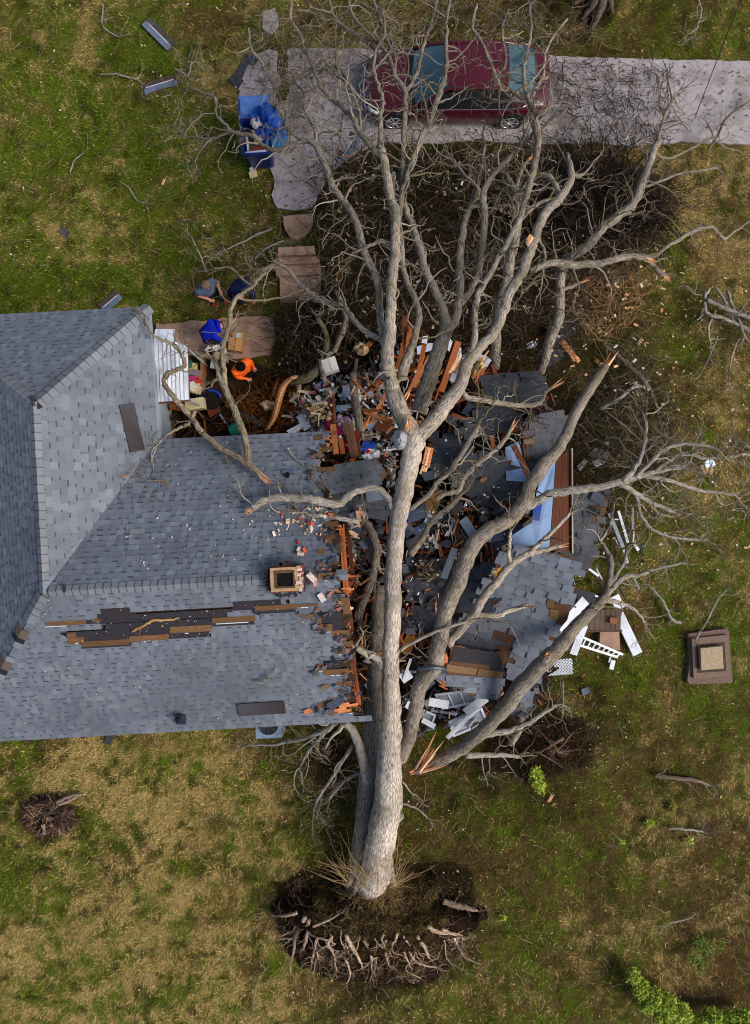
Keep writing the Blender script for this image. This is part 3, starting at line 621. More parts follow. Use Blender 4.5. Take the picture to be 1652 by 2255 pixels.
rubble('rubble', 1300, WRECK, .1, .8, DK+DK+DK+[lin(150,84,40), lin(120,66,34), lin(96,84,74), lin(150,146,140)], .08, .30, 1, 'dark rubble of boards and plaster across the collapsed rooms', .4)
rubble('rubble', 520, [(735,830),(860,800),(880,1010),(800,1010),(700,950),(650,940),(660,880)], .2, .75, [lin(214,208,200), lin(200,180,150), lin(232,232,236), lin(150,140,128), lin(120,150,142), lin(96,84,76), lin(170,90,48), lin(110,96,84), lin(206,206,210)], .05, .19, 2, 'pale plaster, paper and clothing scraps in the open rooms', .15, M_paint)
rubble('rubble', 210, [(860,720),(960,740),(1080,780),(1060,900),(900,920),(850,830)], .2, .8, [lin(176,92,44), lin(150,78,36), lin(96,60,40), lin(190,190,196), lin(50,44,42)], .06, .2, 3, 'orange splinters and white scraps between the forked limbs', .6)
rubble('rubble', 80, [(750,1150),(850,1130),(850,1560),(780,1560)], .2, 1.0, [lin(186,98,46), lin(140,72,34), lin(60,40,30), lin(200,196,190), lin(52,50,54), lin(76,82,92)], .05, .17, 4, 'splinters and torn shingles below the torn roof edge', .5)
rubble('rubble', 170, [(890,1130),(1030,1080),(1060,1250),(930,1420),(880,1420)], .2, .9, [lin(176,92,44), lin(120,66,34), lin(60,46,40), lin(196,190,184), lin(80,84,92), lin(44,40,42)], .06, .2, 5, 'splinters and shingle scraps between the two trunks', .45)
rubble('rubble', 110, [(900,1440),(1090,1490),(1080,1590),(900,1620)], .1, .7, [lin(226,228,232), lin(196,204,214), lin(120,128,136), lin(60,50,44), lin(232,234,238)], .06, .2, 6, 'white scraps of broken trim and glass below the brown boards', .6, M_paint)
rubble('rubble', 40, [(1270,1090),(1400,1140),(1420,1260),(1380,1330),(1230,1330),(1290,1230)], .05, .3, [lin(226,228,232), lin(60,56,58), lin(70,74,84), lin(120,84,54), lin(226,228,232)], .05, .16, 7, 'white splinters and scraps along the right wall line', .65, M_paint)
rubble('rubble', 150, [(345,880),(620,850),(720,950),(355,960)], .05, .3, [lin(140,84,36), lin(120,72,30), lin(60,44,30), lin(40,30,24)], .05, .2, 8, 'brown debris in the sunken corner by the eave', .7)
rubble('rubble', 90, [(640,850),(720,830),(740,940),(640,950)], .1, .5, [lin(214,190,150), lin(226,216,196), lin(200,170,120), lin(120,80,50)], .08, .26, 9, 'tan insulation and board scraps beside the torn room', .15, M_stone)
rubble('splinters', 420, WRECK, .5, 1.1, [lin(214,150,96), lin(150,86,48), lin(84,58,42), lin(60,46,38), lin(150,90,54), lin(226,180,132), lin(96,66,46), lin(206,200,192)], .04, .12, 10, 'thin splinters and laths strewn over the collapsed rooms', 1.0)
rubble('splinters', 130, [(715,1150),(800,1140),(815,1570),(740,1575)], 1.2, 2.4, [lin(214,150,96), lin(186,110,60), lin(150,90,54), lin(80,54,38), lin(60,58,62)], .04, .12, 11, 'splinters hanging along the torn roof edge', 1.0)
rubble('splinters', 80, [(740,1130),(1060,1060),(1060,1260),(930,1440),(770,1560)], .7, 1.3, [OR_, OR_, lin(196,116,62), lin(112,60,36), lin(214,160,112)], .10, .22, 12, 'orange splintered laths heaped around the two trunks', 1.0)
rubble('splinters', 70, [(760,840),(1080,780),(1060,950),(780,960)], .7, 1.3, [OR_, lin(196,116,62), lin(112,60,36), lin(214,160,112)], .10, .22, 13, 'orange splintered laths heaped below the trunk fork', 1.0)
rubble('shingle_scraps', 260, [(700,1060),(880,1060),(1100,950),(1160,1060),(1040,1250),(900,1430),(800,1200)], .9, 1.35, [lin(60,64,72), lin(44,44,48), lin(80,86,96), lin(52,54,60)], .12, .28, 14, 'torn shingle scraps scattered over the collapsed rooms', 0, M_shing)
rubble('paper_bits', 190, [(650,850),(740,825),(860,830),(860,1000),(740,960),(650,950)], .75, 1.15, [lin(232,232,236), lin(220,214,206), lin(206,216,226), lin(196,60,80), lin(60,90,160), lin(120,160,140), lin(214,190,150)], .025, .09, 15, 'white and coloured paper bits over the open room', .1, M_paint)
rubble('paper_bits', 120, [(880,960),(1150,900),(1180,1150),(1000,1300),(890,1350)], 1.2, 1.7, [lin(232,232,236), lin(220,214,206), lin(206,216,226), lin(214,170,120)], .02, .07, 16, 'small white bits over the torn roof pieces', .3, M_paint)
# straw and twigs in the corner
def fibres(name, n, poly, zlo, zhi, cols, L0, L1, r, seed, label, cat, m=M_twig, parent=None, bias=None, seg=5, wig=.5, up=.25):
    rnd = random.Random(seed); g = G(); us = [p[0] for p in poly]; vs = [p[1] for p in poly]; k = 0
    while k < n:
        u, v = rnd.uniform(min(us), max(us)), rnd.uniform(min(vs), max(vs))
        if not inpoly([u], [v], poly)[0]: continue
        k += 1; p = W(u, v, rnd.uniform(zlo, zhi)); a = rnd.uniform(0, 6.283) if bias is None else rnd.gauss(bias, .5); d = Vector((math.cos(a), math.sin(a), rnd.gauss(0, up))); L = rnd.uniform(L0, L1); pts = [p]
        for i in range(seg):
            d = (d+Vector((rnd.gauss(0, wig), rnd.gauss(0, wig), rnd.gauss(0, wig*.4)))*.6).normalized(); p = p+d*(L/seg)
            if p.z < .03: p.z = .03
            pts.append(p)
        rd = r*rnd.uniform(.6, 1.4); g.tube(pts, [rd*(1-.6*i/seg) for i in range(seg+1)], 3, shade(rnd.choice(cols), rnd.uniform(.6, 1.25)))
    o = g.build(name, m, parent); return tag(o, label, cat, kind='stuff')
fibres('vines', 420, [(500,880),(640,830),(730,900),(720,955),(520,955)], .05, .45, [lin(150,92,36), lin(120,74,30), lin(96,64,32)], .3, .8, .009, 21, 'tangled orange brown vines beside the eave', 'vines')
# ---- boards ---------------------------------------------------------
def board(a, b, w, th, col, label, cat='board', name='board', group=None, splint=0, m=None, roll=0, parent=None):
    a, b = W(*a), W(*b); M = frame(a, b) @ Matrix.Rotation(roll, 4, 'X'); L = (b-a).length; g = G(); rnd = random.Random(int(a.x*991+b.y*773))
    if splint:
        k = 4
        for i in range(k):
            y = (-.5+(i+.5)/k)*w; l0 = L/2-rnd.uniform(0, splint)*(splint > 0); l1 = L/2-rnd.uniform(0, splint)
            c = shade(col, rnd.uniform(.85, 1.15)); vs = []
            for x, t in ((-l0, 1), (l1*.9, 1), (l1, .15)):
                for dy, dz in ((-1, -1), (1, -1), (1, 1), (-1, 1)): vs.append(M @ Vector((x, y+dy*w/k/2*t*1.02, dz*th/2*(1-.12*(i % 2)))))
            g.add(vs, [(3, 2, 1, 0)]+[(s*4+q, s*4+(q+1) % 4, s*4+4+(q+1) % 4, s*4+4+q) for s in (0, 1) for q in range(4)]+[(8, 9, 10, 11)], c)
    else: g.box(M, L, w, th, col)
    o = g.build(name, m or M_wood, parent)
    if parent is None: tag(o, label, cat, group)
    return o
OR = lin(172,96,52); OR2 = lin(204,126,76); OD = lin(112,60,36); WH = lin(232,234,240); LB = lin(176,190,212)
# torn edge of the house: rafters and plate, part of the house
for a, b, w in [((752,1150,2.6),(768,1375,2.9),.13), ((764,1150,2.2),(780,1290,2.4),.1), ((770,1340,2.9),(786,1545,2.6),.10), ((774,1440,2.5),(792,1560,2.3),.12)]:
    o = board(a, b, w, .14, OR if w > .1 else OD, None, splint=.25, name='rafter', parent=house); o.parent = None; under(o, house)
for u, v, z, L in [(735,1162,3.0,.5),(733,1190,3.1,.6),(730,1245,3.4,.5),(745,1268,3.6,.7),(760,1300,3.8,.5),(745,1335,3.6,.5),(770,1410,3.1,.45),(750,1482,2.9,.5),(745,1556,2.8,1.0),(720,1135,3.1,.4),(715,1100,3.1,.4),(740,1215,3.3,.5)]:
    o = board((u-L*20, v+1, z-.12), (u+L*45, v-2, z-.16), .12, .05, random.choice([OR, OR2, OD, lin(150,100,60)]), None, splint=.2, name='sheathing_board', parent=house); o.parent = None; under(o, house)
# individually visible boards: (from, to, width, thickness, colour, splinter, label)
BOARDS = [
((872,838,1.0),(905,712,1.5),.2,.05,OR,.3,'wide orange board standing behind the left fork of the trunk'),
((893,690,1.6),(889,760,1.3),.13,.05,OD,.2,'dark orange stud above the left fork'),
((905,720,1.6),(893,806,1.1),.14,.05,OR,.2,'orange stud leaning along the thin middle limb'),
((936,754,2.2),(921,826,1.5),.12,.07,OR,.1,'orange stud with a white square top between the forked limbs'),
((943,781,2.3),(898,875,1.6),.16,.05,OR2,.4,'splintered orange rafter between the forked limbs'),
((1010,752,1.6),(972,862,1.2),.16,.08,OR,0,'long straight orange stud left of the right fork'),
((1001,748,1.5),(968,850,1.1),.06,.05,OD,0,'thin dark stud beside the long straight orange stud'),
((1062,782,1.5),(1048,830,1.2),.11,.06,OR2,.1,'short orange stud near the darkened roof slab'),
((1042,845,1.7),(1068,800,1.7),.2,.06,OR,.35,'splintered orange piece with ragged ends beside the right fork'),
((1085,800,1.5),(1092,830,1.4),.1,.06,OD,.1,'stub of orange stud against the upright bark stem'),
((793,888,.8),(848,740+90,.8),.12,.05,OR,.25,'orange splintered plank pointing to the left limb'),
((820,920,1.1),(855,862,1.2),.09,.06,OR2,0,'clean orange stud under the trunk at left'),
((795,775,.7),(820,752,.8),.12,.05,lin(190,106,60),.15,'short orange plank at the left of the trunk fork'),
((770,850,.8),(808,826,.9),.2,.04,lin(176,112,56),.3,'orange torn panel beside the small white carton'),
((722,838,.3),(733,968,1.6),.07,.07,OD,0,'thin brown post left of the plaster heap'),
((732,838,.3),(742,985,1.8),.07,.07,OR,0,'thin orange post right beside the brown one'),
((733,935,1.9),(741,1000,2.0),.14,.06,OR2,0,'bright orange rafter end over the eave'),
((750,965,1.8),(756,1000,1.8),.12,.06,OR,0,'orange rafter stub next to the bright rafter end'),
((766,925,1.5),(784,1018,1.9),.22,.08,lin(128,92,66),.2,'wide weathered beam at the torn eave'),
((783,930,1.4),(795,1010,1.8),.06,.06,OD,.1,'dark strip of wood along the weathered beam'),
((717,985,2.5),(733,960,2.4),.2,.05,OR2,.2,'orange sheathing scrap at the corner of the eave'),
((1128,975,2.0),(1182,1080,2.3),.13,.08,OD,.15,'dark brown rafter crossing the pale blue wall'),
((1082,960,1.6),(1090,1000,1.5),.1,.06,OR,0,'orange stud left of the pale blue wall'),
((1114,952,1.7),(1160,938,1.8),.11,.05,OR,.25,'orange plate above the pale blue wall'),
((1052,1068,1.5),(1075,1045,1.6),.1,.05,OR2,.2,'bright splinter on the tilted darkened roof slab'),
((1088,1012,1.4),(1118,1002,1.5),.1,.05,OR,.1,'orange header across the pale blue wall'),
((1192,1138,1.7),(1208,1172,1.5),.12,.06,OD,.1,'brown stub in front of the white wall by the right limb'),
((975,1128,.9),(945,1210,.8),.09,.06,lin(214,214,214),0,'white batten between the two trunks'),
((1008,1130,1.0),(985,1180,.9),.08,.04,WH,0,'short white lath near the large right trunk'),
((1000,1100,1.0),(1012,1195,1.1),.1,.06,OD,.2,'dark stud standing between the trunks'),
((960,1155,1.0),(975,1240,1.0),.1,.06,OR,.2,'orange stud standing between the trunks'),
((880,1430,.8),(900,1330,.9),.06,.05,OR,.2,'thin orange lath right beside the main trunk'),
((888,1445,.8),(917,1380,1.0),.3,.03,lin(176,110,40),.3,'leaning orange panel right of the main trunk'),
((1000,1370,1.3),(1040,1255,1.4),.14,.06,OR,.3,'orange board behind the large right trunk'),
((1100,1235,2.5),(1084,1300,2.3),.34,.04,lin(214,136,46),.5,'bright orange torn sheet pointing down on the blue grey slab'),
((1040,1445,1.6),(985,1480,1.5),.06,.05,OR2,.2,'orange splintered edge of the felt covered slab'),
((985,1432,2.1),(978,1478,1.9),.1,.06,OR2,.25,'orange splintered rafter tail left of the felt covered slab'),
((960,1500,1.7),(992,1516,1.6),.14,.05,OR,.2,'orange board end below the felt covered slab'),
((790,1215,1.8),(765,1262,1.7),.1,.06,OR2,.2,'splintered stud fallen across the torn roof edge'),
((740,1270,2.9),(800,1268,2.4),.05,.05,OR,.1,'thin stick jutting sideways from the torn roof edge'),
((768,1300,2.8),(785,1275,2.6),.2,.04,OD,.3,'dark orange scrap at the torn roof edge'),
((758,1346,3.2),(780,1335,3.1),.1,.03,lin(232,186,140),.1,'pale splinter resting on the torn roof edge'),
((768,1360,3.0),(765,1385,3.0),.16,.04,OR2,.2,'curled orange splinter beside the pale one'),
((758,1165,2.6),(802,1190,2.2),.12,.04,lin(236,190,152),.4,'pale split branch piece above the torn edge'),
((790,1115,2.6),(800,1165,2.4),.2,.05,lin(236,176,134),.4,'wide pale splinter standing over the torn edge'),
((735,1562,3.0),(790,1552,2.9),.22,.05,OR2,.4,'bright splintered fascia at the lower torn corner'),
((720,1560,3.05),(760,1535,3.0),.2,.04,lin(66,72,84),.1,'curled grey shingle edge at the lower torn corner'),
((905,1170,1.0),(935,1120,1.2),.1,.05,OD,.2,'dark lath leaning right of the main trunk'),
((925,1195,1.0),(938,1168,1.1),.1,.05,OR2,.3,'small bright splinter right of the main trunk'),
]
for a, b, w, th, c, sp, lab in BOARDS: board(a, b, w, th, c, lab, splint=sp, group='broken boards in the wreckage')
# many plain boards strewn about
rnd = random.Random(99)
def where(u, v):
    return ('beside the long orange studs' if v < 900 and u > 880 else 'left of the trunk fork' if v < 960 else 'by the tilted darkened slab' if v < 1120 and u > 930 else 'in the gap between the trunks' if u > 880 and v < 1330 else 'low between the trunks near the felt slab' if u > 870 else 'under the torn roof edge' if v > 1150 else 'by the broken roof flap')
ZONES = [((760,880),(1000,1050)), ((900,1060),(1140,1240)), ((880,1020),(1380,1420)), ((770,840),(1160,1540)), ((870,1080),(780,930))]
CNAME = [('dark rust', OD), ('orange', OR), ('brown', lin(96,56,34)), ('near black', lin(50,34,26))]
seen = set()
for i in range(30):
    zu, zv = ZONES[i % 5]
    u, v = rnd.uniform(*zu), rnd.uniform(*zv); a = rnd.uniform(0, 3.14); L = rnd.uniform(25, 64); z = rnd.uniform(.5, 1.1); cn, cc = CNAME[(i//5) % 4]
    lab = '%s %s board %s %s' % ('long' if L > 44 else 'short', cn, 'lying level' if min(a, 3.14-a) < .5 else 'pointing up the picture' if abs(a-1.57) < .5 else 'lying aslant', where(u, v))
    if lab in seen: continue
    seen.add(lab)
    board((u-math.cos(a)*L/2, v-math.sin(a)*L/2, z+rnd.uniform(-.25, .25)), (u+math.cos(a)*L/2, v+math.sin(a)*L/2, z+rnd.uniform(-.25, .25)), rnd.uniform(.06, .14), .045, cc, lab, splint=.15, group='plain boards strewn through the wreckage')
# ---- torn roof sections ----------------------------------------------
def section(label, pts, n_ind, seed, ang=0  , shade_tint=1.0, jag=.10, holes=(), th=.07, curve=None, felt=None, tabw=(.15, .30), e=COURSE, boards=()):  # tint puts the shade of slabs facing other ways into their shingle colour
    rz = random.Random(seed+500); um, vm = sum(p[0] for p in pts)/len(pts), sum(p[1] for p in pts)/len(pts); ku, kv = rz.gauss(0, .0028), rz.gauss(0, .0028)
    pts = [(p[0], p[1], max(.35, p[2]+ku*(p[0]-um)+kv*(p[1]-vm))) for p in pts]
    w = [W(*p) for p in pts]; c = sum(w, Vector())/len(w); t = thing('roof_section', label, 'roof piece', c, 'torn roof pieces in the wreckage')
    pl = Plane(w, xdir=(math.cos(R(ang)), math.sin(R(ang)), 0)); poly = [pl.to2(p) for p in w]
    rnd = random.Random(seed); jp = []
    for i in range(len(poly)):
        a, b = Vector(poly[i]), Vector(poly[(i+1) % len(poly)]); k = max(1, int((b-a).length/.22))
        for j in range(k): q = a+(b-a)*(j/k); jp.append((q.x+rnd.uniform(-.06, .06), q.y+rnd.uniform(-.06, .06)))
    g = G(); f = (lambda x, y: curve(x, y)) if curve else (lambda x, y: 0)
    if curve:                               # bent deck: strips
        xs_ = [p[0] for p in poly]; x0, x1 = min(xs_), max(xs_); ys_ = [p[1] for p in poly]; y0, y1 = min(ys_), max(ys_); n = 10
        for i in range(n):
            for j in range(n):
                xa, xb, ya, yb = x0+(x1-x0)*i/n, x0+(x1-x0)*(i+1)/n, y0+(y1-y0)*j/n, y0+(y1-y0)*(j+1)/n
                if inpoly([(xa+xb)/2], [(ya+yb)/2], poly)[0]: g.prism([pl.P(xa, ya, f(xa, ya)-.012), pl.P(xb, ya, f(xb, ya)-.012), pl.P(xb, yb, f(xb, yb)-.012), pl.P(xa, yb, f(xa, yb)-.012)], .03, lin(84,60,44), down=-pl.n)
    else: g.prism([pl.P(x, y, -.012) for x, y in jp], .03, lin(96,66,44), down=-pl.n)
    deck = under(g.build('deck', M_wood), t)
    hp = [[pl.to2(pl.hit(u, v)) for u, v in h] for h in holes]
    g = shingles(deck, pl, poly, n_ind, seed, hp, shade_tint, e, False, jag+.05, curve, .14, tabw)
    if g.f: to_parent(tag(g.build('shingle', M_shing), kind='stuff'), deck, t)
    for i, h in enumerate(felt or []):
        g = G(); g.prism([pl.P(*pl.to2(pl.hit(u, v)), .004+.002*i) for u, v in h], .006, down=-pl.n); to_parent(g.build('underlayment', M_felt), deck, t)
    for i, (h, c_) in enumerate(boards):
        g = G(); g.prism([pl.P(*pl.to2(pl.hit(u, v)), .016+.002*i) for u, v in h], .012, c_, down=-pl.n); to_parent(g.build('shingle_backing', M_wood), deck, t)
    for i in range(3):                      # rafters nailed under the sheathing
        a = poly[0]; b = poly[-1]; tt = (i+.5)/3; p0 = Vector(poly[0])*(1-tt)+Vector(poly[1])*tt; p1 = Vector(poly[-1])*(1-tt)+Vector(poly[-2])*tt
        g = G(); A, B2 = pl.P(p0.x, p0.y, -.10), pl.P(p1.x, p1.y, -.10); g.box(frame(A, B2, pl.n), (B2-A).length*.97, .045, .13, OD); under(g.build('rafter', M_wood), t)
    return t, pl
sag = lambda k: (lambda x, y: -k*x*x)
section('large pale grey shingle slab sloping under the right trunk', [(1100,1222,2.3),(1180,1208,2.25),(1272,1232,2.0),(1258,1300,1.9),(1262,1330,1.85),(1225,1400,1.8),(1195,1480,1.75),(1160,1535,1.7),(1120,1490,1.9),(1095,1415,2.0),(1040,1400,1.9),(1020,1360,1.9),(1060,1320,2.1)], 200, 31, -14, 1.12, .05, tabw=(.17, .32), e=.16,
        holes=[[(1205,1318),(1235,1325),(1262,1345),(1240,1400),(1195,1345)], [(1085,1390),(1130,1380),(1125,1495),(1085,1495)]], boards=[([(1206,1318),(1222,1322),(1218,1340),(1203,1336)], lin(112,82,54)), ([(1213,1340),(1232,1345),(1228,1366),(1209,1360)], lin(122,92,56))])
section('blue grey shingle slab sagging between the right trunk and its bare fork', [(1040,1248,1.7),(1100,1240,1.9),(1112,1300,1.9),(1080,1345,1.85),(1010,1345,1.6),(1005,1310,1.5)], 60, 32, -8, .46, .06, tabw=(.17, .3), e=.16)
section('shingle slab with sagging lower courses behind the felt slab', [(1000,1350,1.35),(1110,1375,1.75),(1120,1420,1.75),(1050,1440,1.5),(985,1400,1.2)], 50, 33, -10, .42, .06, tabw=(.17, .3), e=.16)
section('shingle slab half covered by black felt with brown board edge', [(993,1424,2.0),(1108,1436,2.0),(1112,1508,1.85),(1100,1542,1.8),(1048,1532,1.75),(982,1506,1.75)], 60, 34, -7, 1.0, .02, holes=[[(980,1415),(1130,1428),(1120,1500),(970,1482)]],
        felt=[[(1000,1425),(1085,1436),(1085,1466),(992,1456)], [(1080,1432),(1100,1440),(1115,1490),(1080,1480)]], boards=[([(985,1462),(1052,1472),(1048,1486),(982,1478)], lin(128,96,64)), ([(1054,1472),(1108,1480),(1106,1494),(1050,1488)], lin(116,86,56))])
section('darkened shingle slab at the top beside the upright stem', [(1070,828,1.6),(1192,818,1.5),(1196,850,1.5),(1180,895,1.5),(1090,890,1.6),(1062,860,1.6)], 50, 35, 3, .28, .03)
section('curved darkened slab right of the pale blue wall', [(1150,940,1.9),(1205,910,1.9),(1240,905,1.7),(1248,950,1.7),(1235,1000,1.8),(1195,1040,1.9),(1158,1048,1.9)], 60, 36, 8, .40, .04, curve=sag(.14), e=.17, holes=[[(1140,925),(1172,925),(1168,1020),(1140,1020)]], boards=[([(1150,948),(1176,946),(1176,958),(1152,960)], lin(84,76,80)), ([(1152,968),(1178,964),(1178,976),(1154,978)], lin(110,90,76))])
section('tilted darkened slab with rippled courses in the middle of the wreck', [(1010,1010,1.4),(1055,1000,1.5),(1105,1010,1.6),(1150,1045,1.7),(1140,1085,1.6),(1095,1125,1.5),(1040,1105,1.3),(1000,1050,1.2)], 70, 37, -22, .44, .05, curve=sag(.08), e=.165)
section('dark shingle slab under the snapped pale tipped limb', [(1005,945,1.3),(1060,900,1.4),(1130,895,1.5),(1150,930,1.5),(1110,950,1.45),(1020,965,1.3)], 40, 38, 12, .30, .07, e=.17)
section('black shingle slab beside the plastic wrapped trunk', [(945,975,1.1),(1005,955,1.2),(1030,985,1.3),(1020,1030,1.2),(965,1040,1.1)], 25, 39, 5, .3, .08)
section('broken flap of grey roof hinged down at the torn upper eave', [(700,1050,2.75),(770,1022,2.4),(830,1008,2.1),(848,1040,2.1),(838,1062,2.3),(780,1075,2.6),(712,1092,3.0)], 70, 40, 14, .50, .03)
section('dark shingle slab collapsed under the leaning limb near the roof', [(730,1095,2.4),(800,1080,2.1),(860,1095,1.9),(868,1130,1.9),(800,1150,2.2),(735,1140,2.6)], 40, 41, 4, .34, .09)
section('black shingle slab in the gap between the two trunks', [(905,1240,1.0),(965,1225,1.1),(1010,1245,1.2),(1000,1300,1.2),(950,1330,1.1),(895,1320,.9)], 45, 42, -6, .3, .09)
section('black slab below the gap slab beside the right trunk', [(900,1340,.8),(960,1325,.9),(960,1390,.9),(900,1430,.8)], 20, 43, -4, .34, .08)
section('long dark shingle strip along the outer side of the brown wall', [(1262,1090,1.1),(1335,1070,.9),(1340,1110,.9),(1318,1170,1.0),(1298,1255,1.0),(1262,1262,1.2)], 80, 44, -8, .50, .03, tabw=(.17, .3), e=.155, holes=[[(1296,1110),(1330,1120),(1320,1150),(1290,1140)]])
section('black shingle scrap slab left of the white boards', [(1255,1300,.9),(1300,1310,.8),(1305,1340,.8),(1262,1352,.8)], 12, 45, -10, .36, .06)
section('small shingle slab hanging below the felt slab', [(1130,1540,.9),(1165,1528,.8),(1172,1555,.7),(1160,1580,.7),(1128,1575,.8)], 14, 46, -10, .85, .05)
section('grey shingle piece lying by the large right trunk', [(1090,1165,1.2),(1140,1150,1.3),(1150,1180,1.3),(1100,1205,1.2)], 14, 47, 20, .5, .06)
# single torn shingles
def shard(u, v, z, ang, L, w, col, label, cat, group, m=M_paint, tilt=.2, name='scrap', n=4, irr=.12, th=.012):
    rnd = random.Random(int(u*31+v*17)); M = Matrix.Translation(W(u, v, z)) @ Matrix.Rotation(R(ang), 4, 'Z') @ Matrix.Rotation(rnd.gauss(0, tilt), 4, 'X') @ Matrix.Rotation(rnd.gauss(0, tilt), 4, 'Y'); g = G(); base = [(-.5, -.5), (.5, -.5), (.5, .5), (-.5, .5)]
    if n == 5: base = [(-.5, -.5), (.4, -.5), (.55, .0), (.3, .5), (-.5, .4)]
    top = [M @ Vector(((x+rnd.uniform(-irr, irr))*L, (y+rnd.uniform(-irr, irr))*w, rnd.uniform(-.04, .04)*L)) for x, y in base]
    g.prism(top, th, col); return tag(g.build(name, m), label, cat, group)
for i in range(42):
    zu, zv = ([((745,830),(1050,1240))]*2+[((890,1010),(1100,1330)), ((900,1080),(880,1060)), ((1240,1320),(1090,1340)), ((740,790),(1240,1540))])[i % 6]
    u, v = rnd.uniform(*zu), rnd.uniform(*zv); L, w = rnd.uniform(.25, .5), rnd.uniform(.18, .3); a = rnd.uniform(0, 180); cn, cc = [('slate grey', lin(70,74,84)), ('charcoal', lin(52,52,58)), ('black', lin(44,42,46)), ('pale grey', lin(100,108,120))][(i//6) % 4]
    wh = 'along the outer right slab' if u > 1200 else where(u, v)
    lab = '%s %s loose shingle %s %s' % ('long' if L > 1.55*w else 'square', cn, 'turned aslant' if 25 < a % 90 < 65 else 'lying straight', wh)
    if lab in seen: continue
    seen.add(lab)
    shard(u, v, rnd.uniform(1.0, 1.7), a, L, w, shade(cc, rnd.uniform(.8, 1.1)), lab, 'shingle', 'loose shingles tossed on the wreckage', M_shing, .25, 'loose_shingle', 4, .05)
for u, v, z, a, L, w, c, lab in [(828,1092,2.3,12,.45,.25,lin(96,106,124),'blue grey shingle on the dark slab by the leaning limb'),(830+85,1135,1.8,20,.5,.28,lin(110,124,146),'blue grey shingle just right of the main trunk'),(806,1197,2.2,30,.30,.24,lin(92,102,116),'square grey shingle below the leaning limb'),(785,1133,2.5,30,.5,.2,lin(110,120,136),'blue grey shingle at the torn roof edge'),
    (718,1138,3.5,10,.36,.3,lin(44,44,48),'dark square shingle at the torn roof edge'),(733,1370,3.35,50,.42,.36,lin(58,56,60),'dark lifted shingle on the lower slope tear'),(990,1240,1.6,70,.8,.18,lin(84,98,108),'long grey shingle strip beside the large right trunk'),(1030,1160,1.4,-55,.5,.25,lin(92,108,124),'blue shingle left of the large right trunk'),(1085,1180,1.5,10,.5,.3,lin(80,100,120),'blue grey shingle near the white walls'),
    (928,1165,1.3,25,.4,.22,lin(72,96,140),'blue tinted shingle scrap between the trunks')]:
    shard(u, v, z, a, L, w, c, lab, 'shingle', None, M_shing, .2, 'loose_shingle', 4, .05)
# paper, plaster, insulation and cloth scraps (shown one by one in the open rooms)
for i, (u, v, z, a, L, w, c, lab, n) in enumerate([
(667,928,.6,-60,.55,.22,lin(222,230,240),'white panel with brown backing on the edge of the plaster heap',4),(680,905,.55,-60,.5,.18,lin(150,92,50),'brown panel beside the white panel on the plaster heap',4),(655,943,.6,30,.5,.16,lin(226,226,232),'white printed sheet lying by the roof eave',4),
(775,858,.9,20,.5,.4,lin(236,238,246),'large white crumpled sheet in the open room',5),(782,875,.9,-40,.36,.3,lin(228,232,242),'white torn sheet below the large crumpled one',5),(757,898,.8,5,.4,.22,lin(206,222,236),'pale blue box lid in the open room',4),(765,868,.8,-20,.3,.2,lin(214,226,240),'pale blue folded paper in the open room',4),
(712,876,.6,30,.4,.3,lin(226,220,208),'cream torn paper left of the orange posts',5),(728,862,.7,60,.3,.3,lin(196,176,150),'tan cardboard flap by the orange posts',5),(748,924,1.0,80,.3,.12,lin(240,240,250),'white strip on the orange post',4),(816,868,.9,20,.2,.2,lin(222,226,232),'white scrap right of the dark standing stem',5),
(822,930,1.0,60,.5,.16,lin(150,166,190),'grey blue drawer front in the open room',4),(845,935,1.1,70,.42,.36,lin(118,62,30),'brown chest panel beside the main trunk',4),(815,935,1.0,10,.5,.25,lin(176,112,50),'tan board right of the dark red cloth',5),(878,905,1.5,85,.75,.2,lin(196,214,226),'pale blue glass strip against the trunk',5),
(1088,990,1.5,-60,.35,.2,lin(222,228,240),'white folded paper by the pale blue wall',5),(945,1145,1.2,60,.36,.2,lin(176,196,220),'pale blue scrap between the trunks',4),(1171,760,.4,10,.28,.2,lin(214,222,240),'white scrap on the dark grass right of the stem',5),(1322,1002,.05,-30,.42,.34,lin(150,150,142),'grey paper sheet on the dark lawn at right',5),
(1320,1018,.09,10,.3,.2,lin(214,226,240),'white scrap on the grey paper sheet at right',5),(1284,1022,.06,50,.36,.16,lin(150,146,140),'pale strip on the dark lawn at right',4),(1338,976,.06,10,.14,.12,lin(214,224,236),'small white dot of paper on the dark lawn at right',5),(1563,1022,.3,30,.3,.22,lin(206,220,240),'white carton caught in the twigs at far right',4),(1558,1030,.3,20,.3,.26,lin(190,150,110),'cardboard scrap beside the carton in the twigs',4),
(863,400,.6,80,.55,.18,lin(220,226,236),'white crumpled wrapper hanging by the upper left limb',5),(1000,770,1.2,-40,.6,.3,lin(206,214,228),'white sheet behind the right fork',5),(1058,800,1.1,60,.6,.4,lin(206,214,228),'pale sheet between the two right limbs',5),(940,765,1.3,20,.6,.25,lin(180,190,206),'grey white sheet at the white topped stud',5),
(1012,810,1.0,70,.8,.4,lin(214,220,232),'large white sheet right of the long orange stud',5),(936,748,2.35,80,.18,.12,lin(240,242,250),'white cap on the orange stud',4)]):
    shard(u, v, z, a, L, w, c, lab, 'scrap', None, M_paint, .18, 'scrap', n)
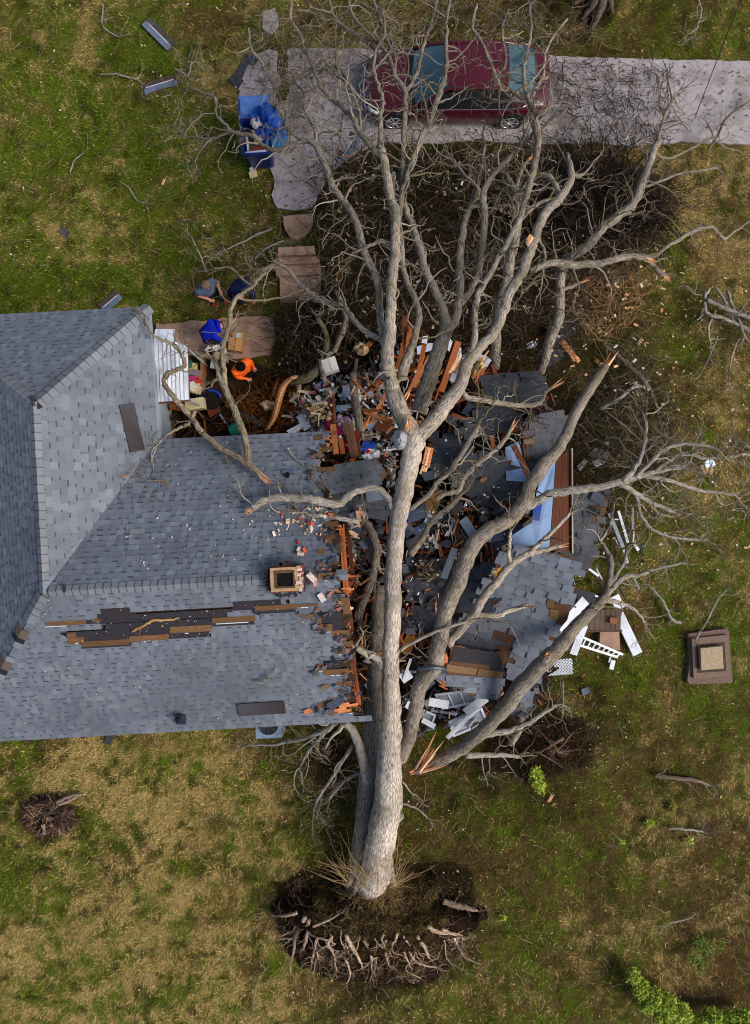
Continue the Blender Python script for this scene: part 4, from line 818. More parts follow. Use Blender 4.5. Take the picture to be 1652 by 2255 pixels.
# clothes and soft things
def blob(u, v, z, sx, sy, h, col, label, cat, name='cloth_heap', seed=0, ang=0, m=M_cloth, parent=None, pw=.5, n=16, crump=0.0):
    g = G(); M = Matrix.Translation(W(u, v, z)) @ Matrix.Rotation(R(ang), 4, 'Z'); k = n; vs = []
    for j in range(k+1):
        for i in range(k+1):
            x, y = i/k*2-1, j/k*2-1; r = math.hypot(x, y); e = 1+.25*(float(vnoise(np.array([math.atan2(y, x)*1.6+9]), np.array([seed*1.7]), seed)[0])-.5)*2
            q = max(abs(x), abs(y)) or 1; xx, yy = x*q/(r or 1)*e, y*q/(r or 1)*e
            hh = h*max(0, 1-q**3)**pw*(.55+.9*float(vnoise(np.array([xx*2.2+seed]), np.array([yy*2.2]), seed+3)[0]))+.25*h*(float(vnoise(np.array([xx*5+seed]), np.array([yy*5]), seed+4)[0])-.5)*(q < .98)-crump*h*abs(float(vnoise(np.array([xx*3.1+yy*1.2+seed]), np.array([yy*3.1-xx]), seed+8)[0])-.5)*(q < .98)
            vs.append(M @ Vector((xx*sx/2, yy*sy/2, hh)))
    g.add(vs, [(j*(k+1)+i, j*(k+1)+i+1, (j+1)*(k+1)+i+1, (j+1)*(k+1)+i) for j in range(k) for i in range(k)], col)
    o = g.build(name, m, parent, not crump); return tag(o, label, cat) if not parent else o
blob(745,938,.7,.75,.5,.3,lin(196,40,110),'magenta cloth heap in the open room by the eave','cloth',seed=1)
blob(760,930,.75,.4,.3,.28,lin(226,190,200),'pale pink cloth on the magenta heap','cloth',seed=2)
blob(775,940,.8,.6,.4,.25,lin(228,226,214),'cream cloth beside the magenta heap','cloth',seed=3)
blob(786,968,.8,.2,.6,.2,lin(180,20,24),'narrow red cloth in the open room','cloth',seed=4,ang=10)
blob(772,980,.8,.4,.3,.2,lin(150,20,50),'dark red cloth below the cream cloth','cloth',seed=5)
blob(803,985,.9,.6,.3,.25,lin(28,66,150),'royal blue cloth by the plastic wrapped trunk','cloth',seed=6,ang=15)
blob(815,1000,.9,.5,.3,.2,lin(206,210,214),'white cloth strip by the torn flap','cloth',seed=7)
blob(808,994,.95,.2,.2,.2,lin(196,24,30),'small red cloth in the blue heap','cloth',seed=8)
blob(592,892,.3,.5,.28,.18,lin(226,196,150),'cream insulation chunk in the brown pit','insulation',name='insulation',seed=10,m=M_stone)
blob(795,756+12,.7,.42,.34,.25,lin(206,176,130),'tan foam lump left of the trunk fork','insulation',name='insulation',seed=11,m=M_stone)
blob(1052,815,1.2,.5,.3,.3,lin(206,176,120),'yellow insulation clump by the right fork','insulation',name='insulation',seed=12,m=M_stone,ang=60)
blob(712,853,.6,.5,.3,.2,lin(196,210,224),'pale blue cloth under the dark standing stem','cloth',seed=16)
blob(1150,1260,1.0,.4,.25,.2,lin(40,66,130),'blue cloth under the right limb','cloth',seed=19)
for i, (poly, pal, lab, n) in enumerate([([(672,890),(722,882),(730,925),(690,930)], [lin(206,176,130), lin(190,156,110), lin(222,200,160), lin(160,124,86)], 'crumbled tan insulation on the plaster heap', 90), ([(862,1165),(785,1240),(778,1150),(765,1150),(770,1240)][1:], [lin(206,198,186), lin(190,180,166), lin(222,216,206)], 'white plaster crumbs inside the torn roof edge', 80),
        ([(925,1230),(965,1235),(960,1275),(925,1285)], [lin(104,92,78), lin(84,74,62), lin(130,116,98)], 'dead grey leaves in the gap between the trunks', 120), ([(850,1010),(872,1005),(868,1080),(852,1060)], [lin(160,146,130), lin(190,182,170), lin(96,84,74)], 'grey plaster crumbs beside the trunk', 90), ([(935,1180),(965,1180),(965,1205),(935,1205)], [lin(206,200,190), lin(180,170,160)], 'white plaster lumps right of the main trunk', 40)]):
    rubble('rubble', n, poly, 1.2 if i != 1 else 1.7, 1.45 if i != 1 else 1.95, pal, .03, .12, 200+i, lab, .1, M_stone)
# clear plastic bag on the trunk
M_film = mat('plastic_film', lin(214,216,222), .25, .5, .2, 8, .5, 30, trans=.55)
blob(881,972,4.0,.36,.5,.28,lin(210,212,216),'clear plastic bag caught at the trunk fork','plastic bag','plastic_bag',20,0,M_film)
# standing interior walls
def panel(label, pts, th, col, name='wall_panel', m=M_paint, cat='wall'):
    w = [W(*p) for p in pts]; g = G(); n = Vector((0, 0, 0))
    for i in range(len(w)): n += w[i].cross(w[(i+1) % len(w)])
    n.normalize()
    if n.z < 0: n = -n
    g.prism(w, th, col, down=-n); return tag(g.build(name, m), label, cat)
panel('pale blue wall panel fallen beneath the dark rafter', [(1113,985,1.75),(1142,972,1.8),(1152,1010,1.8),(1160,1062,1.8),(1116,1058,1.7),(1112,1020,1.7)], .05, lin(150,182,222))
panel('long white wall leaning beside the brown panelling', [(1224,1008,2.35),(1210,1206,2.35),(1180,1208,2.3),(1130,1208,2.2),(1126,1180,2.15),(1172,1150,2.25),(1182,1085,2.3),(1196,1030,2.3)], .06, lin(160,188,226))
panel('small blue striped panel before the white wall', [(1178,1105,2.36),(1194,1108,2.37),(1188,1148,2.37),(1172,1142,2.35)], .03, lin(40,80,160))
t = thing('panelled_wall', 'brown wood panelled wall leaning at the right end of the wreck', 'wall', W(1235, 1100, 1.0))
for i in range(5):
    a, b = i/5, (i+1)/5-.012; p0, p1 = W(1225, 1008, 2.3), W(1256, 990, 1.9); q0, q1 = W(1211, 1212, 2.3), W(1257, 1214, 1.9); g = G()
    g.prism([p0+(p1-p0)*a, p0+(p1-p0)*b, q0+(q1-q0)*b, q0+(q1-q0)*a], .05, shade(lin(86,46,26), .75+.5*hs(i, 3, 1))); under(g.build('plank', M_wood), t)
g = G(); g.box(frame(W(1258, 990, 1.9), W(1259, 1216, 1.9)), (W(1258, 990, 1.6)-W(1259, 1216, 1.5)).length, .035, .2, lin(190,170,150)); under(g.build('edge_trim', M_paint), t)
panel('brown cardboard sheet leaning right of the main trunk', [(948,1090,1.5),(974,1078,1.6),(968,1110,1.4),(952,1150,1.0),(930,1152,.9),(935,1120,1.2)], .03, lin(150,108,56), 'cardboard_sheet', M_wood, 'cardboard')
panel('orange brown panel in the shadow by the left trunk', [(795,1330,.8),(815,1305,.8),(825,1330,.7),(805,1365,.6)], .03, OD, 'wall_panel', M_wood)
# ------------------------------------------------------------------ fallen trees
TW = [lin(116,103,86), lin(134,121,104), lin(98,86,70), lin(152,142,128), lin(110,98,74)]
class TwigSet:
    def __init__(s, seed): s.g = G(); s.r = random.Random(seed)
def smooth(pts, sub=4, wob=.0, rnd=random):
    P = [Vector(p) for p in pts]; out = []
    for i in range(len(P)-1):
        p0, p1, p2, p3 = P[max(i-1, 0)], P[i], P[i+1], P[min(i+2, len(P)-1)]
        for k in range(sub):
            t = k/sub; q = .5*((2*p1)+(p2-p0)*t+(2*p0-5*p1+4*p2-p3)*t*t+(3*p1-p0-3*p2+p3)*t**3)
            if wob and (i or k): q = q+Vector((rnd.gauss(0, wob), rnd.gauss(0, wob), rnd.gauss(0, wob)))
            out.append(q)
    out.append(P[-1]); return out
def grow(T, p, d, L, r, depth, zmin=.12, gnarl=.35, rmin=.0055):
    rnd = T.r; step = max(.07, min(.17, L/7)); n = max(3, int(L/step)); pts = [p]; rad = [r]; d = d.normalized(); kids = []
    bend = Vector((rnd.gauss(0, .10), rnd.gauss(0, .10), rnd.gauss(0, .05)))
    for i in range(n):
        d = d+bend*.5+Vector((rnd.gauss(0, gnarl), rnd.gauss(0, gnarl), rnd.gauss(0, gnarl*.6)))
        if p.z < zmin+.1 and d.z < 0: d.z = abs(d.z)*.3
        d.normalize(); p = p+d*step
        if p.z < zmin: p.z = zmin
        pts.append(p); f = (i+1)/n; rad.append(max(rmin*.8, r*(1-f)+rmin*f))
        if depth > 0 and i >= 1 and rnd.random() < (.40 if depth > 1 else .34): kids.append((p, d.copy(), 1-f*.55, rad[-1]))
    c = shade(rnd.choice(TW), rnd.uniform(.75, 1.25))
    T.g.tube(pts, rad, 3 if r < .016 else 5, c, cap=False)
    for q, dd, f, rr_ in kids:
        ax = Vector((rnd.gauss(0, .5), rnd.gauss(0, .5), rnd.choice((-1, 1)))).normalized(); a = rnd.uniform(.6, 1.25)
        nd = Quaternion(ax, a) @ dd
        grow(T, q, nd, L*rnd.uniform(.35, .62)*f, max(rmin, rr_*rnd.uniform(.55, .75)), depth-1, zmin, gnarl, rmin)
def limb(tree, T, pts, name='limb', r_px=None, dens=1.0, twig_from=.15, depth=2, broken=None, sides=None, rough=.04, label=None, zmin=.12, tl=(.5, 1.25), wob=.010, col=(.5, .5, .5), tip_spray=True):
    """pts: (u, v, z, radius in view units); builds the limb and its twigs"""
    rnd = T.r; w = [W(p[0], p[1], p[2]) for p in pts]; rad = [p[3]*(CH-p[2])*KK for p in pts]
    P = smooth(w, 5, wob, rnd); Rr = []
    for i in range(len(w)-1):
        for k in range(5): Rr.append(rad[i]+(rad[i+1]-rad[i])*k/5)
    Rr.append(rad[-1]); R0 = max(Rr); sd_ = sides or (40 if R0 > .17 else 22 if R0 > .09 else 12 if R0 > .05 else 8)
    Rr = [r*(1+rnd.uniform(-.06, .06)) for r in Rr]
    g = G(); g.tube(P, Rr, sd_, col, uv=True, rough=rough if R0 > .06 else .03, seed=rnd.randrange(99))
    o = under(g.build(name, M_bark, None, True), tree)
    if label: o['label'] = label
    if dens > 0:
        L = 0
        for i in range(1, len(P)):
            s = (P[i]-P[i-1]).length; L += s; f = i/len(P)
            if f < twig_from: continue
            if rnd.random() < s*3.0*dens:
                d = (P[i]-P[i-1]).normalized(); ax = Vector((rnd.gauss(0, .45), rnd.gauss(0, .45), rnd.choice((-1, 1)))).normalized()
                nd = Quaternion(ax, rnd.uniform(.6, 1.3)) @ d
                if nd.z < -.45: nd.z = -.2
                grow(T, P[i]+nd*Rr[i]*.5, nd, rnd.uniform(*tl)*(1 if R0 > .05 else .75), min(.024, max(.011, Rr[i]*.42)), depth, zmin)
        if tip_spray and not broken:
            for k in range(3):
                d = (P[-1]-P[-3]).normalized(); ax = Vector((0, 0, rnd.choice((-1, 1)))); grow(T, P[-1], Quaternion(ax, rnd.uniform(-.5, .5)) @ d, rnd.uniform(*tl), max(.011, Rr[-1]*.7), depth, zmin)
    if broken:                              # splintered pale end
        d = (P[-1]-P[-4]).normalized(); r = Rr[-1]; splinters(tree, P[-1]-d*r*.6, d, r, broken, rnd)
    return P, Rr
SPL = [lin(232,176,128), lin(240,196,156), lin(214,140,88), lin(226,160,110)]
def splinters(tree, p, d, r, length, rnd, n=9, name='split_end'):
    g = G(); s = d.orthogonal().normalized(); b = d.cross(s)
    for i in range(n):
        a = 6.283*i/n+rnd.uniform(-.2, .2); q = p+(s*math.cos(a)+b*math.sin(a))*r*rnd.uniform(.2, .8); L = length*rnd.uniform(.35, 1.1); w = r*rnd.uniform(.35, .6)
        e = (d+s*math.cos(a)*.10+b*math.sin(a)*.10).normalized(); t = e.cross(s).normalized(); t2 = e.cross(t)
        vs = []
        for x, k in ((-r*.4, 1), (L*.55, .8), (L, .12)):
            for u_, v_ in ((-1, -.5), (1, -.5), (1, .5), (-1, .5)): vs.append(q+e*x+t*u_*w*k*.6+t2*v_*w*k*.6)
        g.add(vs, [(3, 2, 1, 0)]+[(m*4+k, m*4+(k+1) % 4, m*4+4+(k+1) % 4, m*4+4+k) for m in (0, 1) for k in range(4)]+[(8, 9, 10, 11)], shade(rnd.choice(SPL), rnd.uniform(.8, 1.1)))
    return under(g.build(name, M_split), tree)
# ---- the big tree
tree = thing('fallen_tree', 'huge uprooted bare tree lying across the broken house with its roots torn up', 'fallen tree', W(825, 1950, .3))
T = TwigSet(5)
TC = (.5, .5, .5)
limb(tree, T, [(812,1948,.4,34),(818,1938,.66,36),(826,1922,.85,35),(836,1868,1.15,32),(846,1810,1.4,32),(854,1760,1.55,31),(857,1700,1.75,29),(859,1640,1.95,25),(862,1580,2.15,21.5),(860,1500,2.4,19),(862,1420,2.7,18.5),(866,1330,3.0,18.5),(866,1260,3.2,18.5),(874,1180,3.45,18.5),(878,1138,3.55,19.5),(889,1090,3.65,20),(897,1044,3.75,20.5),(909,990,3.85,22),(915,962,3.9,23)], 'trunk', dens=.10, twig_from=.3, depth=1, rough=.045, tl=(.3,.9), tip_spray=False, label='long pale main trunk', col=(.74,.71,.70))
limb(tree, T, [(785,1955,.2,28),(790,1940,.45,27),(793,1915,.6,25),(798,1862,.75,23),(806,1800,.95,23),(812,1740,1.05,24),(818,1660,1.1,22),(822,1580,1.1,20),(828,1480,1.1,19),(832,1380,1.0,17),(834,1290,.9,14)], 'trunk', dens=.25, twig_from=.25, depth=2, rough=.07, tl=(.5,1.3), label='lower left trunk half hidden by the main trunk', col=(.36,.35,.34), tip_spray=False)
limb(tree, T, [(810,1720,1.2,13),(801,1680,1.35,11),(792,1644,1.5,10),(779,1611,1.6,9.5),(758,1592,1.65,8)], 'limb', dens=.3, depth=2)
limb(tree, T, [(880,1672,1.75,17.6),(893,1640,1.85,15.8),(905,1610,2.0,14.5),(915,1560,2.2,15.8),(926,1506,2.5,17.6),(954,1470,2.7,17.6),(962,1440,2.85,18.0),(979,1353,3.05,17.6),(1002,1295,3.2,18.5),(1024,1240,3.3,17.6),(1042,1200,3.35,17.2),(1078,1167,3.4,16.3),(1118,1146,3.4,15.8),(1155,1106,3.4,15.8),(1168,1070,3.4,15.0),(1194,1028,3.4,14.1),(1228,990,3.35,13.2),(1251,947,3.3,11.9),(1267,912,3.3,11.0),(1293,868,3.2,11.4),(1316,830,3.1,10.6),(1334,806,3.05,7.9)], 'trunk', dens=.10, twig_from=.3, depth=2, rough=.045, broken=.45, col=(.43,.405,.375), label='right trunk bending to a broken pale tip')
limb(tree, T, [(1140,1122,3.3,9.8),(1175,1108,3.35,9.8),(1207,1091,3.4,9.8),(1259,1080,3.4,9.8),(1311,1074,3.3,9.0),(1363,1062,3.1,7.8),(1400,1052,3.0,6.6),(1440,1040,2.8,5.3),(1500,1030,2.5,4.1)], dens=1.0, twig_from=.55, depth=3, tl=(.7,1.7))
for q in ([(1363,1062,3.1,7),(1400,1085,2.9,6),(1440,1110,2.6,5),(1500,1130,2.3,4)], [(1370,1060,3.1,7),(1400,1028,3.0,5.5),(1418,985,2.8,4.5),(1422,940,2.6,4),(1412,905,2.4,3)], [(1400,1050,3.0,6),(1440,1010,2.8,5),(1470,985,2.6,4),(1520,978,2.4,3.5),(1570,985,2.2,3)],
          [(1420,1048,2.9,5),(1480,1060,2.6,4.5),(1540,1080,2.3,4),(1620,1090,2.0,3)], [(1440,1040,2.8,5),(1500,1000,2.4,4),(1560,1010,2.1,3.5),(1640,1000,1.8,3)], [(1400,1085,2.9,4.5),(1420,1150,2.5,4),(1470,1180,2.2,3),(1540,1190,1.9,2.6)]):
    limb(tree, T, q, 'branch', dens=2.3, twig_from=.1, depth=3, tl=(.6,1.6))
# snapped right limb
snap = thing('snapped_limb', 'thick snapped limb with a bright orange splintered base resting on the wreck', 'broken limb', W(930, 1690, .5))
T2 = TwigSet(15)
limb(snap, T2, [(912,1694,.75,7.9),(935,1690,.85,11.4),(978,1668,1.1,14.1),(1026,1641,1.4,15.0),(1070,1602,1.75,15.8),(1117,1553,2.1,16.7),(1146,1512,2.3,17.6),(1198,1457,2.5,17.6),(1237,1418,2.5,15.4),(1276,1371,2.4,14.1),(1302,1345,2.3,13.2),(1328,1320,2.1,10.6),(1340,1288,1.9,7.0),(1346,1240,1.8,6.2),(1334,1208,1.7,4.8),(1322,1192,1.7,3.5)], 'limb', dens=.25, twig_from=.4, depth=2, rough=.045, col=(.38,.36,.33))
splinters(snap, W(925,1688,.95), (W(975,1612,1.5)-W(925,1688,.95)).normalized(), .16, 1.15, T2.r, 8)
splinters(snap, W(930,1694,.9), (W(1000,1668,1.3)-W(930,1694,.9)).normalized(), .12, .8, T2.r, 6)
splinters(snap, W(905,1698,.8), (W(925,1690,.8)-W(905,1698,.8)).normalized(), .1, .6, T2.r, 6)
limb(snap, T2, [(1026,1663,1.1,7),(1069,1663,.9,6),(1105,1662,.7,5),(1142,1666,.5,4)], dens=.9, twig_from=.2, depth=2)
limb(snap, T2, [(1060,1622,1.5,8),(1090,1614,1.4,7),(1118,1610,1.3,6.5),(1160,1594,1.1,6),(1190,1575,.9,5),(1225,1553,.8,3.5)], dens=1.0, twig_from=.2, depth=2)
for q in ([(1330,1318,2.1,7),(1367,1275,1.8,6),(1406,1266,1.6,5),(1450,1252,1.4,3.5),(1500,1240,1.2,2.5)], [(1328,1322,2.1,6),(1370,1330,1.7,4.5),(1400,1345,1.4,3),(1420,1370,1.1,2)], [(1342,1290,1.9,6),(1370,1245,1.6,4),(1380,1210,1.4,3)], [(1322,1192,1.7,4),(1345,1150,1.5,3.5),(1352,1110,1.3,3)]):
    limb(snap, T2, q, 'branch', dens=1.0, depth=2, tl=(.5,1.1))
limb(snap, T2, [(1195,1462,2.55,9),(1206,1445,2.75,7)], 'branch', dens=0, broken=.14)
# bare fork of the right trunk
for q, b in (([(985,1418,2.7,12),(1015,1384,2.8,10.5),(1047,1348,2.9,10),(1067,1311,2.95,9.5),(1094,1280,3.0,9),(1120,1249,3.0,8.5),(1151,1225,3.0,7.5),(1185,1215,2.95,6),(1237,1203,2.9,3.5)], .2), ([(1165,1218,3.0,5.5),(1190,1195,3.1,5),(1211,1176,3.15,5),(1255,1130,3.2,3.5)], None), ([(1050,1352,2.9,6.5),(1094,1356,2.85,6),(1125,1343,2.8,5.5),(1163,1334,2.8,5)], .12), ([(1122,1240,3.0,5),(1121,1200,3.1,4.5),(1124,1170,3.2,3.5)], None)):
    limb(tree, T, q, 'limb', dens=.25, depth=2, broken=b, col=(.62,.58,.54))
# upper forks
L1 = [(915,965,3.9,20),(900,940,3.95,21),(884,912,4.0,20),(868,870,4.05,18),(862,845,4.1,16.5),(855,820,4.1,15.5),(854,770,4.15,14.5),(858,731,4.2,13),(861,677,4.2,11.5),(864,619,4.2,11),(869,574,4.2,11),(870,535,4.2,11),(872,490,4.15,10.5),(868,455,4.1,10),(859,427,4.1,9.5),(848,365,4.0,8.5),(841,328,4.0,8)]
limb(tree, T, L1, 'limb', col=(.52,.495,.465), dens=.22, twig_from=.15, depth=2, tip_spray=False)
R1 = [(915,965,3.9,18.4),(940,942,3.9,17.5),(969,910,3.9,17.0),(984,888,3.9,16.6),(1012,850,3.95,15.6),(1028,803,4.0,12.9),(1050,772,4.0,11.5),(1072,750,4.0,11.0),(1090,728,4.0,11.0),(1107,690,4.05,11.0),(1120,646,4.05,11.0),(1143,612,4.1,12.0),(1158,577,4.1,11.5),(1172,541,4.1,10.6),(1187,498,4.1,10.1),(1204,466,4.1,10.1),(1235,435,4.1,9.2),(1254,402,4.05,8.3),(1258,378,4.0,7.4),(1249,337,3.9,3.2)]
limb(tree, T, R1, 'limb', col=(.52,.495,.465), dens=.25, twig_from=.35, depth=2, tip_spray=False)
LIMBS = [
[(886,836,4.0,14),(889,815,4.0,13),(905,768,4.0,10),(916,729,3.95,9),(923,690,3.9,8.5),(912,654,3.85,8),(898,625,3.8,7.5),(889,590,3.8,7),(884,540,3.8,7),(880,490,3.8,7),(882,448,3.9,7),(887,400,3.9,7),(888,328,3.9,6.5),(892,237,3.85,6.5),(892,201,3.8,7),(870,164,3.7,5),(855,120,3.6,4.5),(819,80,3.5,4),(778,36,3.4,3.5),(767,-8,3.3,3)],
[(890,205,3.8,5.5),(917,164,3.7,5),(935,91,3.6,4.5),(950,50,3.5,4),(961,10,3.4,3.5)],
[(882,440,3.9,6.5),(895,394,4.0,6.5),(917,328,4.0,6.5),(947,262,4.0,7),(969,204,4.0,8),(980,160,3.9,6),(984,128,3.8,5.5),(984,55,3.7,4.5),(992,-6,3.5,4)],
[(841,330,4.0,7),(839,255,4.0,5.5),(844,219,3.9,5.5),(826,164,3.8,4.5),(826,117,3.7,4),(848,73,3.6,3.5),(842,20,3.4,3)],
[(846,345,4.0,7),(826,333,3.9,7.5),(793,292,3.8,7),(772,251,3.7,7),(735,222,3.5,6.5),(710,194,3.4,5.5),(691,153,3.2,4),(676,120,3.1,3)],
[(735,222,3.5,5),(772,200,3.4,4),(760,165,3.3,5),(735,150,3.2,5),(712,152,3.1,4)],
[(793,292,3.8,5),(792,250,3.7,4.5),(772,195,3.5,4.5),(752,172,3.4,4),(744,152,3.4,4)],
[(853,772,4.05,9),(843,735,3.95,9),(836,690,3.9,9),(834,640,3.9,9),(826,602,3.85,9.5),(804,558,3.8,9.5),(786,492,3.7,9),(764,452,3.6,8.5),(735,412,3.5,8),(713,357,3.3,7.5),(695,321,3.2,7),(669,310,3.1,6),(626,328,2.9,5.5),(600,330,2.8,5),(582,321,2.7,5),(560,303,2.6,5),(545,297,2.5,4.5),(516,292,2.4,4.5),(500,278,2.3,4),(477,251,2.2,3.5),(474,215,2.1,3),(445,203,1.9,2.5),(419,193,1.7,2)],
[(516,292,2.4,4),(490,297,2.2,3.5),(467,306,2.0,3.2),(437,303,1.8,3),(394,295,1.5,2.2)],
[(467,306,2.0,2.6),(450,322,1.8,2.2),(430,348,1.5,1.8)],
[(695,321,3.2,5.5),(694,284,3.2,4.5),(673,248,3.1,4),(668,205,3.0,3.4),(650,180,2.9,3)],
[(670,312,3.1,5),(640,290,2.9,4),(625,262,2.8,3.4),(610,240,2.6,3)],
[(852,752,4.0,8),(841,748,3.9,7.5),(804,730,3.7,7),(774,695,3.5,6.5),(755,672,3.4,6),(731,669,3.2,6),(710,662,3.1,5.5),(692,653,3.0,5.5),(661,627,2.9,5),(634,593,2.7,5),(606,583,2.6,4.5),(575,596,2.5,4)],
[(870,545,4.2,6),(850,532,4.1,5.5),(826,535,4.0,5),(800,548,3.9,4),(775,560,3.7,3.4)],
[(1031,800,3.95,10),(1040,770,4.0,8.5),(1046,735,4.0,8),(1046,688,4.0,7.5),(1054,644,4.0,7.5),(1072,615,4.0,7.5),(1090,585,4.0,7.5),(1102,545,4.0,7.5),(1112,590,4.0,5)][:6]+[(1116,547-5,4.0,7.5),(1138,492,4.0,7.5),(1159,431,4.0,8),(1178,365,4.0,8.5),(1185,310,3.95,8.5),(1180,270,3.9,9.5),(1187,255,3.85,6.5),(1162,215,3.7,5.5),(1153,171,3.6,5),(1162,109,3.5,4),(1171,55,3.4,3.5),(1165,5,3.3,3)][1:],
[(1012,672,3.3,9),(1030,650,3.3,8.5),(1048,615,3.3,8),(1060,560,3.4,8),(1067,474,3.5,9),(1063,430,3.5,9.5),(1085,386,3.5,7),(1128,342,3.6,6),(1150,320,3.7,5.5),(1171,299,3.8,5),(1180,278,3.9,5)],
[(1063,430,3.5,6),(1045,405,3.5,5),(1020,380,3.4,4),(1000,352,3.3,3.4)],
[(1172,541,3.9,6),(1140,560,3.8,5),(1170,592,3.9,7)][2:]+[(1175,594,3.9,8),(1215,579,3.8,9),(1271,584,3.7,9.5),(1318,580,3.6,9),(1354,572,3.4,8.5),(1390,564,3.2,8),(1426,570,3.1,7.5)],
[(1424,570,3.1,6),(1440,586,2.9,5.5),(1462,606,2.7,5.5)],
[(1426,570,3.1,6),(1448,560,3.0,5.5),(1469,543,2.9,5),(1500,525,2.7,5),(1524,510,2.5,4.5),(1567,499,2.3,4.5),(1580,512,2.2,4),(1596,525,2.1,4),(1620,508,2.0,3),(1650,488,1.8,2.5)],
[(1189,820,.6,11),(1199,790,.9,12),(1213,745,1.3,12.5),(1230,697,1.7,13),(1234,637,2.1,11.5),(1238,591,2.4,10.5),(1242,574,2.6,11),(1271,557,2.8,11.5),(1299,536,2.9,12),(1318,512,3.0,11),(1342,490,3.0,11),(1374,467,3.0,11.5),(1393,450,3.0,11),(1409,414,3.0,10),(1421,380,2.9,9),(1438,337,2.8,8.5),(1450,311,2.7,7),(1451,295,2.7,4.5),(1464,255,2.6,4),(1480,219,2.5,3)],
[(1440,335,2.8,4),(1470,348,2.6,3.5),(1520,330,2.4,3),(1570,300,2.2,2.5)],
[(1408,415,3.0,4),(1450,400,2.8,3.5),(1510,380,2.5,3),(1580,370,2.2,2.5)],
[(925,905,3.2,19),(930,880,3.25,20),(942,842,3.3,20),(960,791,3.3,19),(975,745,3.3,18),(984,724,3.3,17),(978,690,3.35,11),(964,654,3.35,10.5),(951,626,3.35,10.5),(934,592,3.35,10.5),(928,557,3.3,10),(919,530,3.3,9),(905,490,3.3,8),(893,455,3.3,7),(880,420,3.3,5)],
[(984,726,3.3,13),(1003,700,3.3,12),(1012,654,3.3,10.5),(1012,608,3.3,10),(1013,562,3.3,9.5),(1018,520,3.3,8.5),(1030,470,3.2,7.5),(1048,420,3.2,6),(1060,370,3.1,5),(1068,320,3.0,4)],
[(1090,812,.8,12),(1092,757,1.2,12),(1096,700,1.7,12),(1104,655,2.1,12),(1116,622,2.4,12.5),(1124,565,2.7,13),(1136,517,2.9,11.5),(1141,457,3.0,10.5),(1134,421,3.0,8),(1120,395,3.0,6),(1100,370,2.9,4.5)],
[(1134,500,2.9,6),(1160,470,3.0,5.5),(1185,450,3.0,5),(1210,438,3.0,4)],
[(1134,425,3.0,6),(1142,395,3.0,5),(1150,372,3.0,5),(1166,350,3.0,4)],
[(1256,380,4.0,6),(1270,387,3.9,6),(1285,384,3.8,4)],
[(1238,430,4.1,6),(1215,395,4.0,6),(1190,385,3.9,5.5),(1170,395,3.8,5),(1150,415,3.7,4)],
[(1186,520,4.1,4),(1200,560,3.9,4),(1196,600,3.8,3.4)],
[(1232,640,2.2,6),(1260,630,2.2,5),(1280,622,2.2,3)],
[(1012,852,3.9,6),(1030,876,3.9,7),(1060,880,3.7,7.5),(1100,888,3.3,7),(1150,893,2.8,6.5),(1190,886,2.5,6),(1200,865,2.4,5),(1216,852,2.3,4)],
[(902,1122,3.6,6),(941,1091,3.6,6),(967,1059,3.65,6.5),(993,1033,3.7,7),(1025,985,3.75,7),(1056,935,3.8,7)],
[(960,1098,3.4,7),(985,1086,3.4,6.5),(1009,1078,3.4,7),(1025,1049,3.4,6.5),(1056,1018,3.4,6),(1103,979,3.35,6),(1126,945,3.3,4.5)],
[(905,1220,3.2,9),(925,1195,3.0,8),(950,1150,2.6,7.5),(985,1120,2.4,7),(1010,1095,2.3,6)],
[(786,1130,2.3,9),(805,1150,2.4,10),(824,1185,2.4,11),(830,1220,2.2,11),(820,1270,1.8,11),(800,1320,1.3,11),(790,1360,.9,11)],
[(548,62,2.2,2.6),(551,98,2.3,3),(560,118,2.4,3.5),(572,131,2.4,4),(585,155,2.4,4),(598,178,2.3,4),(612,205,2.2,3.5),(625,235,2.1,3)],
[(644,-5,2.6,3),(640,40,2.6,3.5),(662,73,2.6,4),(669,102,2.6,3.5),(690,140,2.7,3)],
[(724,-6,3.1,4),(735,35,3.1,4.5),(762,62,3.2,4.5),(800,88,3.3,4.5),(828,112,3.4,4.5)],
[(820,-6,3.2,4),(836,40,3.3,4.5),(850,80,3.4,5),(862,110,3.5,5)],
[(1050,10,3.2,3.5),(1040,60,3.3,4.5),(1062,95,3.4,4.5),(1080,140,3.5,4.5),(1100,190,3.6,5)],
[(1250,42,2.8,3),(1222,75,3.0,3.5),(1200,120,3.1,4),(1195,165,3.3,4.2),(1170,215,3.5,4.5)],
[(1208,170,3.2,4),(1150,192,3.3,4.5),(1120,225,3.4,4.5),(1085,220,3.3,4)],
[(1120,20,3.0,3),(1105,70,3.1,4),(1115,130,3.2,4),(1098,170,3.3,4)],
]
BR = {9: None}
for i, q in enumerate(LIMBS):
    q = [(a[0], a[1], a[2], a[3]*(.90 if a[3] > 5 else .82)) for a in q]
    up = min(p[1] for p in q) < 300
    bk = {17: .25, 18: .3, 27: .2, 31: .4, 32: .45, 34: .35}.get(i)
    limb(tree, T, q, 'limb', dens=(1.9 if up else 1.25), twig_from=.12 if up else .3, depth=3 if up and q[0][1] > 100 else 2, broken=bk, tl=(.4, 1.3), col=shade((.41, .39, .36), T.r.uniform(.76, 1.15)) if i not in (23, 25, 20) else (.40, .39, .37))
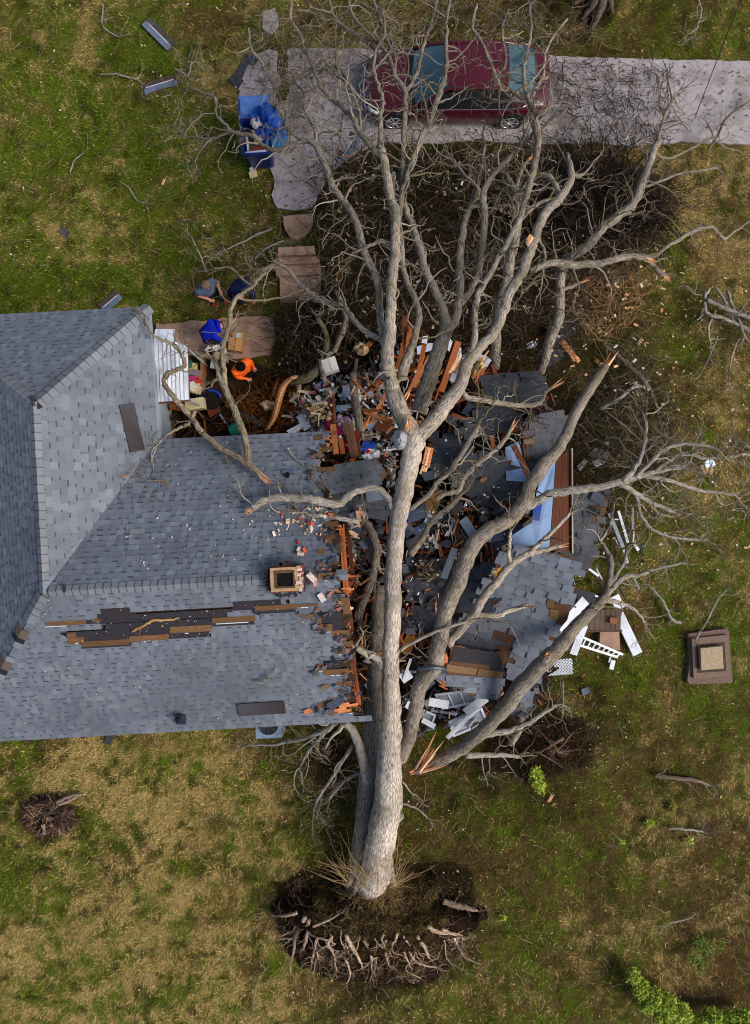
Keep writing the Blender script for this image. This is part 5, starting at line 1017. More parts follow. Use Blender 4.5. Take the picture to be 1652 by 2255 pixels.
# pale limb resting on the roof, broken at its left end
limb(tree, T, [(884,1132,3.55,9),(863,1114,3.6,8),(852,1092,3.65,8),(831,1075,3.7,7.5),(797,1078,3.75,8),(772,1089,3.78,8.5),(745,1109,3.8,9),(706,1104,3.8,9.5),(680,1098,3.8,9.5),(654,1096,3.8,9.5),(602,1098,3.8,9),(575,1106,3.82,9),(556,1118,3.8,8)], 'limb', dens=.5, twig_from=.15, depth=2, broken=.28, tl=(.4,.9), zmin=3.3)
limb(tree, T, [(790,1150,3.6,6),(740,1140,3.7,5),(700,1135,3.75,4.5),(660,1130,3.7,3)], 'branch', dens=.8, depth=2, zmin=3.3)
limb(tree, T, [(858,1500,2.3,12),(845,1470,2.5,9),(825,1446,2.7,8),(800,1436,2.9,8),(785,1425,3.0,6)], 'limb', dens=1.2, twig_from=.4, depth=3, tl=(.4,.8))
limb(tree, T, [(862,1445,2.7,4),(900,1420,2.9,4),(960,1390,3.2,3.4),(1030,1370,3.3,2.6)], 'branch', dens=.7, depth=1, col=(.62,.6,.56))
for q in ([(742,1590,1.5,6),(700,1615,1.2,5),(660,1628,.9,4),(600,1640,.6,3),(540,1640,.4,2)], [(778,1640,1.2,5),(740,1700,.9,4),(700,1760,.6,3),(690,1800,.4,2)], [(798,1700,1.0,4),(760,1720,.8,3.5),(725,1760,.6,2.6)], [(730,1600,1.4,5),(690,1640,.9,3.5),(660,1690,.6,2.5)]):
    limb(tree, T, q, 'branch', dens=1.6, depth=3, tl=(.5,1.1), zmin=.1)
for q in ([(884,1770,1.3,2.5),(920,1782,1.2,2),(940,1800,1.1,1.6)], [(885,1720,1.4,2),(905,1745,1.2,1.6)]): limb(tree, T, q, 'branch', dens=.6, depth=1)
for q in ([(797,1888,.8,12),(780,1925,.8,9),(764,1950,.75,5)], [(802,1905,.9,13),(790,1938,.88,9),(780,1966,.75,4)], [(820,1915,1.0,14),(814,1948,.95,10),(808,1972,.8,4)], [(838,1905,1.1,13),(842,1940,.98,9),(846,1966,.8,4)], [(848,1880,1.2,12),(860,1918,1.0,8),(870,1948,.8,4)]): limb(tree, T, q, 'root_flare', dens=0, col=(.56,.52,.48))
# knot on the main trunk, bark scars
g = G(); g.tube([W(874,1800,1.35), W(886,1795,1.4)], [.16, .09], 14, (.5,.5,.5), uv=True); under(g.build('knot', M_bark, None, True), tree)
for (u, v, z, L, w, a) in [(900,935,4.3,.35,.10,80),(897,870,4.35,.2,.08,60),(1004,800,4.2,.5,.09,60),(942,1005,3.7,.5,.18,78),(935,1030,3.6,.3,.14,70),(1165,530,4.3,.35,.12,60)]:
    M = Matrix.Translation(W(u, v, z)) @ Matrix.Rotation(R(a), 4, 'Z'); g = G()
    for k in range(3): g.box(M @ Matrix.Translation((rr(-.05, .05), (k-1)*w/3, rr(-.01, .02))), L*rr(.6, 1), w/2.6, .05, shade(random.choice(SPL), rr(.85, 1.1)), taper=.6)
    under(g.build('torn_bark', M_split), tree)
o = T.g.build('twig', M_twig); tag(o, kind='stuff'); under(o, tree)
o = T2.g.build('twig', M_twig); tag(o, kind='stuff'); under(o, snap)
# ---- broken branch on the upper slope
br = thing('fallen_branch', 'forked branch with a pale broken end lying from the roof over the white awning', 'branch', W(545, 1020, 3.2))
T3 = TwigSet(25)
limb(br, T3, [(447,955,2.95,6.5),(483,986,3.15,7),(510,1000,3.25,7),(545,1022,3.4,7.5),(575,1046,3.5,6)], 'limb', dens=.2, depth=2, broken=.4, zmin=2.9, tl=(.3,.7), col=(.42,.38,.30))
limb(br, T3, [(447,955,2.95,6.5),(421,919,2.8,6.5),(400,895,2.75,6),(387,880,2.75,6),(370,858,2.75,5.5),(361,840,2.75,5),(368,824,2.75,5),(385,816,2.75,5),(403,808,2.75,4.8),(406,793,2.75,4.5),(398,776,2.75,4),(385,762,2.8,3.4),(371,752,2.85,3),(340,740,2.95,2.4),(318,706,3.0,1.6)], 'limb', dens=1.1, twig_from=.3, depth=2, zmin=2.62, tl=(.3,.75), col=(.42,.38,.30))
limb(br, T3, [(548,1022,3.4,7),(543,986,3.2,8),(534,950,3.05,8),(522,919,2.95,8),(510,885,2.85,7.5),(494,851,2.75,7),(483,827,2.7,6),(471,792,2.6,4),(440,780,2.5,3),(410,760,2.4,2)], 'limb', dens=.7, twig_from=.3, depth=2, tl=(.4,.9), col=(.42,.38,.30))
limb(br, T3, [(496,851,2.75,6),(494,815,2.75,5.5),(489,775,2.8,5),(496,745,2.8,5),(506,712,2.75,5),(508,684,2.7,5),(520,658,2.7,4.5),(540,642,2.65,4),(556,632,2.6,4),(575,608,2.5,4),(600,590,2.4,3.5)], 'limb', dens=.8, twig_from=.1, depth=2, tl=(.4,1.0), col=(.42,.38,.30))
limb(br, T3, [(484,827,2.7,4.5),(487,790,2.6,4.5),(492,765,2.5,3.5),(500,745,2.5,2.5)], 'branch', dens=.4, depth=1, col=(.42,.38,.30))
limb(br, T3, [(430,905,2.85,4.5),(418,930,2.8,4),(400,940,2.7,3.6),(380,950,2.8,3),(360,966,2.9,2)], 'branch', dens=.4, depth=1, col=(.42,.38,.30))
limb(br, T3, [(520,655,2.7,2.5),(560,662,2.5,2.5),(620,655,2.2,2.4),(660,640,2.0,2)], 'branch', dens=.8, depth=2, col=(.42,.38,.30))
limb(br, T3, [(556,632,2.6,3),(530,610,2.5,2.8),(505,590,2.3,2.4),(470,592,2.1,2)], 'branch', dens=1.0, depth=2, col=(.42,.38,.30))
o = T3.g.build('twig', M_twig); tag(o, kind='stuff'); under(o, br)
# small branches lying about
def stick(label, pts, name='fallen_branch', cat='branch', dens=.8, depth=1, col=(.5,.5,.5), zmin=.05, seed=1, tl=(.25,.6), group=None, m=None):
    t = thing(name, label, cat, W(*pts[0][:3]), group); TT = TwigSet(seed)
    limb(t, TT, pts, 'limb', dens=dens, depth=depth, zmin=zmin, tl=tl, col=col, wob=.006, twig_from=.05)
    if TT.g.f: under(tag(TT.g.build('twig', M_twig), kind='stuff'), t)
    return t
stick('reddish forked stick lying on the bare black patch of the roof', [(290,1390,3.95,3.4),(320,1376,4.0,3.2),(338,1366,4.05,3),(365,1366,4.05,2.6),(392,1362,4.05,2)], dens=.5, depth=0, col=(.75,.46,.24), zmin=3.9, seed=2)
stick('small twig spray on the roof valley', [(312,1045,3.1,1.6),(330,1020,3.0,1.6),(345,985,3.0,1.4)], dens=4, depth=2, zmin=2.9, seed=3)
stick('brown twig bundle on the upper slope below the valley', [(330,1060,3.3,1.6),(350,1058,3.3,1.6),(380,1072,3.3,1.3)], dens=5, depth=2, zmin=3.2, seed=4, col=(.4,.3,.25))
stick('red brown twig tuft on the valley line', [(262,1050,3.5,1.3),(290,1046,3.4,1.3)], dens=7, depth=2, zmin=3.3, seed=5, col=(.5,.3,.2))
stick('curved thin twig on the upper slope', [(740*.86-5,985,3.0,1.3),(650,1010,3.1,1.3),(670,1025,3.2,1)], dens=.5, zmin=2.9, seed=6)
stick('small grey twig on the lower slope', [(556,1500,3.4,1.3),(575,1505,3.4,1.3),(585,1498,3.4,1)], dens=2, zmin=3.2, seed=7)
stick('pale curved stick on the upper lawn', [(220,165,.08,1.8),(255,163,.1,2),(262,165,.1,2),(300,174,.08,1.8)], dens=1, seed=8)
stick('thin pale twig at the top of the lawn', [(228,12,.08,1.2),(225,50,.08,1.4),(240,70,.08,1.4),(258,80,.08,1.2)], dens=.6, seed=9)
stick('thin s shaped twig in the middle of the upper lawn', [(265,400,.06,1),(285,415,.08,1.2),(300,440,.06,1.2),(318,447,.06,1)], dens=.3, seed=10)
stick('small curled twig on the green lawn at left', [(155,380,.06,1.2),(163,355,.08,1.3),(178,342,.06,1)], dens=.2, seed=11)
stick('twiggy pale branch between the lawn shingle strips', [(385,150,.1,1.8),(400,160,.12,2),(415,165,.1,2),(422,135,.1,1.5)], dens=4, depth=2, seed=12, tl=(.3,.7))
stick('pale branch beside the persons near the path', [(600,505,.2,2.2),(570,515,.25,2.4),(540,530,.2,2),(500,548,.15,1.5)], dens=2, depth=2, seed=13, tl=(.4,.9))
stick('twiggy branch left of the grey clad person', [(455,600,.5,1.8),(440,560,.5,1.8),(420,520,.4,1.5)], dens=3.5, depth=2, seed=14, tl=(.4,.9))
stick('brown twig tangle on the grass above the landing', [(560,570,.5,2.2),(590,545,.6,2.2),(625,530,.6,1.8)], dens=3.5, depth=2, seed=15, tl=(.4,.9))
stick('branch with dead twigs lying on the lower right lawn', [(1440,1708,.1,4),(1480,1712,.12,4.5),(1530,1718,.1,4),(1560,1728,.08,2.5)], dens=.4, seed=16, col=(.36,.3,.25))
stick('silvery branch spray at right of the lower lawn', [(1470,1826,.1,2.4),(1500,1824,.12,2.6),(1550,1832,.1,2)], dens=2.5, depth=2, seed=17, tl=(.4,.9))
stick('pale curved stick on the right lower lawn', [(1450,2058,.08,1.4),(1470,2035,.1,1.6),(1490,2030,.08,1.6),(1520,2022,.08,1.2)], dens=.4, seed=18)
stick('thin upright twig on the lower left lawn edge', [(556,2240,.06,1.5),(562,2180,.1,1.8),(575,2150,.1,1.6),(582,2140,.08,1.2)], dens=.1, seed=19, col=(.4,.36,.2))
stick('bare branch over the corner of the square stone block', [(1530,1410,.4,2.4),(1560,1360,.5,2.4),(1580,1320,.5,2),(1600,1300,.4,1.6)], dens=2, depth=2, seed=20, tl=(.4,.8))
stick('grey branch left of the square stone block', [(1500,1372,.1,3.4),(1478,1362,.15,3.6),(1460,1325,.15,3),(1430,1290,.2,2)], dens=1.2, depth=1, seed=21)
stick('curving twig on the lawn below the lattice', [(1238,1500,.2,2.6),(1240,1560,.2,2.6),(1232,1590,.15,2),(1200,1600,.1,1.5)], dens=1.2, depth=1, seed=22, col=(.42,.4,.3))
stick('long grey branch on the dark grass right of the wreck', [(1320,900,.3,5),(1360,880,.4,5),(1400,850,.4,4),(1430,860,.3,3)], dens=1.5, depth=2, seed=23)
stick('brown branch on the dark grass under the curved limb', [(1330,760,.25,5),(1380,800,.3,5),(1420,840,.3,4.5),(1450,900,.2,3)], dens=1.5, depth=2, seed=24, col=(.36,.32,.28))
stick('twiggy branch on the grass at the top right', [(1530,-10,.3,2.4),(1545,20,.3,2.2),(1535,60,.2,1.6)], dens=3, depth=2, seed=26, tl=(.4,.9))
stick('dark branch across the driveway at right', [(1560,330,.4,3),(1580,300,.5,3),(1600,260,.4,2.4),(1640,230,.3,2)], dens=2, depth=2, seed=27, col=(.25,.22,.2), tl=(.4,.8))
stick('grey branch leaning over the plaster heap', [(705,790,1.0,5),(712,825,.9,6),(720,870,.7,6),(712,850,.6,5)][:3], dens=.8, depth=2, seed=28, col=(.4,.38,.36))
stick('dark standing stem in the open room', [(778,822,1.0,8),(780,870,1.2,9),(790,920,1.4,9),(796,950,1.4,8)], dens=.4, depth=2, seed=29, col=(.3,.28,.26))
stick('dark mossy branch below the left limb', [(640,840,.5,9),(670,835,.7,10),(700,815,.8,10),(716,790,.8,8),(720,740,.9,6),(700,700,.9,5)], dens=1.2, depth=2, seed=30, col=(.30,.28,.2))
stick('crooked branch above the small white carton', [(740,640,1.0,5),(760,690,1.1,6),(756,730,1.1,6),(735,775,1.0,5)], dens=1.5, depth=2, seed=31, col=(.4,.36,.32))
# brush pile at the right edge
bp = thing('brush_pile', 'heap of grey broken branches at the right edge of the lawn', 'brush pile', W(1620, 690, .1)); TT = TwigSet(41)
for q in ([(1562,636,.3,4),(1552,655,.35,4),(1556,690,.4,4),(1590,700,.4,4),(1640,720,.3,3.5)], [(1556,660,.45,4.5),(1600,680,.5,4.5),(1660,705,.5,4)], [(1600,640,.3,3.4),(1612,670,.4,3.4),(1620,690,.4,3),(1640,740,.3,3)], [(1572,632,.35,3),(1590,650,.4,3),(1600,672,.4,3)], [(1610,700,.3,4),(1650,730,.3,4),(1690,745,.3,4)], [(1630,740,.2,2.5),(1610,790,.15,2),(1605,850,.1,1.4)], [(1580,740,.2,2),(1560,790,.15,1.6),(1545,820,.1,1.2)], [(1575,690,.3,3.4),(1560,720,.3,3),(1565,760,.2,2)], [(1640,700,.5,4),(1680,690,.5,4)]):
    limb(bp, TT, q, 'branch', dens=.9, depth=2, zmin=.06, tl=(.4,.9))
under(tag(TT.g.build('twig', M_twig), kind='stuff'), bp)
# dark brush below the crown: crushed shrubs and twigs nobody could count
BRUSHP = [(740,340),(900,330),(1100,340),(1300,335),(1440,380),(1480,470),(1420,560),(1330,620),(1300,720),(1230,800),(1080,800),(860,760),(740,720),(690,620),(720,520),(700,430)]
fibres('crushed_brush', 3100, BRUSHP, .1, 1.3, [lin(56,44,34), lin(40,31,24), lin(76,60,46), lin(110,95,78)], .5, 1.6, .010, 51, 'dark crushed brush lying beneath the fallen crown', 'brush', seg=6, wig=.45, up=.15)
fibres('crushed_brush', 1500, [(1160,370),(1330,350),(1480,430),(1470,500),(1340,520),(1180,520)], .1, 1.2, [lin(40,32,26), lin(28,22,18), lin(60,48,40)], .6, 1.8, .010, 52, 'dark curly shrub twigs right of the snapped upright tip', 'brush', seg=7, wig=.5, up=.2)
fibres('crushed_brush', 900, [(600,690),(740,640),(860,740),(760,820),(640,840)], .1, .8, [lin(58,46,34), lin(40,32,24), lin(88,74,56)], .4, 1.3, .010, 53, 'dark brush between the patio and the trunk', 'brush', seg=6, wig=.45, up=.2)
fibres('crushed_brush', 900, [(1240,830),(1420,720),(1480,900),(1500,1060),(1330,1080),(1260,1000)], .06, .5, [lin(70,58,42), lin(92,78,58), lin(54,44,32), lin(120,108,88)], .4, 1.3, .009, 54, 'dark brush and twigs on the grass right of the wreck', 'brush', seg=6, wig=.45, up=.15)
fibres('crushed_brush', 420, [(1240,590),(1400,600),(1420,700),(1290,760)], .1, .7, [lin(176,140,96), lin(150,116,84), lin(120,92,66)], .3, .9, .009, 55, 'straw coloured reeds and twigs under the curved limb', 'brush', seg=4, wig=.25, up=.3)
fibres('fallen_twigs', 500, [(560,20),(760,20),(780,110),(640,300),(560,300)], .05, .5, [lin(120,104,84), lin(150,134,112), lin(88,72,56)], .3, .9, .008, 56, 'thin twigs on the grass and pavement at the upper left of the driveway', 'twigs', seg=6, wig=.45)
fibres('fallen_twigs', 500, [(740,0),(1300,0),(1340,100),(800,96)], .04, .3, [lin(110,92,72), lin(134,116,94), lin(84,68,52)], .3, 1.0, .008, 57, 'thin twigs on the grass behind the car', 'twigs', seg=6, wig=.45)
fibres('fallen_twigs', 620, [(1200,130),(1480,150),(1480,330),(1220,330)], .05, .3, [lin(70,58,50), lin(92,78,68), lin(54,46,42)], .2, .7, .009, 58, 'dark curled twigs on the driveway right of the car', 'twigs', seg=6, wig=.55)
fibres('fallen_twigs', 420, [(640,110),(800,110),(800,330),(700,420),(640,380)], .05, .2, [lin(104,92,86), lin(80,68,62), lin(126,112,102)], .1, .4, .007, 59, 'short dark twigs on the driveway left of the car', 'twigs', seg=4, wig=.55)
fibres('fallen_twigs', 700, [(0,0),(560,0),(560,660),(0,660)], .03, .08, [lin(150,134,104), lin(120,104,80)], .12, .5, .006, 60, 'scattered small twigs on the upper lawn', 'twigs', seg=5, wig=.4)
fibres('fallen_twigs', 900, [(900,1640),(1652,1250),(1652,2255),(600,2255)], .03, .08, [lin(130,108,80), lin(96,78,58), lin(160,140,112)], .12, .55, .006, 61, 'scattered small twigs on the lower right lawn', 'twigs', seg=5, wig=.4)
# ------------------------------------------------------------------ car
M_car = mat('car_paint', lin(80, 13, 28), .35, .4, .06, 3, coat=.5, dirt=lin(84,30,38), dirt_scale=3, dirt_amt=.2)
M_glass = mat('car_glass', lin(46, 78, 88), .08, .9, .1, 3, coat=.6)  # teal of the reflected sky is put into the base colour
M_dark = mat('black_trim', (.008, .008, .009), .5, .4, .1, 5)
M_chrome = mat('chrome', (.8, .8, .82), .15, .5, .03, 5, metal=1)
M_red = mat('tail_lens', lin(196, 16, 24), .2, .6, .1, 5)
M_lens = mat('head_lens', lin(214, 218, 224), .15, .6, .1, 5)
CX, CY, CL = 2.22, 11.62, 4.96
car = thing('parked_car', 'dark red sedan parked on the driveway beneath the fallen branches', 'car', (CX, CY, 0))
def cp(s, y, z): return Vector((CX-CL/2+s*CL, CY+y, z))
ST = [(0,.50,.56,.30),(.012,.66,.64,.24),(.035,.78,.70,.22),(.08,.85,.75,.20),(.16,.885,.81,.20),(.26,.90,.87,.20),(.40,.90,.91,.20),(.60,.90,.93,.20),(.76,.895,.94,.20),(.88,.87,.93,.22),(.955,.82,.90,.24),(.985,.74,.84,.28),(1.0,.60,.74,.34)]
g = G(); ring = []
for s, w, zb, z0 in ST:
    cr = .05 if s < .9 else .03
    half = [(.55*w, z0), (.94*w, z0), (w, z0+.10), (w*1.01, (z0+zb)/2), (w*.99, zb-.13), (w*.955, zb-.05), (w*.86, zb), (w*.5, zb+cr*.8), (0, zb+cr)]
    pts = [cp(s, y, z) for y, z in half]+[cp(s, -y, z) for y, z in half[-2::-1]]; ring.append(pts)
n = len(ring[0]); vs = [p for r in ring for p in r]; fs = []
for i in range(len(ring)-1):
    for k in range(n): fs.append((i*n+k, i*n+(k+1) % n, (i+1)*n+(k+1) % n, (i+1)*n+k))
fs += [tuple(range(n)), tuple(range(len(ring)*n-1, (len(ring)-1)*n-1, -1))]
g.add(vs, fs); under(g.build('body', M_car, None, True), car)
def patch(name, m, A, B, nu=8, bulge=.0, ax=Vector((0, 0, 1)), sm=True, par=car):
    """ruled patch between polylines A and B with an outward bulge"""
    g = G(); k = len(A); vs = []
    for j in range(nu+1):
        t = j/nu
        for i in range(k): vs.append(A[i]*(1-t)+B[i]*t+ax*bulge*math.sin(math.pi*t))
    g.add(vs, [(j*k+i, j*k+i+1, (j+1)*k+i+1, (j+1)*k+i) for j in range(nu) for i in range(k-1)]); return under(g.build(name, m, None, sm), par)
def arc(s, hw, z, ds, dz, n=10): return [cp(s+ds*(1-(2*i/n-1)**2), -hw+2*hw*i/n, z+dz*(1-(2*i/n-1)**2)) for i in range(n+1)]
wsb = arc(.275, .78, .90, -.022, .05); wst = arc(.44, .60, 1.37, -.012, .05); rft = arc(.75, .59, 1.38, .008, .045); rgb = arc(.905, .74, .955, .018, .02)
patch('windshield', M_glass, wsb, wst, 6, .03); patch('roof', M_car, wst, rft, 8, .03); patch('rear_window', M_glass, rft, rgb, 6, .03)
patch('cowl', M_dark, arc(.258, .80, .885, -.022, .05), [p+Vector((0, 0, .002)) for p in wsb], 2, 0)
for sg in (-1, 1):
    bl = [cp(.285, sg*.83, .93), cp(.36, sg*.86, .935), cp(.50, sg*.865, .945), cp(.535, sg*.865, .945), cp(.70, sg*.86, .95), cp(.80, sg*.83, .955), cp(.885, sg*.77, .95)]
    tp = [cp(.30, sg*.80, .96), cp(.40, sg*.67, 1.24), cp(.50, sg*.615, 1.375), cp(.535, sg*.61, 1.38), cp(.70, sg*.60, 1.375), cp(.765, sg*.64, 1.28), cp(.86, sg*.73, 1.0)]
    for nm, a, b in (('front_window', 0, 2), ('pillar', 2, 3), ('rear_side_window', 3, 5)): patch(nm, M_dark, bl[a:b+1], tp[a:b+1], 4, .02, Vector((0, sg, 0)))
    patch('rear_pillar', M_car, bl[5:7], tp[5:7], 4, .02, Vector((0, sg, 0)))
    g = G(); g.tube([cp(.265, sg*.77, .90), cp(.35, sg*.71, 1.14), cp(.44, sg*.605, 1.385), cp(.60, sg*.60, 1.40), cp(.75, sg*.60, 1.385), cp(.83, sg*.68, 1.15), cp(.90, sg*.76, .955)], [.045]*7, 8); under(g.build('roof_rail', M_car, None, True), car)
    g = G(); g.tube([cp(.27, sg*.872, .905), cp(.4, sg*.885, .925), cp(.6, sg*.888, .94), cp(.76, sg*.88, .95), cp(.84, sg*.85, .97), cp(.87, sg*.80, 1.02)], [.014]*6, 6); under(g.build('chrome_strip', M_chrome, None, True), car)
    g = G(); g.box(Matrix.Translation(cp(.33, sg*.98, .98)), .14, .20, .12); under(g.build('mirror', M_car), car)
    for s in (.16, .80):
        c = cp(s, sg*.80, .33); wh = G(); wh.tube([c+Vector((0, sg*-.12, 0)), c+Vector((0, sg*.10, 0))], [.335, .335], 26); t = under(wh.build('wheel', mat('tyre', (.012, .012, .012), .8) if 'tyre' not in bpy.data.materials else bpy.data.materials['tyre'], None, False), car)
        rm = G(); rm.tube([c+Vector((0, sg*.085, 0)), c+Vector((0, sg*.106, 0))], [.07, .06], 12)
        for k in range(7):
            a = 6.283*k/7; d = Vector((math.cos(a), 0, math.sin(a))); rm.box(frame(c+Vector((0, sg*.104, 0))+d*.04, c+Vector((0, sg*.104, 0))+d*.24, Vector((0, 1, 0))), .21, .05, .02)
        rm.tube([c+Vector((math.cos(6.283*i/24)*.235, sg*.104, math.sin(6.283*i/24)*.235)) for i in range(25)], [.016]*25, 6)
        to_parent(rm.build('rim', M_chrome), t, car)
        ah = G(); ah.tube([c+Vector((0, sg*.01, .03)), c+Vector((0, sg*.104, .03))], [.40, .40], 26); under(ah.build('wheel_arch', M_dark), car)
    for s0, s1, nm in ((.31, .53, 'door'), (.535, .74, 'door')):
        patch(nm, M_car, [cp(s0, sg*.895, .28), cp(s1, sg*.897, .28)], [cp(s0, sg*.905, .80), cp(s1, sg*.907, .80)], 3, .012, Vector((0, sg, 0)))
        h = G(); h.box(Matrix.Translation(cp(s1-.03, sg*.925, .78)), .17, .03, .03); under(h.build('door_handle', M_car), car)
    hl = G(); hl.tube([cp(.018, sg*.60, .60), cp(.035, sg*.73, .62), (cp(.075, sg*.835, .655))], [.05, .06, .035], 8); under(hl.build('headlight', M_lens, None, True), car)
    tl = G(); tl.tube([cp(.988, sg*.60, .72), cp(.975, sg*.73, .76), cp(.94, sg*.83, .80)], [.05, .06, .03], 8); under(tl.build('tail_light', M_red, None, True), car)
g = G(); g.tube([cp(.022, -.66, .46), cp(.0, -.52, .48), cp(-.008, 0, .50), cp(.0, .52, .48), cp(.022, .66, .46)], [.03]*5, 8); under(g.build('front_bumper_trim', M_chrome, None, True), car)
g = G(); g.tube([cp(1.0, -.6, .5), cp(1.008, 0, .5), cp(1.0, .6, .5)], [.03]*3, 8); under(g.build('rear_bumper_trim', M_dark, None, True), car)
g = G(); g.box(Matrix.Translation(cp(.725, -.02, 1.475)), .12, .05, .05, taper=.6); under(g.build('antenna', M_dark), car)
for s in (.253, .90):
    g = G(); A = arc(s, .79, (.893 if s < .5 else .962), -.022 if s < .5 else .018, .045); g.tube(A, [.006]*len(A), 5); under(g.build('panel_gap', M_dark), car)
# ------------------------------------------------------------------ blue bins, broom, rack by the path
M_blue = mat('blue_plastic', None, .4, .5, .12, 6, dirt=lin(40,60,100), dirt_scale=4, dirt_amt=.25)
def bin_at(label, u, v, w, d, h, col, lid_open, seed, ang=3):
    c = W(u, v, 0); t = thing('recycling_bin', label, 'bin', (c.x, c.y, 0)); M = Matrix.Translation((c.x, c.y, 0)) @ Matrix.Rotation(R(ang), 4, 'Z')
    g = G(); z0 = .08
    def rect(w_, d_, z, n=4): # rounded rectangle
        out = []
        for cx, cy, a0 in ((1, 1, 0), (-1, 1, 90), (-1, -1, 180), (1, -1, 270)):
            for k in range(n): a = R(a0+90*k/(n-1)); out.append(M @ Vector((cx*(w_/2-.07)+math.cos(a)*.07, cy*(d_/2-.07)+math.sin(a)*.07, z)))
        return out
    rings = [rect(w*.80, d*.78, z0), rect(w*.97, d*.97, h-.06), rect(w*1.05, d*1.05, h-.06), rect(w*1.05, d*1.05, h), rect(w*.93, d*.93, h), rect(w*.80, d*.80, h-.38)]
    n = len(rings[0]); vs = [p for r in rings for p in r]; fs = [(i*n+k, i*n+(k+1) % n, (i+1)*n+(k+1) % n, (i+1)*n+k) for i in range(len(rings)-1) for k in range(n)]+[tuple(range(n-1, -1, -1)), tuple((len(rings)-1)*n+k for k in range(n))]
    g.add(vs, fs, col); under(g.build('bin_body', M_blue), t)
    for sx in (-1, 1):
        g = G(); p = M @ Vector((sx*w*.36, d*.42, .13)); q = M @ Vector((sx*w*.46, d*.42, .13)); g.tube([p, q], [.13, .13], 16); under(g.build('wheel', M_dark), t)
    g = G(); g.tube([M @ Vector((-w*.4, d*.60, h-.05)), M @ Vector((w*.4, d*.60, h-.05))], [.02, .02], 8, col); under(g.build('handle', M_blue), t)
    if lid_open:
        g = G(); lm = M @ Matrix.Translation((-.03, d*.52+.30, h-.02)) @ Matrix.Rotation(R(-8), 4, 'X'); k = 12
        for a, b, hh in ((w*1.0, .62, .04), (w*.86, .5, .075)):
            g.box(lm @ Matrix.Translation((0, 0, hh/2)), a, b, hh, lin(92,138,214) if hh < .05 else lin(104,150,222))
        under(g.build('lid', M_blue), t)
        g = G()
        for k in range(5): g.box(lm @ Matrix.Translation((-w*.45, -.22+k*.1, .05)), .07, .06, .04, lin(36,70,140))
        under(g.build('lid_slots', M_blue), t)
    return t, M
b1, BM = bin_at('open blue wheeled bin full of cardboard with its lid folded back', 579, 345, .80, .92, 1.06, lin(14,40,104), True, 1)
for i, (x, y, z, sx, sy, sz, a, c, nm, lab) in enumerate([(.05,-.02,.98,.26,.20,.16,12,lin(226,196,170),'carton','cream carton lying in the open blue bin'),(.0,.13,.99,.22,.10,.1,-8,lin(230,206,176),'carton','small cream carton behind the larger one in the blue bin'),(.05,-.28,.93,.5,.10,.06,4,lin(120,50,34),'cardboard','red brown cardboard strip at the front of the blue bin'),(-.05,.05,.82,.5,.5,.05,0,lin(84,52,44),'cardboard','brown cardboard lining the blue bin'),(.2,-.2,.9,.1,.4,.04,10,lin(206,214,230),'paper','white paper at the right side of the blue bin'),(-.27,-.05,.9,.06,.5,.05,4,lin(214,218,230),'paper','white sheet at the left side of the blue bin'),(-.05,-.36,.95,.55,.06,.03,3,lin(206,214,236),'paper','white paper edge at the front lip of the blue bin')]):
    g = G(); g.box(BM @ Matrix.Translation((x, y, z)) @ Matrix.Rotation(R(a), 4, 'Z') @ Matrix.Rotation(rr(-.15, .15), 4, 'X'), sx, sy, sz, c); tag(g.build(nm, M_paint), lab, 'cardboard' if nm != 'paper' else 'paper')
blob(590,278,1.02,.86,1.05,.42,lin(26,84,180),'crumpled royal blue tarpaulin bag beside the open lid','tarpaulin','tarpaulin',31,0,M_blue,n=26,crump=1.6)
blob(606,300,.85,.7,.75,.35,lin(36,112,160),'thin turquoise plastic sheet under the blue tarpaulin','plastic sheet','plastic_sheet',32,0,M_blue,n=24,crump=1.8)
blob(563,270,1.15,.28,.32,.12,lin(214,200,190),'crumpled white and brown paper on the blue lid','paper','paper_heap',33,20,M_paint)
for k, (u, v, z, a, L, w) in enumerate([(572,252,1.2,5,.22,.12)]): shard(u, v, z, a, L, w, lin(206,214,214), 'white printed label on the light blue lid', 'label', None, M_paint, .03)
t = thing('broom', 'straw broom with wooden handle lying beside the blue bin', 'broom', W(552, 350, .1))
g = G(); g.tube([W(545, 318, .5), W(555, 370, .12)], [.014, .014], 8, lin(180,146,96)); under(g.build('handle', M_wood), t)
g = G(); g.box(frame(W(553, 368, .12), W(557, 380, .1)), .14, .13, .07, lin(206,196,196), taper=.8); under(g.build('ferrule', M_paint), t)
g = G(); g.box(frame(W(556, 377, .1), W(560, 391, .07)), .17, .22, .06, lin(206,180,130)); under(g.build('bristles', M_wood), t)
t = thing('clothes_hanger', 'bent green wire hanger lying on the upper lawn', 'hanger', W(410, 370, .06))
g = G(); g.tube([W(398,361,.07), W(406,366,.07), W(422,365,.07), W(424,384,.07), W(410,372,.07), W(400,362,.07)], [.008]*6, 6, lin(20,120,80)); under(g.build('wire', M_plast), t)
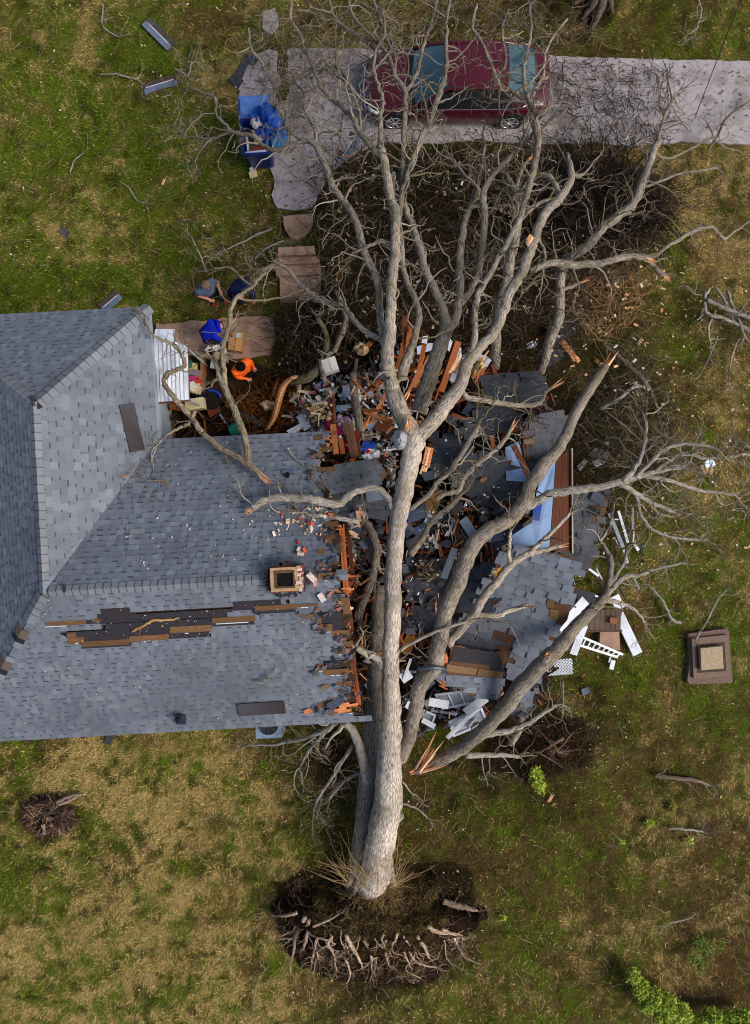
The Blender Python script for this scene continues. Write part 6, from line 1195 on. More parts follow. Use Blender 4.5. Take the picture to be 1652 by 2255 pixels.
# ------------------------------------------------------------------ steps and path slabs
def slab_thing(name, label, cat, poly, z, th, col, m=M_conc2):
    g = G(); g.prism([W(u, v, z) for u, v in poly], th, col); return tag(g.build(name, m), label, cat)
slab_thing('stepping_stone', 'broken pinkish concrete slab below the driveway arm', 'slab', [(624,476),(656,472),(689,470),(690,488),(684,503),(670,521),(655,527),(640,523),(629,508),(625,495)], .05, .1, (.3,.3,.3))
st = thing('garden_steps', 'brown concrete garden steps rising to a landing beside the path', 'steps', W(658, 600, 0))
for i, (v0, v1, u0, u1, z) in enumerate([(541, 562, 612, 692, .62), (563, 581, 607, 702, .44), (583, 606, 607, 705, .26), (608, 666, 616, 706, .07)]):
    g = G(); g.prism([W(u0, v0+4, z), W(u1, v0, z), W(u1+1, v1-2, z), W(u0+1, v1+1, z)], z, (.3,.3,.3)); under(g.build('step' if i < 3 else 'landing', M_conc2), st)
# ------------------------------------------------------------------ awning and things beneath it
M_awn = mat('weathered_metal', None, .6, .3, .35, 1, .1, 10, stretch=(26, 1.4, 1.4))
t = thing('awning', 'white streaked corrugated metal awning beside the blue grey roof wing', 'awning', W(372, 820, 2.3))
for i in range(9):
    a, b = i/9, (i+1)/9; P0, P1, Q0, Q1 = W(331, 742, 2.5), W(413, 758, 2.2), W(337, 886, 2.5), W(416, 880, 2.2); g = G(); c = shade(lin(206,208,216), rr(.9, 1.06)); mid = (a+b)/2
    for x0, x1, h in ((a, a+.02, .03), (a+.02, b, 0)):
        g.prism([P0+(P1-P0)*x0+Vector((0, 0, h)), P0+(P1-P0)*x1+Vector((0, 0, h)), Q0+(Q1-Q0)*x1+Vector((0, 0, h)), Q0+(Q1-Q0)*x0+Vector((0, 0, h))], .012+h, c)
    under(g.build('panel', M_awn), t)
g = G(); g.tube([W(336, 888, 2.47), W(416, 882, 2.17)], [.03, .03], 6, lin(96,52,50)); g.tube([W(414, 760, 2.16), W(417, 882, 2.16)], [.022, .022], 6, lin(110,60,60)); under(g.build('edge_trim', M_paint), t)
for u, v in ((410, 765), (412, 875)):
    g = G(); g.tube([W(u, v, 2.16), Vector((W(u, v, 2.16).x, W(u, v, 2.16).y, .0))], [.03, .03], 8, lin(190,190,190)); under(g.build('post', M_paint), t)
shard(362, 738, 2.58, -3, .50, .30, lin(206,212,224), 'white loose metal sheet at the top end of the awning', 'metal sheet', None, M_awn, .03, 'metal_sheet', 4, .06)
def boxy(label, cat, name, u, v, z, sx, sy, sz, ang, col, m=M_paint, lidc=None):
    c = W(u, v, z); t = thing(name, label, cat, (c.x, c.y, z-sz)); M = Matrix.Translation((c.x, c.y, z-sz/2)) @ Matrix.Rotation(R(ang), 4, 'Z'); g = G(); g.box(M, sx, sy, sz, col); under(g.build('body', m), t)
    if lidc:
        for s in (-1, 1):
            g = G(); g.box(M @ Matrix.Translation((s*sx*.26, 0, sz/2+.006)) @ Matrix.Rotation(s*.12, 4, 'Y'), sx*.49, sy*1.01, .012, lidc); under(g.build('flap', m), t)
    return t
boxy('large tan cardboard box lying on the patio beside the blue clad person','box','cardboard_box',519,751,.42,.36,.52,.32,-8,lin(176,128,76),M_wood,lin(190,140,84))
g = G(); g.box(Matrix.Translation(W(525,739,.45)), .12, .14, .02, lin(200,214,226)); tag(g.build('label', M_paint), 'white and blue label on the large tan cardboard box', 'label')
CB = [(421,806,.9,.2,.16,.3,5,lin(206,180,130),'cream box beside the green ball under the awning'),(425,820,.8,.3,.16,.3,-3,lin(120,112,120),'grey box under the cream box'),(424,832,.8,.3,.1,.2,4,lin(196,40,110),'pink tray in the clutter by the awning'),(428,846,.75,.26,.2,.3,20,lin(214,196,170),'cream carton right of the awning edge'),(431,857,.7,.3,.22,.3,-15,lin(206,180,140),'tan carton low beside the awning edge'),(436,838,.8,.12,.12,.15,30,lin(214,40,30),'red object in the clutter by the awning'),
      (420,850,.85,.16,.2,.2,-30,lin(224,220,210),'white carton against the awning edge'),(443,836,.6,.06,.5,.4,2,lin(150,104,64),'thin brown board end beside the clutter'),(444,800,.5,.08,.6,.4,2,lin(140,96,56),'brown plank upright at the patio edge'),
      (463,772,.5,.26,.16,.2,-40,lin(226,214,196),'white torn carton below the blue clad person'),(471,780,.5,.34,.2,.25,-20,lin(206,176,136),'tan carton below the white torn one'),(492,781,.5,.16,.40,.2,8,lin(224,206,184),'long cream board standing between the branch arms'),(476,765,.5,.2,.14,.1,20,lin(230,226,220),'white scrap carton above the branch fork'),(481,796,.45,.18,.3,.2,6,lin(210,184,150),'cream carton under the branch fork'),(474,803,.45,.26,.2,.15,-10,lin(206,210,216),'white appliance lid under the branch'),(489,820,.4,.16,.3,.2,3,lin(214,190,160),'cream carton beside the orange clad person'),
      (428,889,.9,.50,.30,.28,8,lin(214,200,150),'yellowish cushion below the awning corner')]
for u, v, z, sx, sy, sz, a, c, lab in CB: boxy(lab, 'box' if 'cushion' not in lab else 'cushion', 'carton' if 'cushion' not in lab else 'cushion', u, v, z, sx, sy, sz, a, c)
blob(417,802,.85,.22,.3,.15,lin(16,96,64),'dark green round tub under the awning','tub','plastic_tub',41,0,M_plast)
t = thing('storage_tub', 'black round tub with a blue rim below the branch fork', 'tub', W(464, 880, .2)); g = G(); g.tube([W(464,880,.1), W(464,880,.6)], [.22, .28], 18, (.01,.01,.012)); under(g.build('tub_body', M_black), t)
g = G(); g.tube([W(464,876,.6)+Vector((math.cos(i*.3491)*.27, math.sin(i*.3491)*.2, .02)) for i in range(10)], [.035]*10, 8, lin(24,60,170)); under(g.build('rim', M_plast, None, True), t)
panel('rust red board under the branch fork', [(450,886,.3),(478,880,.3),(486,905,.3),(462,920,.25)], .04, lin(120,56,36), 'wall_panel', M_wood, 'board')
panel('orange brown board against the house corner', [(372,890,.6),(410,892,.6),(408,907,.5),(374,901,.5)], .05, lin(150,84,36), 'wall_panel', M_wood, 'board')
panel('long black board lying in the brown pit', [(526,912,.3),(533,905,.32),(582,930,.3),(574,942,.28)], .06, lin(44,48,56), 'wall_panel', M_paint, 'board')
panel('grey lath in the brown pit', [(482,912,.25),(486,911,.25),(500,932,.22),(496,934,.22)], .03, lin(130,140,156), 'wall_panel', M_paint, 'lath')
panel('grey board scrap on the churned soil right of the patio', [(630,817,.2),(637,814,.2),(649,831,.2),(643,835,.2)], .04, lin(130,120,106), 'wall_panel', M_paint, 'board')
t = thing('green_bucket', 'bright green bucket lying on its side by the roof eave', 'bucket', W(520, 945, .3)); a, b = W(507,950,.3), W(532,938,.3)
g = G(); g.tube([a, a*.5+b*.5, b], [.15, .17, .19], 20, lin(14,130,96), cap=False); g.tube([a, a+(b-a)*.02], [.15, .14], 20, lin(12,110,80)); under(g.build('bucket_body', M_plast), t)
g = G(); g.tube([b+Vector((math.sin(i/24*6.283)*.09, math.cos(i/24*6.283)*.17, math.sin(i/24*6.283)*.17)) for i in range(25)], [.015]*25, 6, lin(20,150,110)); under(g.build('rim', M_plast), t)
# split pale limb slab arching beside the pit
t = thing('split_branch', 'curved pale split branch standing beside the plaster heap', 'branch', W(610, 920, .3)); g = G()
pts = smooth([W(*p) for p in [(588,945,.3),(604,918,.5),(614,880,.8),(624,850,1.0),(640,834,1.1),(652,831,1.1)]], 5); 
for k, (off, c) in enumerate([(-.05, lin(150,100,62)), (0, lin(232,180,128)), (.05, lin(206,140,92))]): g.tube([p+Vector((off, off*.4, 0)) for p in pts], [.035+.02*math.sin(math.pi*i/(len(pts)-1)) for i in range(len(pts))], 6, c)
under(g.build('split_wood', M_split), t)
# white carton on the posts
t = boxy('small square white carton perched on the thin posts','box','carton',727,803,1.9,.36,.34,.34,18,lin(232,220,204),M_paint,lin(236,226,212))
g = G(); g.box(Matrix.Translation(W(728,812,1.7)) @ Matrix.Rotation(R(18), 4, 'Z') @ Matrix.Translation((0, -.03, 0)), .05, .02, .1, lin(150,90,60)); under(g.build('printed_mark', M_paint), t)
# ------------------------------------------------------------------ air conditioner
c = W(591, 1599, .78); t = thing('air_conditioner', 'grey blue outdoor air conditioner standing half under the lower eave', 'air conditioner', (c.x, c.y, 0)); M = Matrix.Translation((c.x, c.y, 0)) @ Matrix.Rotation(R(3), 4, 'Z')
g = G(); g.box(M @ Matrix.Translation((0, 0, .38)), .70, .66, .76, lin(120,140,160)); under(g.build('casing', M_metal if False else M_paint), t)
g = G(); g.tube([M @ Vector((0, .03, .757)), M @ Vector((0, .03, .765))], [.27, .27], 30, (.012,.012,.014)); under(g.build('fan_opening', M_dark), t)
g = G()
for k in range(4): g.box(M @ Matrix.Translation((0, .03, .772)) @ Matrix.Rotation(k*.785, 4, 'Z'), .52, .012, .008, lin(60,66,72))
g.tube([M @ Vector((0, .03, .77)), M @ Vector((0, .03, .79))], [.08, .08], 14, lin(50,54,60))
for r in (.12, .17, .22, .27): g.tube([M @ Vector((math.cos(i/28*6.283)*r, .03+math.sin(i/28*6.283)*r, .775)) for i in range(29)], [.005]*29, 4, lin(70,76,84))
under(g.build('grille', M_paint), t)
# ------------------------------------------------------------------ white porch pieces at right
def wb(label, a, b, w, th=.06, col=WH, m=M_paint, cat='board', name='white_board'): return board(a, b, w, th, col, label, cat, name, None, 0, m)
wb('wide white porch board leaning over the slab edge', (1230,1392,1.5), (1288,1322,1.0), .27, .09)
wb('white board stub under the wide porch board', (1229,1338,.9), (1268,1334,.9), .22, .08)
wb('white torn board beyond the snapped limb', (1280,1333,.6), (1325,1330,.55), .24, .06)
wb('long white board lying on the lawn at the far right of the porch', (1362,1352,.12), (1404,1440,.12), .28, .06)
wb('short white board end above the long white board', (1352,1312,.3), (1366,1340,.25), .26, .07)
wb('white post beneath the snapped limb by the ladder', (1286,1376,1.0), (1262,1440,.8), .20, .1)
wb('small white batten lying under the ladder rail', (1351,1454,.08), (1346,1474,.08), .12, .03)
wb('grey white trim strip along the right slab', (1342,1130,.3), (1372,1205,.25), .10, .04, lin(150,160,172))
wb('thin white trim strip at the outer right edge', (1362,1125,.25), (1383,1195,.2), .07, .03)
wb('short thin white strip below the grey trim', (1374,1210,.2), (1382,1240,.15), .08, .03, lin(190,200,210))
wb('white splinter below the outer right trim', (1396,1195,.15), (1406,1212,.12), .08, .03)
wb('white bracket piece at the end of the right slab', (1296,1252,.6), (1318,1268,.5), .06, .05)
wb('curved white bracket below the right slab', (1302,1308,.5), (1326,1318,.45), .05, .05)
rl = thing('porch_railing', 'white railing with square balusters fallen like a ladder on the lawn', 'railing', W(1320, 1425, .3))
A0, A1, B0, B1 = W(1276,1400,.75), W(1371,1441,.3), W(1268,1418,.75), W(1360,1447,.3)
for a, b in ((A0, A1), (B0, B1)):
    g = G(); g.box(frame(a, b), (b-a).length, .06, .05, WH); under(g.build('rail', M_paint), rl)
for i in range(9):
    f = .04+i*.115; a, b = A0+(A1-A0)*f, B0+(B1-B0)*f; g = G(); g.box(frame(a, b), (b-a).length, .035, .03, WH); under(g.build('baluster', M_paint), rl)
g = G(); g.box(frame(W(1345,1445,.2), W(1341,1458,.1)), .2, .04, .04, WH); under(g.build('foot', M_paint), rl)
lt = thing('lattice_panel', 'white diagonal lattice panel lying under the snapped limb', 'lattice', W(1233, 1470, .3)); M = Matrix.Translation(W(1233, 1469, .35)) @ Matrix.Rotation(R(4), 4, 'Z'); Lw, Lh = .72, .44
for sgn in (-1, 1):
    for i in range(-7, 8):
        pts = []
        for t_ in np.linspace(-1, 1, 60):
            x = i*.085+t_*.55; y = sgn*t_*.55*1.0
            if abs(x) < Lw/2 and abs(y) < Lh/2: pts.append(M @ Vector((x, y, .012*sgn)))
        if len(pts) > 3: g = G(); g.box(frame(pts[0], pts[-1]), (pts[-1]-pts[0]).length, .03, .012, WH); under(g.build('slat', M_paint), lt)
dk = thing('wooden_deck', 'weathered brown plank deck corner beside the white boards', 'deck', W(1325, 1362, .2))
for i in range(7):
    u0 = 1288+i*11.5; g = G(); g.prism([W(u0, 1344-i*.5, .35), W(u0+10.7, 1344-i*.5, .35), W(u0+9.7, 1387, .35), W(u0-1, 1387, .35)], .05, shade(lin(104,84,70), rr(.8, 1.2))); under(g.build('plank', M_wood), dk)
g = G(); g.box(frame(W(1284,1389,.25), W(1368,1388,.25)), 1.05, .05, .2, lin(90,70,56)); under(g.build('fascia_board', M_wood), dk)
slab_thing('step_block', 'square brown concrete step below the deck corner', 'step', [(1322,1392),(1364,1390),(1366,1432),(1340,1430),(1320,1420)], .18, .18, (.3,.3,.3))
boxy('small orange brown brick shaped block on the deck', 'block', 'wood_block', 1352, 1367, .45, .2, .17, .08, -5, lin(160,100,70), M_wood)
# broken white window frames between the large trunk and the felt slab
def wframe(label, c4, wd_, bars=1, col=lin(206,212,220)):
    w = [W(*p) for p in c4]; t = thing('window_frame', label, 'window frame', sum(w, Vector())/4)
    for i in range(4):
        a, b = w[i], w[(i+1) % 4]; g = G(); g.box(frame(a, b), (b-a).length+wd_, wd_, .05, col); under(g.build('frame_bar', M_paint), t)
    for k in range(bars):
        f = (k+1)/(bars+1); a = w[0]+(w[1]-w[0])*f; b = w[3]+(w[2]-w[3])*f; g = G(); g.box(frame(a, b), (b-a).length, wd_*.6, .03, col); under(g.build('mullion', M_paint), t)
    g = G(); n = (w[1]-w[0]).cross(w[3]-w[0]).normalized(); g.prism([p-Vector((0, 0, .03)) for p in w], .006, lin(150,166,180)); under(g.build('pane', M_film), t)
wframe('white window frame standing open below the felt covered slab', [(960,1530,1.0),(1040,1520,1.3),(1050,1545,1.1),(975,1560,.8)], .06, 2)
wframe('grey white window frame tilted beside the snapped limb', [(990,1590,.7),(1060,1560,.9),(1072,1590,.7),(1000,1620,.5)], .06, 1)
wframe('narrow white frame against the large right trunk', [(925,1560,.9),(958,1575,.9),(952,1592,.8),(922,1578,.8)], .05, 0)
for lab, a, b, w in [('wide white siding board below the felt covered slab',(1025,1570,1.2),(1070,1536,1.3),.24),('white siding board lying across the window frames',(945,1545,1.2),(988,1552,1.2),.22),('white siding scrap by the snapped limb base',(985,1625,.7),(1050,1560,1.0),.12),('white strip left of the window frames',(930,1585,.9),(958,1600,.9),.14),('white board left of the main trunk at the torn corner',(806,1504,1.2),(838,1532,1.2),.17),('square white panel left of the felt slab',(958,1478,1.4),(985,1500,1.4),.32),
    ('white upright batten beside the felt slab',(983,1462,1.6),(985,1486,1.5),.12),('pale blue panel between the two trunks low',(888,1480,1.0),(900,1498,1.0),.3),('thin pale strip between the two trunks low',(888,1500,1.0),(905,1450,1.2),.07),('white post left of the main trunk low',(812,1440,1.5),(808,1460,1.4),.1),('white curled siding strip beside the trunk',(895,1550,1.1),(915,1560,1.1),.2),('white sill board under the tilted frame',(1010,1640,.4),(1062,1608,.5),.07),('short white block by the main trunk right side',(865,1485,.9),(880,1478,.9),.12)]:
    wb(lab, a, b, w, .04, shade(WH, rr(.8, 1)))
t = thing('bent_pipe', 'dark flashing collar wrapped round the large right trunk', 'flashing', W(955, 1475, 2.9)); g = G(); M0 = W(950, 1474, 2.75); pts = [M0+Vector((math.cos(a)*.30, math.sin(a)*.10, .27*math.sin(a*1.0)+.0)) for a in np.linspace(.1, 3.04, 12)]
g.tube(pts, [.055]*12, 8, lin(70,78,88)); under(g.build('band', M_metal if False else M_plast), t)
# ------------------------------------------------------------------ stone block on the lawn
sb = thing('stone_block', 'square tiered stone block with a pale cap standing on the right lawn', 'stone block', W(1565, 1445, 0))
def tier(nm, pts, z, th, col):
    g = G(); g.prism([W(u, v, z) for u, v in pts], th, col); under(g.build(nm, M_stone), sb)
tier('base_slab', [(1516,1396),(1600,1384),(1606,1390),(1608,1430),(1614,1500),(1612,1504),(1520,1507),(1514,1500),(1520,1450)], .14, .16, lin(122,100,88))
tier('middle_slab', [(1524,1406),(1602,1398),(1608,1488),(1528,1494)], .22, .1, lin(128,106,92))
tier('dark_recess', [(1534,1420),(1596,1414),(1600,1478),(1536,1482)], .226, .02, lin(78,64,54))
tier('cap', [(1543,1428),(1591,1423),(1594,1472),(1545,1476)], .36, .15, lin(178,154,124))
# ------------------------------------------------------------------ root plate
C0 = W(828, 2022, 0)
def plate_h(x, y):                          # height of the torn plate at offsets from its centre
    x = np.asarray(x, float); y = np.asarray(y, float); ang = np.arctan2(y/1.45, x/2.45); ed = 1+.42*(fbm(ang*2.3+7, ang*0+.3, 4)-.5)*2+.22*(fbm(x*1.7, y*1.7, 44, 4)-.5)*2
    rad = np.hypot(x/2.45, y/1.45)/ed; prof = np.where(y > -.35, .92-.28*np.clip(y, 0, 2), .92-.55*np.clip(-y-.35, 0, 2))
    h = prof*np.clip(1-rad**3.2, 0, 1)**.6+(.42*(fbm(x*2.4+5, y*2.4, 9, 5)-.5)+.16*(fbm(x*8, y*8, 19, 3)-.5))*np.clip((1.08-rad)*4, 0, 1)
    h = h+.42*np.exp(-((x+.14)**2/.42+(y-.92)**2/.10))
    return h-.06-.5*np.clip(rad-1, 0, .5)
kx, ky = 150, 90; gx2, gy2 = np.meshgrid(np.linspace(-3.1, 3.1, kx+1), np.linspace(-1.9, 1.8, ky+1)); hz = plate_h(gx2, gy2)
Vp = np.stack([gx2.ravel()+C0.x, gy2.ravel()+C0.y, hz.ravel()], 1); ip = np.arange((kx+1)*(ky+1)).reshape(ky+1, kx+1)
Fp = np.stack([ip[:-1, :-1], ip[:-1, 1:], ip[1:, 1:], ip[1:, :-1]], -1).reshape(-1, 4)
fn = fbm(gx2.ravel()*3, gy2.ravel()*3, 29, 4); turfy = np.clip((fn-.42)*4+np.clip(gy2.ravel()*.8+.2, -1, .5), 0, 1)*np.clip(1.4-np.abs(gx2.ravel())*.6, 0, 1)
Cp = np.array(lin(34,24,17))*(1-turfy[:, None])+np.array(lin(66,52,26))*turfy[:, None]; Cp = Cp*np.random.default_rng(3).uniform(.6, 1.4, (len(Cp), 1))
po = bpy.data.objects.new('root_plate', np_mesh('root_plate', Vp, Fp, Cp, M_soil)); COL.objects.link(po); under(po, tree)
def on_plate(u, v, add=.05):
    w = W(u, v, .4); h = float(plate_h(w.x-C0.x, w.y-C0.y)); return max(h, .05 if v < 2120 else .12)+add
def plate_fibres(name, n, poly, cols, L0, L1, r, seed, label, cat, up):
    rnd = random.Random(seed); g = G(); us = [p[0] for p in poly]; vs = [p[1] for p in poly]; k = 0
    while k < n:
        u, v = rnd.uniform(min(us), max(us)), rnd.uniform(min(vs), max(vs))
        if not inpoly([u], [v], poly)[0]: continue
        k += 1; p = W(u, v, on_plate(u, v, .0)); a = rnd.uniform(0, 6.283); d = Vector((math.cos(a), math.sin(a), rnd.uniform(.0, up))).normalized(); L = rnd.uniform(L0, L1); pts = [p]
        for i in range(3): d = (d+Vector((rnd.gauss(0, .3), rnd.gauss(0, .3), rnd.gauss(-.1, .2)))).normalized(); pts.append(pts[-1]+d*L/3)
        g.tube(pts, [r, r*.9, r*.7, r*.4], 3, shade(rnd.choice(cols), rnd.uniform(.6, 1.25)))
    tag(g.build(name, M_blade), label, cat, kind='stuff')
plate_fibres('turf', 3400, [(690,1950),(960,1945),(985,2030),(960,2060),(800,2070),(690,2050)], [lin(86,78,30), lin(112,92,44), lin(70,62,24), lin(128,108,62), lin(60,46,28)], .05, .16, .009, 71, 'grassy turf still clinging to the raised root plate', 'turf', .8)
plate_fibres('turf', 1500, [(850,2060),(960,2030),(1000,2110),(880,2160)], [lin(96,84,36), lin(112,92,46), lin(70,56,28)], .05, .16, .009, 72, 'olive turf on the lower right of the root plate', 'turf', .8)
plate_fibres('rootlets', 1600, [(620,1930),(1040,1930),(1050,2010),(1010,2100),(850,2190),(680,2130),(610,2020)], [lin(84,60,46), lin(110,84,66), lin(54,40,30)], .12, .5, .007, 73, 'fine rootlets fringing the root plate', 'rootlets', .6)
plate_fibres('straw', 420, [(755,1940),(885,1940),(880,1985),(765,1985)], [lin(176,146,96), lin(150,120,80), lin(120,92,58)], .15, .5, .006, 74, 'dry straw and shoots matted round the foot of the trunk', 'straw', .8)
TR = TwigSet(61); RC = (.80,.64,.54)
RL = [[(655,2010,5),(630,2016,4.5),(600,2016,3.5)], [(672,2020,6),(655,2050,5.5),(648,2085,5),(640,2130,3.5)], [(680,2025,5),(678,2050,7),(670,2085,7)], [(690,2040,4),(720,2028,3.5),(748,2012,2.5)], [(700,2065,4),(690,2100,3.5),(685,2130,2)], [(762,2058,5),(772,2080,6),(790,2110,5),(800,2135,2)], [(800,2070,4),(815,2095,5),(820,2140,2)], [(850,2070,4),(845,2090,4),(860,2130,2)], [(880,2070,4),(890,2100,4.5),(905,2130,2)], [(918,2060,5),(935,2085,6),(945,2110,4)], [(940,2040,5),(965,2052,6),(995,2056,5),(1020,2062,3.5)], [(965,2052,4),(990,2070,3.5),(1010,2082,2.5)], [(975,1985,8),(1000,1992,9),(1030,2000,9),(1052,2006,6)], [(720,2075,3.5),(735,2100,3),(740,2140,2.5)], [(900,2095,3.5),(920,2120,3.5),(960,2130,2.5)], [(830,2090,3.5),(826,2130,3.5),(815,2160,2.5)], [(760,2110,3),(770,2140,3),(765,2165,2)]]
rnd = random.Random(62)
for i in range(28):
    u = rnd.uniform(640, 1000); v = rnd.uniform(2055, 2100)-abs(u-825)*.12; a = rnd.gauss((u-825)*.004, .7); L = rnd.uniform(24, 92); r0 = rnd.uniform(1.3, 4.2)
    RL.append([(u, v, r0), (u+math.sin(a)*L*.4+rnd.uniform(-6, 6), v+math.cos(a)*L*.4, r0*.95), (u+math.sin(a)*L*.75+rnd.uniform(-9, 9), v+math.cos(a)*L*.75, r0*.8), (u+math.sin(a+rnd.gauss(0, .4))*L, v+math.cos(a)*L, r0*.45)])
for q in RL:
    n = len(q)
    limb(tree, TR, [(u, v, on_plate(u, v, .07+.16*(i/(n-1) if n > 1 else 0)), r*.82*(1-.55*(i/(n-1))**2)) for i, (u, v, r) in enumerate(q)], 'root', dens=1.5, depth=2, zmin=.06, tl=(.15,.45), col=RC, twig_from=.2)
TR.g.c = [(c[0]*1.15, c[1]*.95, c[2]*.84) for c in TR.g.c]; o = TR.g.build('rootlet', M_twig); tag(o, kind='stuff'); under(o, tree)
# straw suckers at the foot of the trunk
def suckers(label, n, u0, u1, v, seed):
    rnd = random.Random(seed); g = G(); t = thing('basal_shoots', label, 'shoots', W((u0+u1)/2, v, .7))
    for i in range(n):
        p = W(rnd.uniform(u0, u1), v+rnd.uniform(-14, 22), rnd.uniform(.75, 1.45)); a = rnd.gauss(1.57+(818-UV(p)[0])*.008, .4); d = Vector((math.cos(a), math.sin(a), rnd.uniform(.15, .8))).normalized(); L = rnd.uniform(.5, 1.7); pts = [p]
        for k in range(6): d = (d+Vector((rnd.gauss(0, .1), rnd.gauss(0, .1), -.02))).normalized(); pts.append(pts[-1]+d*L/6)
        g.tube(pts, [.0065*(1-.6*k/6) for k in range(7)], 3, shade(rnd.choice([lin(176,146,96), lin(150,120,80), lin(196,166,120)]), rnd.uniform(.7, 1.1)))
    under(g.build('stem', M_twig), t)['kind'] = 'stuff'
suckers('straw coloured shoots at the left foot of the trunk', 60, 758, 818, 1934, 81); suckers('straw coloured shoots at the right foot of the trunk', 64, 800, 880, 1936, 82)
# ------------------------------------------------------------------ splintered stump at left
sm = thing('tree_stump', 'dark splintered hollow stump in the lower left lawn', 'stump', STUMP); rnd = random.Random(91); g = G()
for i in range(900):
    a = rnd.gauss(.3, 1.9); r0 = abs(rnd.gauss(.36, .17)); L = rnd.uniform(.06, .32)*(1.5 if rnd.random() < .1 else 1); p = STUMP+Vector((math.cos(a)*r0*1.15, math.sin(a)*r0*.85, rnd.uniform(-.12, .05)+.12*math.exp(-((r0-.38)/.12)**2))); a2 = a+rnd.gauss(0, 1.0); d = Vector((math.cos(a2), math.sin(a2), rnd.uniform(-.1, .6))).normalized()
    g.tube([p, p+d*L*.6, p+d*L+Vector((0, 0, -.03))], [rnd.uniform(.006, .02), .012, .003], 4, shade(rnd.choice([lin(84,62,48), lin(62,46,36), lin(110,82,62), lin(44,33,27), lin(140,116,98)]), rnd.uniform(.6, 1.25)))
under(g.build('splinters', M_wood), sm)['kind'] = 'stuff'
g = G(); g.tube([STUMP+Vector((0, 0, -.35)), STUMP+Vector((0, 0, -.02))], [.36, .30], 18, (.01,.008,.007)); under(g.build('hollow', M_black), sm)
TT = TwigSet(92)
for q in ([(125,1768,.1,5),(150,1755,.12,4),(180,1748,.08,2.5)], [(120,1776,.1,5),(150,1764,.12,4),(172,1752,.1,3)], [(95,1815,.1,5),(100,1835,.06,3)], [(110,1815,.08,4),(130,1830,.06,3),(146,1842,.05,2)]): limb(sm, TT, q, 'root', dens=0, col=(.5,.4,.35), zmin=.02)
# dark roots exposed right of the trunk below the slab
t = thing('uprooted_shrub', 'dark uprooted shrub clump below the snapped limb', 'shrub', W(1215, 1640, .1)); TT = TwigSet(95)
for q in ([(1240,1625,.3,4),(1215,1640,.35,3.5),(1180,1660,.2,2)], [(1250,1660,.2,3),(1225,1650,.35,3),(1200,1622,.3,2)], [(1195,1640,.2,3.5),(1230,1655,.3,3),(1275,1650,.1,2)], [(1210,1668,.2,2.5),(1240,1640,.3,2.5),(1262,1612,.2,1.6)], [(1170,1650,.2,2.5),(1200,1665,.25,2),(1240,1690,.1,1.4)]):
    limb(t, TT, q, 'branch', dens=4.0, depth=3, zmin=.05, tl=(.25,.6), col=(.34,.24,.19))
o = TT.g; o.c = [(c[0]*.5, c[1]*.38, c[2]*.30) for c in o.c]; under(tag(o.build('twig', M_twig), kind='stuff'), t)
limb(t, TwigSet(96), [(1125,1640,.4,8),(1145,1600,.5,9),(1150,1570,.5,9)], 'branch', dens=0, col=(.5,.44,.4))
fibres('crushed_brush', 900, [(1090,1590),(1300,1580),(1310,1690),(1180,1720),(1050,1700)], .04, .3, [lin(54,38,30), lin(40,28,22), lin(76,54,42)], .15, .6, .007, 97, 'dark fibrous brush on the soil below the snapped limb', 'brush', seg=5, wig=.5)
fibres('crushed_brush', 800, [(690,1610),(880,1640),(880,1720),(800,1850),(700,1700)], .05, .5, [lin(60,48,36), lin(84,70,54), lin(46,36,28)], .2, .8, .007, 98, 'dark twigs between the lower trunks and the eave', 'brush', seg=5, wig=.45)
# ------------------------------------------------------------------ green shrubs
def shrub(label, blobs, n, seed, stems=(), leaf=(.05, .10), cols=None, name='leafy_shrub'):
    rnd = random.Random(seed); cols = cols or [lin(176,190,52), lin(150,170,38), lin(204,212,84), lin(112,134,26), lin(160,176,50)]; c0 = W(*blobs[0][:3]); t = thing(name, label, 'shrub', (c0.x, c0.y, 0)); g = G()
    for u, v, z, r, hgt in blobs:
        c = W(u, v, z); m = int(n*5*(r/.3)**1.6)
        for i in range(m):
            d = Vector((rnd.gauss(0, 1), rnd.gauss(0, 1), rnd.gauss(0, 1))).normalized()*r*rnd.random()**.45; p = c+Vector((d.x, d.y, d.z*hgt)); p += Vector((rnd.gauss(0, .02), rnd.gauss(0, .02), 0)); 
            if p.z < .04: p.z = rnd.uniform(.04, .12)
            L = rnd.uniform(*leaf); a = rnd.uniform(0, 6.283); M = Matrix.Translation(p) @ Matrix.Rotation(a, 4, 'Z') @ Matrix.Rotation(rnd.gauss(0, .5), 4, 'X') @ Matrix.Rotation(rnd.gauss(.2, .4), 4, 'Y')
            g.add([M @ Vector(q) for q in ((0, 0, 0), (L*.5, -L*.28, .006), (L, 0, -.01), (L*.5, L*.28, .006))], [(0, 1, 2, 3)], shade(rnd.choice(cols), rnd.uniform(.55, 1.2)))
    under(tag(g.build('leaves', M_leaf), kind='stuff'), t)
    g = G()
    for a, b in (stems or [((blobs[0][0], blobs[0][1]+6, .02), blobs[0][:3])]): g.tube([W(*a), (W(*a)+W(*b))*.5+Vector((.03, .02, 0)), W(*b)], [.012, .010, .006], 5, lin(126,110,70))
    under(g.build('stem', M_twig), t); return t
shrub('bright green shrub at the bottom right corner of the lawn', [(1395,2150,.5,.20,1.0),(1412,2178,.55,.25,1.0),(1440,2200,.6,.28,1.0),(1470,2215,.6,.3,1.0),(1500,2235,.6,.3,1.0),(1462,2240,.6,.28,1.0),(1425,2215,.5,.22,1.0)], 230, 101, [((1440,2262,.1),(1420,2210,.5)), ((1475,2262,.1),(1440,2200,.6))])
shrub('yellow green shrub cut by the bottom edge of the picture', [(1570,2243,.5,.28,1.0),(1610,2248,.5,.26,1.0),(1640,2246,.5,.26,1.0),(1540,2250,.5,.2,1.0)], 230, 102)
